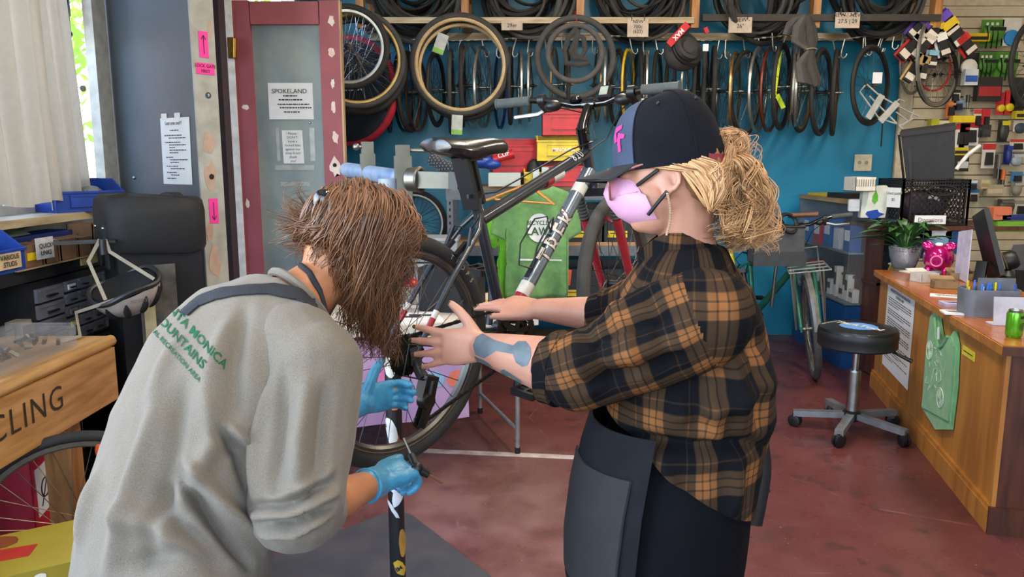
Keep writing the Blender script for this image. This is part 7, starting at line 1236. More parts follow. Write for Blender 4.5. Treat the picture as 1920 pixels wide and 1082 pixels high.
# tattoo of a bone-ended spanner on the near forearm
bv2 = bvh_of(body2); tx = (elN - wrN).normalized(); TT = mat('tattoo_ink', '#5f6a70', .55, col2='#4d585f', scale=30)
def px_decal(bvh, polys, m, name, parent, lift=.0009, step=7):
    mb = MB()
    for poly in polys:
        bm = bmesh.new(); bm.faces.new([bm.verts.new((x, y, 0)) for x, y in poly]); bmesh.ops.triangulate(bm, faces=bm.faces)
        for _ in range(6):
            es = [e for e in bm.edges if e.calc_length() > step]
            if not es: break
            bmesh.ops.subdivide_edges(bm, edges=es, cuts=1); bmesh.ops.triangulate(bm, faces=bm.faces)
        out = []
        for i, v in enumerate(bm.verts): v.index = i; h = cam_hit(bvh, v.co.x, v.co.y, lift)[0]; out.append(h if h is not None else None)
        fs = [[v.index for v in f.verts] for f in bm.faces]; fs = [f for f in fs if all(out[i] is not None for i in f)]; mb.add([q if q is not None else Vector((0, 0, -5)) for q in out], fs); bm.free()
    used = sorted({i for f in mb.f for i in f}); mp = {k: n for n, k in enumerate(used)}; mb.v = [mb.v[k] for k in used]; mb.f = [tuple(mp[i] for i in f) for f in mb.f]
    return obj(name, mb, m, parent)
px_decal(bv2, [[(893, 632), (905, 626), (928, 638), (962, 648), (972, 640), (986, 640), (995, 652), (996, 668), (990, 684), (984, 672), (986, 660), (980, 660), (976, 672), (980, 688), (968, 680), (962, 664), (930, 658), (908, 672), (892, 665), (887, 648)], [(890, 668), (906, 674), (918, 682), (930, 698), (945, 692), (958, 700), (975, 712), (984, 722), (968, 720), (950, 716), (938, 708), (924, 704), (910, 690), (896, 682)]], TT, 'tattoo', body2)
# flannel shirt
sm2 = MB(); sm2.loft([torso_ring(y, f - (8 if y > 520 else 0), b + (16 if y > 520 else 6), hw + .012) for y, f, b, hw in [(462, 1228, 1350, .09)] + ys[1:]])
ca = (at(1222, 468, 1.555) + at(1352, 452, 1.555)) / 2; slN = MB(); limb(slN, [shN + Vector((-.0, .07, .005)), shN, shN.lerp(elN, .45), elN, elN.lerp(wrN, .18)], [.088, .092, .09, .078, .062]); limb(sm2, [shF - Vector((-.02, .06, 0)), shF, elF, elF.lerp(wrF, .15)], [.1, .092, .068, .058])
sme = remeshed(sm2, .0062, 7, 'shirt')
A = lambda x, y, Y=1.38: at(x, y, Y)
sle = remeshed(slN, .0058, 6, 'sleeve')
displace(sme, folds_at(sme, [(((1230, 735), (1340, 690), (1440, 640)), -.014, .024), (((1240, 785), (1350, 760), (1450, 715)), .013, .024), (((1150, 815), (1300, 845), (1440, 835)), -.026, .018), (((1300, 720), (1310, 800)), -.012, .02), (((1370, 640), (1390, 810)), .013, .022), (((1420, 640), (1425, 810)), -.012, .016), (((1240, 860), (1265, 930)), .012, .022), (((1385, 860), (1380, 970)), .012, .02), (((1380, 520), (1430, 640)), -.008, .02), (((1330, 740), (1345, 830)), .012, .018)]), .012, 7, 3, .002)
displace(sle, folds_at(sle, [(((1110, 600), (1200, 560), (1300, 530)), .012, .02), (((1080, 640), (1180, 610), (1270, 590)), -.013, .016), (((1060, 690), (1180, 665), (1290, 640)), .011, .02), (((1070, 725), (1180, 700), (1280, 670)), -.012, .014), (((1095, 610), (1150, 730)), -.012, .014), (((1150, 580), (1205, 715)), .01, .018), (((1075, 640), (1110, 740)), .01, .012), (((1215, 560), (1260, 690)), -.009, .02)]), .01, 8, 5, .002)
hem0, hem1 = at(1180, 838, 1.4), at(1400, 986, 1.4); hd_ = (hem1 - hem0).normalized(); hn = hd_.cross(L2); hn = hn if hn.z < 0 else -hn; cut(sme, hem0, hn)
def plaid(name):
    m = bpy.data.materials.new(name); m.use_nodes = True; nt = m.node_tree; b = nt.nodes['Principled BSDF']; N = nt.nodes.new; L = nt.links.new; uv = N('ShaderNodeUVMap'); uv.uv_map = 'weave'; sp = N('ShaderNodeSeparateXYZ'); L(uv.outputs[0], sp.inputs[0]); nz = N('ShaderNodeTexNoise'); nz.inputs['Scale'].default_value = 14; L(uv.outputs[0], nz.inputs['Vector'])
    def M(op, a, b_=None, c=None):
        n = N('ShaderNodeMath'); n.operation = op
        for i, v in enumerate((a, b_, c)):
            if v is None: continue
            if isinstance(v, (int, float)): n.inputs[i].default_value = v
            else: L(v, n.inputs[i])
        return n.outputs[0]
    def band(x):
        f = M('FRACT', M('MULTIPLY', M('ADD', x, M('MULTIPLY', nz.outputs['Fac'], .006)), 1 / .118)); r = N('ShaderNodeValToRGB'); r.color_ramp.interpolation = 'LINEAR'; el = r.color_ramp.elements; el[0].position = 0; el[0].color = (0, 0, 0, 1); el[1].position = 1; el[1].color = (0, 0, 0, 1)
        for p, v in ((.26, 0), (.285, .75), (.39, .8), (.4, .3), (.42, .3), (.43, .95), (.53, .95), (.54, .35), (.56, .35), (.57, .8), (.66, .75), (.69, 0), (.82, 0), (.83, .3), (.85, .3), (.86, 0)): e = el.new(p); e.color = (v, v, v, 1)
        L(f, r.inputs[0]); return r.outputs[0]
    u, v = band(sp.outputs[0]), band(sp.outputs[1]); s = M('MULTIPLY', M('ADD', u, v), .5); both = M('MULTIPLY', u, v); fz = N('ShaderNodeTexNoise'); fz.inputs['Scale'].default_value = 900; L(uv.outputs[0], fz.inputs['Vector']); rp = N('ShaderNodeValToRGB'); el = rp.color_ramp.elements; el[0].position = 0; el[0].color = lin('#0c0d11'); el[1].position = .95; el[1].color = lin('#865630'); e = el.new(.42); e.color = lin('#3e2e20')
    L(M('ADD', M('ADD', M('MULTIPLY', s, .85), M('MULTIPLY', both, .1)), M('MULTIPLY', M('SUBTRACT', fz.outputs['Fac'], .5), .22)), rp.inputs[0]); L(rp.outputs[0], b.inputs['Base Color']); b.inputs['Roughness'].default_value = .95; b.inputs['Specular IOR Level'].default_value = .12; bp = N('ShaderNodeBump'); bp.inputs['Strength'].default_value = .15; bp.inputs['Distance'].default_value = .003; L(fz.outputs['Fac'], bp.inputs['Height']); L(bp.outputs[0], b.inputs['Normal']); return m
def weave_uv(me, axes):
    """cloth coordinates in metres: torso wrapped round the spine, sleeves round their own axis"""
    uvl = me.uv_layers.new(name='weave'); ctr = (at(1285, 700, 1.56))
    def arm_d(p, a, b): v = b - a; t = max(-.2, min(1.3, (p - a).dot(v) / v.length_squared)); return (p - a - v * t).length, t
    for poly in me.polygons:
        c = poly.center; best = None
        for a, b, r in axes:
            d, t = arm_d(c, a, b)
            if d < r * 1.12 and t > .06 and (best is None or d < best[0]): best = (d, a, b, r)
        ref = None
        for li in poly.loop_indices:
            p = me.vertices[me.loops[li].vertex_index].co
            if best: _, a, b, r = best; v = (b - a).normalized(); e1 = v.cross(Vector((0, 1, .3))).normalized(); e2 = v.cross(e1); q = p - a; ang = math.atan2(q.dot(e2), q.dot(e1)); R_ = r; s = q.dot(v)
            else: q = p - ctr; ang = math.atan2(q.dot(L2), -q.dot(F2)); R_ = .205; s = p.z + .03 * math.sin(ang)
            if ref is None: ref = ang
            elif ang - ref > PI: ang -= 2 * PI
            elif ref - ang > PI: ang += 2 * PI
            uvl.data[li].uv = (ang * R_ + .03, s + .02)
PLD = plaid('plaid_flannel'); weave_uv(sme, [(shF, elF.lerp(wrF, .2), .08)]); weave_uv(sle, [(shN, elN.lerp(wrN, .2), .14)]); obj('sleeve', sle, PLD, p2); shirt2 = obj('flannel_shirt', sme, PLD, p2); sv2 = bvh_of(shirt2)
cuffs = MB(); e0, e1 = elN.lerp(wrN, .12), elN.lerp(wrN, .26)
cf = MB(); cf.loft([[e0.lerp(e1, t) + frame_of(e1 - e0) @ Vector((0, r * math.cos(a), r * 1.05 * math.sin(a) + .004 * math.sin(3 * a))) for a in [2 * PI * i / 28 for i in range(28)]] for t, r in ((0, .066), (.05, .074), (.5, .072), (.95, .073), (1, .068), (.9, .058), (.1, .058))], closed=True); cme = cf.mesh('rolled_cuff'); weave_uv(cme, [(shN, e1, .1)]); obj('rolled_cuff', cme, PLD, p2)
e0, e1 = elF.lerp(wrF, .06), elF.lerp(wrF, .2); cf = MB(); cf.loft([[e0.lerp(e1, t) + frame_of(e1 - e0) @ Vector((0, r * math.cos(a), r * math.sin(a))) for a in [2 * PI * i / 24 for i in range(24)]] for t, r in ((0, .06), (.05, .066), (.95, .066), (1, .06), (.9, .05), (.1, .05))], closed=True); cme = cf.mesh('rolled_cuff'); weave_uv(cme, [(shF, e1, .08)]); obj('rolled_cuff', cme, PLD, p2)
col = MB(); col.loft([[at(1290, 482 - 40 * t, 1.555) + F2 * (.012 + .02 * t) + F2 * ((.082 - .012 * t) * math.cos(a)) + L2 * ((.088 - .008 * t) * math.sin(a)) + Z3 * (-.05 * max(0, math.cos(a)) ** 1.5 + .012) for a in [2 * PI * i / 30 for i in range(30)]] for t in (0, .5, 1, .96, .5, 0)]); cme = col.mesh('collar'); weave_uv(cme, []); obj('collar', cme, PLD, p2)
# trousers, apron, shoes
TR = mat('black_denim', '#0a0b10', .9, bump=.12, bscale=160, spec=.12); tm2 = MB(); tm2.loft([torso_ring(*q, grow=.004) for q in [(800, 1140, 1412, .165)] + ys[6:]])
for s in (-1, 1): limb(tm2, [hip + L2 * (.09 * s) + Z3 * .04, Vector((hip.x, hip.y, .45)) + L2 * (.1 * s) + F2 * .02, Vector((hip.x, hip.y, .1)) + L2 * (.11 * s) - F2 * .02], [.125, .085, .07])
tme = remeshed(tm2, .009, 6, 'trousers'); displace(tme, [], .006, 6, 9); trs = obj('trousers', tme, TR, p2)
for s in (-1, 1): obj('shoe', MB().loft([ring(Vector((hip.x, hip.y, 0)) + L2 * (.115 * s) + F2 * x + Z3 * z, L2, Z3, w, h, 16) for x, z, w, h in ((-.08, .05, .03, .045), (-.05, .05, .042, .05), (.05, .045, .045, .045), (.14, .035, .048, .034), (.19, .028, .03, .025))]), BLK, p2)
ap = MB(); rings = []
for y, f, b, hw in [(772, 1118, 1424, .175), (830, 1100, 1424, .18), (900, 1086, 1414, .19), (980, 1078, 1404, .2), (1060, 1072, 1390, .2)]:
    r_ = torso_ring(y, f - 10, b, hw + .012, n=48, sq=.9); sel = [r_[i % 48] for i in range(-11, 12)]; inn = [q + F2 * -.006 for q in sel[::-1]]; rings.append(sel + inn)
apr = obj('apron', ap.loft(rings), mat('charcoal_canvas', '#1d1e22', .9, bump=.15, bscale=200, spec=.15), p2); av = bvh_of(apr)
pk_ = MB(); rings = []
for y, f, b, hw in [(842, 1096, 1424, .181), (900, 1084, 1414, .192), (980, 1074, 1404, .203), (1040, 1074, 1392, .204)]: r_ = torso_ring(y, f - 14, b, hw + .018, n=48, sq=.9); sel = [r_[i % 48] for i in range(1, 11)]; rings.append(sel + [q - L2 * -.0 - F2 * .004 - L2 * .004 for q in sel[::-1]])
obj('apron_pocket', pk_.loft(rings), mat('charcoal_pocket', '#29292b', .85, bump=.15, bscale=200), p2)
for k, (pts, w) in enumerate(((((1425, 815), (1432, 880), (1424, 940), (1415, 985)), .016), (((1420, 820), (1428, 900), (1432, 925)), .014))): obj('apron_tie', MB().tube(catmull([at(x, y, 1.5 + .02 * k) for x, y in pts], 12), w, 8, flat=.25, up=(0, 1, 0)), BLK, p2)
# cap
CAPM = mat('navy_cap', '#12141b', .95, bump=.25, bscale=260, var=.1, spec=.15); CAPF = mat('blue_front_panel', '#333f57', .85, bump=.25, bscale=260)
def cap_pt(t, a, k=1): r = math.cos(t) ** .62; z = math.sin(t) ** .9; return H2((.108 * r * math.cos(a) * (1 if math.cos(a) > 0 else .99)) * k - .003, .089 * r * math.sin(a) * k, -.004 + .142 * z * k - .010 * (1 - r) * math.cos(a) + .006 * (1 - z) * math.cos(a))
cm = MB(); cm.loft([[cap_pt(max(0, t), 2 * PI * i / 48) for i in range(48)] for t in [PI / 2 * (j / 14) * .985 for j in range(15)]]); cap = obj('cap', cm, CAPM, p2)
fp_ = MB(); fp_.loft([[cap_pt(PI / 2 * (j / 14) * .93, a, 1.008) for a in [-1.0 + 2.0 * i / 20 for i in range(21)]] + [cap_pt(PI / 2 * (j / 14) * .93, a, .995) for a in [1.0 - 2.0 * i / 20 for i in range(21)]] for j in range(15)]); fpo = obj('front_panel', fp_, CAPF, cap); obj('crown_button', MB().ell(cap_pt(PI / 2, 0), (.008, .008, .005)), CAPM, cap)
for a in (-2.15, -1.02, 1.02, 2.15): obj('panel_seam', MB().tube([cap_pt(PI / 2 * (j / 16) * .98, a, 1.004) for j in range(17)], .0014, 6), CAPM, cap)
for a in (1.55, 2.6): obj('eyelet', MB().ell(cap_pt(.95, a, 1.004), (.004, .004, .004), n=10, m=6), mat('eyelet_black', '#0a0a0c', .6), cap)
vs = []
for j in range(9):
    t = j / 8; row = []
    for i in range(21): a = -1.05 + 2.1 * i / 20; base = cap_pt(0, a, 1.0); row.append(base + HR2 @ Vector((.078 * t * math.cos(a) ** .6, .004 * t * math.sin(a), .012 - .012 * t - .014 * abs(math.sin(a)) ** 2 * t)))
    vs.append(row)
obj('brim', MB().loft([r + [q - HR2 @ Vector((0, 0, .004)) for q in r[::-1]] for r in vs]), mat('brim_black', '#17181c', .8, bump=.2, bscale=200), cap)
obj('snap_strap', MB().loft([[cap_pt(0, PI + a, 1.01) + HR2 @ Vector((0, 0, z)) for z in (.0, .016)] + [cap_pt(0, PI + a, .98) + HR2 @ Vector((0, 0, z)) for z in (.016, 0)] for a in [-.75 + 1.5 * i / 16 for i in range(17)]]), mat('strap_maroon', '#7d2434', .6), cap)
cbv2 = bvh_of(fpo); e_o = cap_pt(.42, .62, 1.0); nrm_ = (e_o - H2(0, 0, .03)).normalized(); xx = Z3.cross(nrm_).normalized(); yy = nrm_.cross(xx)
for q in (((-.02, .022), (.002, .028), (.004, .02), (-.012, .012), (-.004, -.004), (-.012, -.008), (-.02, .004)), ((-.004, .012), (.016, .01), (.016, .003), (.006, .001), (.012, -.022), (.004, -.024), (-.004, 0))): mbd = MB(); decal(mbd, q, e_o, xx, yy, cbv2, .002, .05, .006); obj('embroidery', mbd, mat('magenta_thread', '#d62a86', .7), cap)
# mask, glasses, ear chain
mk = MB(); rings = []
for z, pr, xe, hw in ((.0, .108, .072, .04), (-.016, .124, .06, .052), (-.034, .132, .052, .06), (-.058, .126, .044, .064), (-.084, .110, .036, .062), (-.104, .084, .03, .052), (-.112, .064, .03, .036)):
    out = [H2(xe + (pr - xe) * math.cos(a) ** 1.15, hw * math.sin(a), z - .012 * abs(math.sin(a)) * (1 if z > -.05 else -.6)) for a in [-PI / 2 * .98 + PI * .98 * i / 24 for i in range(25)]]; rings.append(out + [q - HR2 @ Vector((.003, 0, 0)) for q in out[::-1]])
mko = obj('face_mask', MB().loft(rings), mat('mask_pink', '#c996b4', .6, var=.03, bump=.05), p2); obj('mask_seam', MB().tube([H2(.058, .061, -.042), H2(.096, .048, -.044), H2(.118, .022, -.042)], .0012, 6), mat('seam_pink', '#c98fb2', .7), mko)
for a, b in (((.056, .058, -.03), (.012, .078, -.008)), ((.042, .063, -.088), (.0, .079, -.05))): obj('ear_strap', MB().tube([H2(*a), (H2(*a) + H2(*b)) / 2 + L2 * .006, H2(*b)], .0038, 8), BLK, mko)
gl = MB()
for s in (1, -1): gl.torus(H2(.112, .036 * s, -.02), .029, .0026, HR2 @ Vector((1, .12 * s, .05)), 28, 6); gl.tube([H2(.106, .066 * s, -.004), H2(.04, .08 * s, .006), H2(-.004, .082 * s, -.006)], .0024, 6)
gl.tube([H2(.104, .01, -.002), H2(.106, -.01, -.002)], .0018, 6); glo = obj('glasses', gl, mat('tortoise_pink', '#8a4f46', .3), p2)
for s in (1, -1): obj('lens', MB().lathe(H2(.112, .036 * s, -.02), [(.028, 0), (.028, .001)], HR2 @ Vector((1, .12 * s, .05)), 28), glassy('lens_glass', (.95, .85, .85), .05, .82), glo)
eb = MB()
for k in range(26): t = k / 25; eb.ell(H2(.0, .084, -.055).lerp(at(1250, 440, 1.47), t) + F2 * (-.006 * math.sin(PI * t)), (.0026,) * 3, n=6, m=5)
obj('ear_chain', eb, mat('gold_bead', '#c4a184', .35, .5), p2)
# blond hair
BLO = ('#63401f', '#d6a877', '#95663c'); h2 = Hair(5); rr_ = h2.r
obj('scalp', MB().ell(H2(-.045, 0, -.006), (.066, .074, .085), HR2), mat('scalp_blond', '#8a6238', .7), p2)
for k in range(170):
    u = rr_.random(); sd_ = 1 if rr_.random() < .8 else -1; x0 = .028 - .1 * u; q = rr_.random(); lo = -.012 if x0 > -.02 else -.012 - .075 * q
    pts = [H2(x0, .08 * sd_ * (1 - .25 * abs(x0 / .1) ** 2), .002 - .002 * u), H2(min(x0 - .03, -.03), .083 * sd_, -.006 + lo * .6), H2(-.075, .066 * sd_ + rr_.uniform(-.01, .01), -.012 + lo), H2(-.105, .03 * sd_, -.012 + lo * .5), H2(-.122, rr_.uniform(-.01, .02), rr_.uniform(-.02, .02))]; h2.lock(pts, .0036, .004, 14, 1.4, 6)
for k in range(70):
    a = rr_.uniform(0, 6.28); ra = rr_.uniform(.014, .034); c = at(1368, 272, 1.54) + Vector((0, rr_.uniform(-.02, .02), rr_.uniform(-.008, .008))); pts = [at(1342, 278, 1.54)] + [c + Vector((ra * math.cos(a + j * 1.2), rr_.uniform(-.02, .02), ra * .75 * math.sin(a + j * 1.2))) for j in range(5)]; h2.lock(pts, .0032, .003, 16, 1, 6)
for k in range(230):
    u, v = rr_.random(), rr_.gauss(0, 1); tip = (1362 + 70 * u + rr_.gauss(0, 9), 385 + 75 * rr_.random() + 8 * u); Yj = 1.545 + .035 * v
    pts = [at(1345 + rr_.uniform(-8, 22), 288 + rr_.uniform(-16, 18), 1.545), at(1348 + 52 * u + rr_.gauss(0, 6), 315 + rr_.uniform(-18, 14), Yj), at(1350 + 80 * u + rr_.gauss(0, 9), 355 + rr_.uniform(-18, 18), Yj + rr_.uniform(-.03, .03)), at(tip[0] + rr_.gauss(0, 9), tip[1] - 25, Yj + rr_.uniform(-.03, .03)), at(*tip, Yj + rr_.uniform(-.03, .03))]; h2.lock(pts, .0034, .022 * rr_.uniform(.3, 1.4), 26, rr_.uniform(1.2, 2.8), 6)
for k in range(110):
    pts = [at(1345 + rr_.uniform(-10, 20), 290 + rr_.uniform(-30, 20), 1.54), at(1380 + rr_.uniform(-40, 40), 250 + rr_.uniform(0, 120), 1.54 + rr_.uniform(-.05, .05)), at(1400 + rr_.uniform(-60, 42), 330 + rr_.uniform(0, 130), 1.54 + rr_.uniform(-.05, .05))]; h2.lock(pts, .001, .02, 20, 2, 2)
hm2 = MB(); hm2.ell(at(1372, 318, 1.55), (.032, .035, .045)); hm2.ell(at(1388, 362, 1.55), (.04, .036, .05)); hm2.ell(at(1394, 405, 1.55), (.032, .03, .035)); hm2.ell(at(1366, 274, 1.545), (.024, .022, .022)); ho2 = h2.build('hair', BLO, p2, .5); obj('hair_core', remeshed(hm2, .006, 6, 'hair_core'), mat('blond_core', '#9a6c40', .6, col2='#6f4a28', scale=60, bump=.6, bscale=140), ho2)
# ------------------------------------------------------------------ the mechanic bending over the rear wheel
SK1 = skin('skin_warm', '#bd8059', '#ab6f4b'); p1 = thing('person', 'person in a grey printed t-shirt and blue gloves bending over the rear wheel', 'person', (-.5, 1.25, 0)); R1 = Vector((.73, -.63, -.22)).normalized()
SP = [(300, 1230, 1.27, .185, .13), (318, 1090, 1.30, .195, .14), (340, 960, 1.34, .185, .15), (380, 820, 1.40, .185, .15), (432, 705, 1.45, .19, .135), (495, 622, 1.50, .175, .11), (545, 575, 1.545, .125, .085), (575, 548, 1.57, .078, .066)]
def spine_rings(grow=0, n=36, k0=0):
    P_ = [at(x, y, Y) for x, y, Y, a, b in SP]; out = []
    for i, (x, y, Y, a, b) in enumerate(SP):
        t = (P_[min(i + 1, len(P_) - 1)] - P_[max(i - 1, 0)]).normalized(); lat = (R1 - t * R1.dot(t)).normalized(); fw = lat.cross(t); out.append(ring(P_[i], lat, fw, a + grow, b + grow, n, .9))
    return out[k0:]
bm1 = MB(); bm1.loft(spine_rings(-.05)[:6] + spine_rings(-.02)[6:]); hc = at(664, 462, 1.67); Fh = Vector((.52, .5, -.69)).normalized(); Uh = (Vector((-.1, .15, 1)) - Fh * Vector((-.1, .15, 1)).dot(Fh)).normalized(); Sh = Uh.cross(Fh); HR1 = Matrix((Fh, Sh, Uh)).transposed(); H1 = lambda x, y, z: hc + HR1 @ Vector((x, y, z))
bm1.ell(hc, (.098, .076, .11), HR1); bm1.ell(H1(.035, 0, -.055), (.06, .056, .072), HR1); bm1.ell(H1(.06, 0, -.1), (.03, .034, .024), HR1); bm1.loft([ring(H1(.094 + dx, 0, dz), HR1 @ Vector((1, 0, 0)), HR1 @ Vector((0, 1, 0)), a, b, 12) for dx, dz, a, b in ((-.006, .0, .012, .009), (.008, -.02, .014, .011), (.014, -.036, .015, .015), (-.002, -.046, .01, .012))]); bm1.ell(H1(.088, 0, -.07), (.012, .024, .012), HR1)
for s in (1, -1): bm1.torus(H1(-.004, .073 * s, -.028), .022, .0055, HR1 @ Vector((.25, s, .1)), 18, 8); bm1.ell(H1(.002, .071 * s, -.035), (.013, .007, .02), HR1)
nk = at(572, 552, 1.575); bm1.tube([nk - (at(620, 510, 1.62) - nk) * .5, at(610, 520, 1.61), H1(-.045, 0, -.045)], [.066, .056, .056], 18)
shR, elR, wrR = at(585, 690, 1.38), at(555, 968, 1.27), at(702, 905, 1.55); shL, elL, wrL = at(435, 622, 1.62), at(520, 830, 1.76), at(672, 757, 1.93)
limb(bm1, [shR, elR], [.048, .044]); limb(bm1, [elR, elR.lerp(wrR, .35), wrR], [.044, .043, .028]); limb(bm1, [shL, elL], [.048, .044]); limb(bm1, [elL, elL.lerp(wrL, .35), wrL], [.044, .042, .028])
pel = at(300, 1230, 1.27)
for s in (-1, 1): kx = Vector((pel.x, pel.y, 0)) + Vector((.1, -.09, 0)) * s; limb(bm1, [pel + Vector((.1, -.09, 0)) * s, kx + Vector((.05, .06, .42)), kx + Vector((-.02, -.02, .09))], [.1, .066, .045]); limb(bm1, [kx + Vector((-.03, -.03, .045)), kx + Vector((.1, .13, .035))], [.042, .032])
HA = dict(fdir=at(775, 872, 1.63) - wrR, back=Vector((-.25, -.55, .8)), thumb=Vector((-.35, .55, .6)), per=((38, 55, 30), (48, 62, 35), (55, 66, 35), (58, 66, 35)), spread=.4, thumb_out=26, thumb_curl=14, L=.98); HB = dict(fdir=at(745, 735, 2.0) - wrL, back=Vector((.25, 1, .1)), thumb=Vector((-.2, -.1, 1)), per=((28, 34, 22), (26, 34, 22), (28, 36, 24), (32, 38, 24)), spread=.5, thumb_out=62, thumb_curl=8, L=.98)
hand(bm1, wrR, **HA); hand(bm1, wrL, **HB); body1 = obj('body', remeshed(bm1, .0045, 5), SK1, p1)
NIT = mat('blue_nitrile', '#3f93b8', .42, col2='#357fa3', scale=30, bump=.25, bscale=70, sheen=.1)
for w, el, kw in ((wrR, elR, HA), (wrL, elL, HB)):
    g = MB(); hand(g, w, infl=.0022, **kw); d = (w - el).normalized(); limb(g, [w + d * .015, w - d * .028], [.0335, .036]); gme = remeshed(g, .0036, 4, 'glove'); displace(gme, [], .0022, 34, 2, .0008); go = obj('glove', gme, NIT, p1); obj('glove_cuff', MB().torus(w - d * .036, .0335, .004, d, 28, 8), NIT, go)
# t-shirt
s1 = MB(); rg = spine_rings(.004); s1.loft(rg[:7])
limb(s1, [shL + Vector((.05, -.04, 0)), shL, elL, elL.lerp(wrL, .1)], [.088, .082, .076, .07]); limb(s1, [shR + Vector((-.07, .06, .04)), shR + Vector((-.02, .02, .01))], [.085, .08])
sR = MB(); limb(sR, [shR + Vector((-.05, .05, .035)), shR, shR.lerp(elR, .5), elR + Vector((0, 0, .02))], [.088, .09, .088, .084]); limb(sR, [elR + Vector((0, 0, .03)), elR.lerp(wrR, .22)], [.083, .062])
sh1 = remeshed(s1, .0062, 7, 't_shirt'); sv1 = remeshed(sR, .0056, 6, 'sleeve')
displace(sh1, folds_at(sh1, [(((300, 740), (250, 900), (205, 1070)), .015, .022), (((345, 720), (320, 850), (270, 1060)), -.013, .02), (((395, 740), (400, 830), (330, 960)), .014, .02), (((330, 880), (400, 980), (470, 1060)), -.022, .012), (((345, 860), (420, 950), (500, 1020)), .02, .012), (((290, 900), (340, 990), (420, 1050)), -.014, .018), (((400, 800), (450, 850), (470, 920)), -.016, .014), (((430, 800), (470, 840)), .014, .012), (((215, 960), (300, 990), (380, 1060)), .014, .022), (((240, 1060), (330, 1040), (430, 1075)), -.012, .018), (((430, 600), (400, 690), (380, 780)), .009, .022), (((460, 570), (440, 680), (440, 780)), -.01, .016), (((330, 640), (280, 760)), .01, .022), (((180, 880), (150, 1020)), .01, .02)]), .011, 7, 1, .0016)
displace(sv1, folds_at(sv1, [(((500, 720), (480, 830), (478, 930)), .012, .016), (((530, 700), (520, 820), (515, 930)), -.013, .016), (((575, 720), (560, 830), (555, 920)), .014, .018), (((610, 720), (600, 830), (590, 930)), -.01, .014), (((470, 950), (540, 945), (625, 905)), -.014, .009), (((475, 968), (550, 962), (628, 925)), .014, .009), (((480, 985), (550, 980), (625, 945)), -.014, .008), (((488, 1002), (550, 998), (615, 965)), .013, .008), (((500, 940), (560, 925), (620, 880)), .01, .01)]), .009, 8, 4, .0016)
HEA = mat('heather_grey', '#787065', .95, col2='#696157', scale=520, bump=.12, bscale=700, sheen=.1, spec=.15); ts1 = obj('t_shirt', sh1, HEA, p1); obj('sleeve', sv1, HEA, p1); bv1 = bvh_of(ts1)
obj('collar', MB().tube([at(575, 548, 1.57) + (R1 * (.083 * math.cos(a))) + (R1.cross((at(575, 548, 1.57) - at(500, 622, 1.5)).normalized())) * (.072 * math.sin(a)) - (at(575, 548, 1.57) - at(500, 622, 1.5)).normalized() * .022 for a in [2 * PI * i / 36 for i in range(36)]], .009, 8, closed=True), HEA, ts1)
GRT = mat('print_forest', '#215a3b', .9, spec=.1)
def print_on(txt, size, o, x, y, bvh, m, name, parent, lift=.0016):
    """ink on cloth: the letters are laid onto the shirt, o = middle of the line, x and y its directions as seen in the picture"""
    me = text_mesh(txt, size, 'CENTER', .012); bm = bmesh.new(); bm.from_mesh(me)
    for _ in range(4):
        es = [e for e in bm.edges if e.calc_length() > 6]
        if not es: break
        bmesh.ops.subdivide_edges(bm, edges=es, cuts=1); bmesh.ops.triangulate(bm, faces=bm.faces)
    dead = []
    for v in bm.verts:
        h, n = cam_hit(bvh, o[0] + x[0] * v.co.x + y[0] * v.co.y, o[1] + x[1] * v.co.x + y[1] * v.co.y, lift)
        if h is None: dead.append(v)
        else: v.co = h
    bmesh.ops.delete(bm, geom=dead, context='VERTS'); bmesh.ops.delete(bm, geom=[f for f in bm.faces if max(e.calc_length() for e in f.edges) > .05], context='FACES'); bm.to_mesh(me); bm.free(); return obj(name, me, m, parent)
XD, YD = (.68, .73), (.52, -.80)
for t, sz, o in (('SANTA MONICA', 24, (362, 622)), ('MOUNTAINS', 24, (336, 636)), ('NATIONAL RECREATION AREA', 12.5, (316, 650))): print_on(t, sz, o, XD, YD, bv1, GRT, 'shirt_print', ts1)
WEB = mat('black_webbing', '#1d1f26', .8, bump=.2, bscale=300); ribbon(bv1, [(345, 590), (372, 566), (410, 552), (460, 545), (510, 543), (560, 553), (592, 578)], .034, WEB, 'apron_strap', p1); bvb = bvh_of(body1)
ribbon(bvb, [(556, 492), (580, 512), (598, 545), (608, 580), (612, 598)], .012, WEB, 'neck_cord', p1, .004)
TR1 = mat('dark_work_trousers', '#2a2c33', .85, bump=.12, bscale=140); tm1 = MB(); tm1.loft(spine_rings(-.012)[:2])
for s in (-1, 1): kx = Vector((pel.x, pel.y, 0)) + Vector((.1, -.09, 0)) * s; limb(tm1, [pel + Vector((.09, -.08, 0.02)) * s, kx + Vector((.05, .06, .42)), kx + Vector((-.02, -.02, .1))], [.125, .09, .075]); obj('shoe', MB().loft([ring(kx + Vector((.6, .75, 0)) * x + Z3 * z, Vector((.75, -.6, 0)), Z3, w, h, 16) for x, z, w, h in ((-.1, .05, .03, .045), (-.06, .05, .042, .05), (.05, .045, .045, .045), (.14, .035, .048, .034), (.19, .028, .03, .025))]), BLK, p1)
obj('trousers', remeshed(tm1, .01, 5, 'trousers'), TR1, p1)
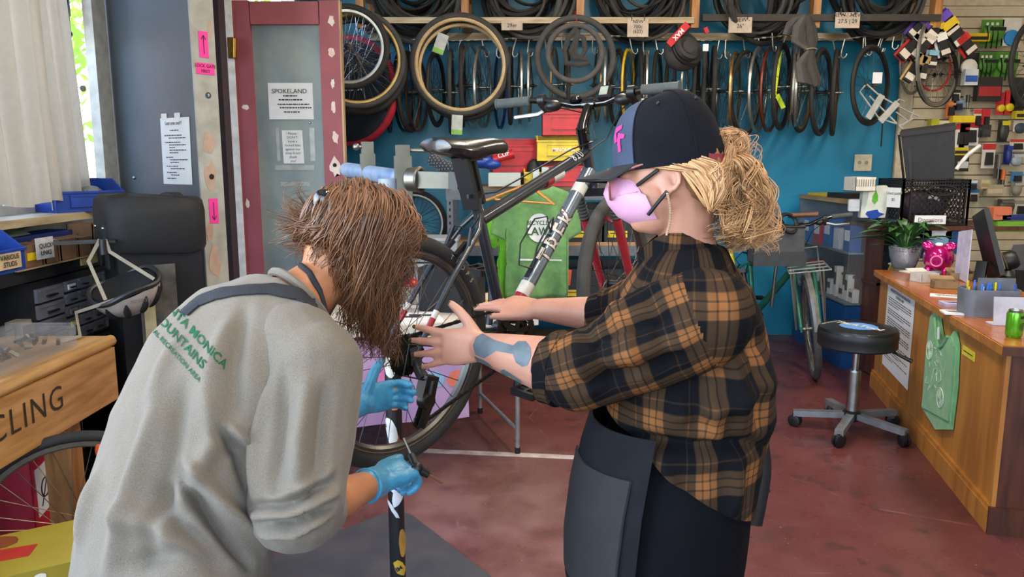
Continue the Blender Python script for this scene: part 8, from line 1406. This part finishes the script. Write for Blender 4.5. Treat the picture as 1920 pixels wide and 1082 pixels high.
# brown hair falling forward
obj('scalp', MB().ell(H1(-.012, 0, .006), (.1, .083, .112), HR1), mat('scalp_brown', '#2a1c15', .8), p1)
h1 = Hair(9); rr_ = h1.r
def ytip(u): 
    ks = [(0, 455), (.12, 490), (.25, 520), (.38, 575), (.5, 640), (.58, 690), (.68, 655), (.8, 600), (.92, 560), (1, 490)]
    for (a, b), (c, d) in zip(ks, ks[1:]):
        if u <= c: return b + (d - b) * (u - a) / (c - a)
    return 490
for k in range(520):
    u = rr_.random(); front = rr_.random() < .72; xm = 572 + 205 * u; nx = (xm - 672) / 112; dep = .112 * math.sqrt(max(0, 1 - min(1, nx * nx))); sg = -1 if front else .7; x0 = 618 + 100 * u + rr_.uniform(-14, 14); y0 = 338 + 30 * abs(u - .5) + rr_.uniform(-6, 30); n0 = (x0 - 668) / 112; d0 = .1 * math.sqrt(max(0, 1 - n0 * n0)) * .55
    yt = ytip(u) + rr_.uniform(-75, 12) - (40 if not front else 0); xt = 560 + 205 * u + rr_.gauss(0, 10) - (22 if u > .85 else 0) + (26 if .35 < u < .62 else 0)
    pts = [at(x0, y0, 1.67 + sg * d0), at(xm + (x0 - xm) * .35, 375 + rr_.uniform(-10, 14), 1.67 + sg * dep * .9), at(xm + rr_.uniform(-8, 8), 430 + rr_.uniform(-12, 12), 1.67 + sg * dep * 1.1), at(xm * .6 + xt * .4, 430 + (yt - 430) * .5, 1.68 + sg * dep * .95), at(xt, yt, 1.69 + sg * dep * .7)]; h1.lock(pts, .0042, .026 * rr_.uniform(.2, 1.3), 22, rr_.uniform(.9, 1.9), 7)
for k in range(70):
    u = rr_.random(); x0, y0 = 600 + 130 * u, 340 + rr_.uniform(0, 60); xt = 545 + 230 * u + rr_.gauss(0, 16); pts = [at(x0, y0, 1.6), at((x0 + xt) / 2 + rr_.gauss(0, 16), 390 + rr_.uniform(0, 40), 1.58), at(xt, ytip(u) - rr_.uniform(0, 90), 1.6)]; h1.lock(pts, .0011, .014, 18, 1.5, 2)
for k in range(16): pts = [at(690 + rr_.uniform(-12, 12), 540, 1.66), at(688 + rr_.uniform(-14, 20), 600, 1.66), at(700 + rr_.uniform(-20, 40), 650 + rr_.uniform(0, 40), 1.67)]; h1.lock(pts, .004, .014, 18, 1.4, 5)
h1.build('hair', ('#22150f', '#7d5233', '#4d3021'), p1); obj('hair_clip', MB().ell(at(606, 378, 1.59), (.022, .012, .026)), GLOSSK, p1)
# three way wrench in the gloved fist
wc_ = at(782, 878, 1.61); yw = thing('three_way_wrench', 'black three way hex wrench held in the lower blue glove', 'tool', wc_)
hx = [(at(829, 905, 1.62), 1), (at(757, 822, 1.66), 0), (at(735, 905, 1.57), 0)]; obj('grip', MB().ell(wc_, (.014, .014, .014)), BLK, yw)
for e, lg in hx: d = (e - wc_); obj('sleeve', MB().tube([wc_, wc_ + d * .45], [.012, .0085], 10), BLK, yw); obj('hex_shaft', MB().cyl(wc_ + d * .4, e, .0032, n=6), mat('bronze_shaft', '#8a6a4a', .35, .8) if lg else CHR, yw)
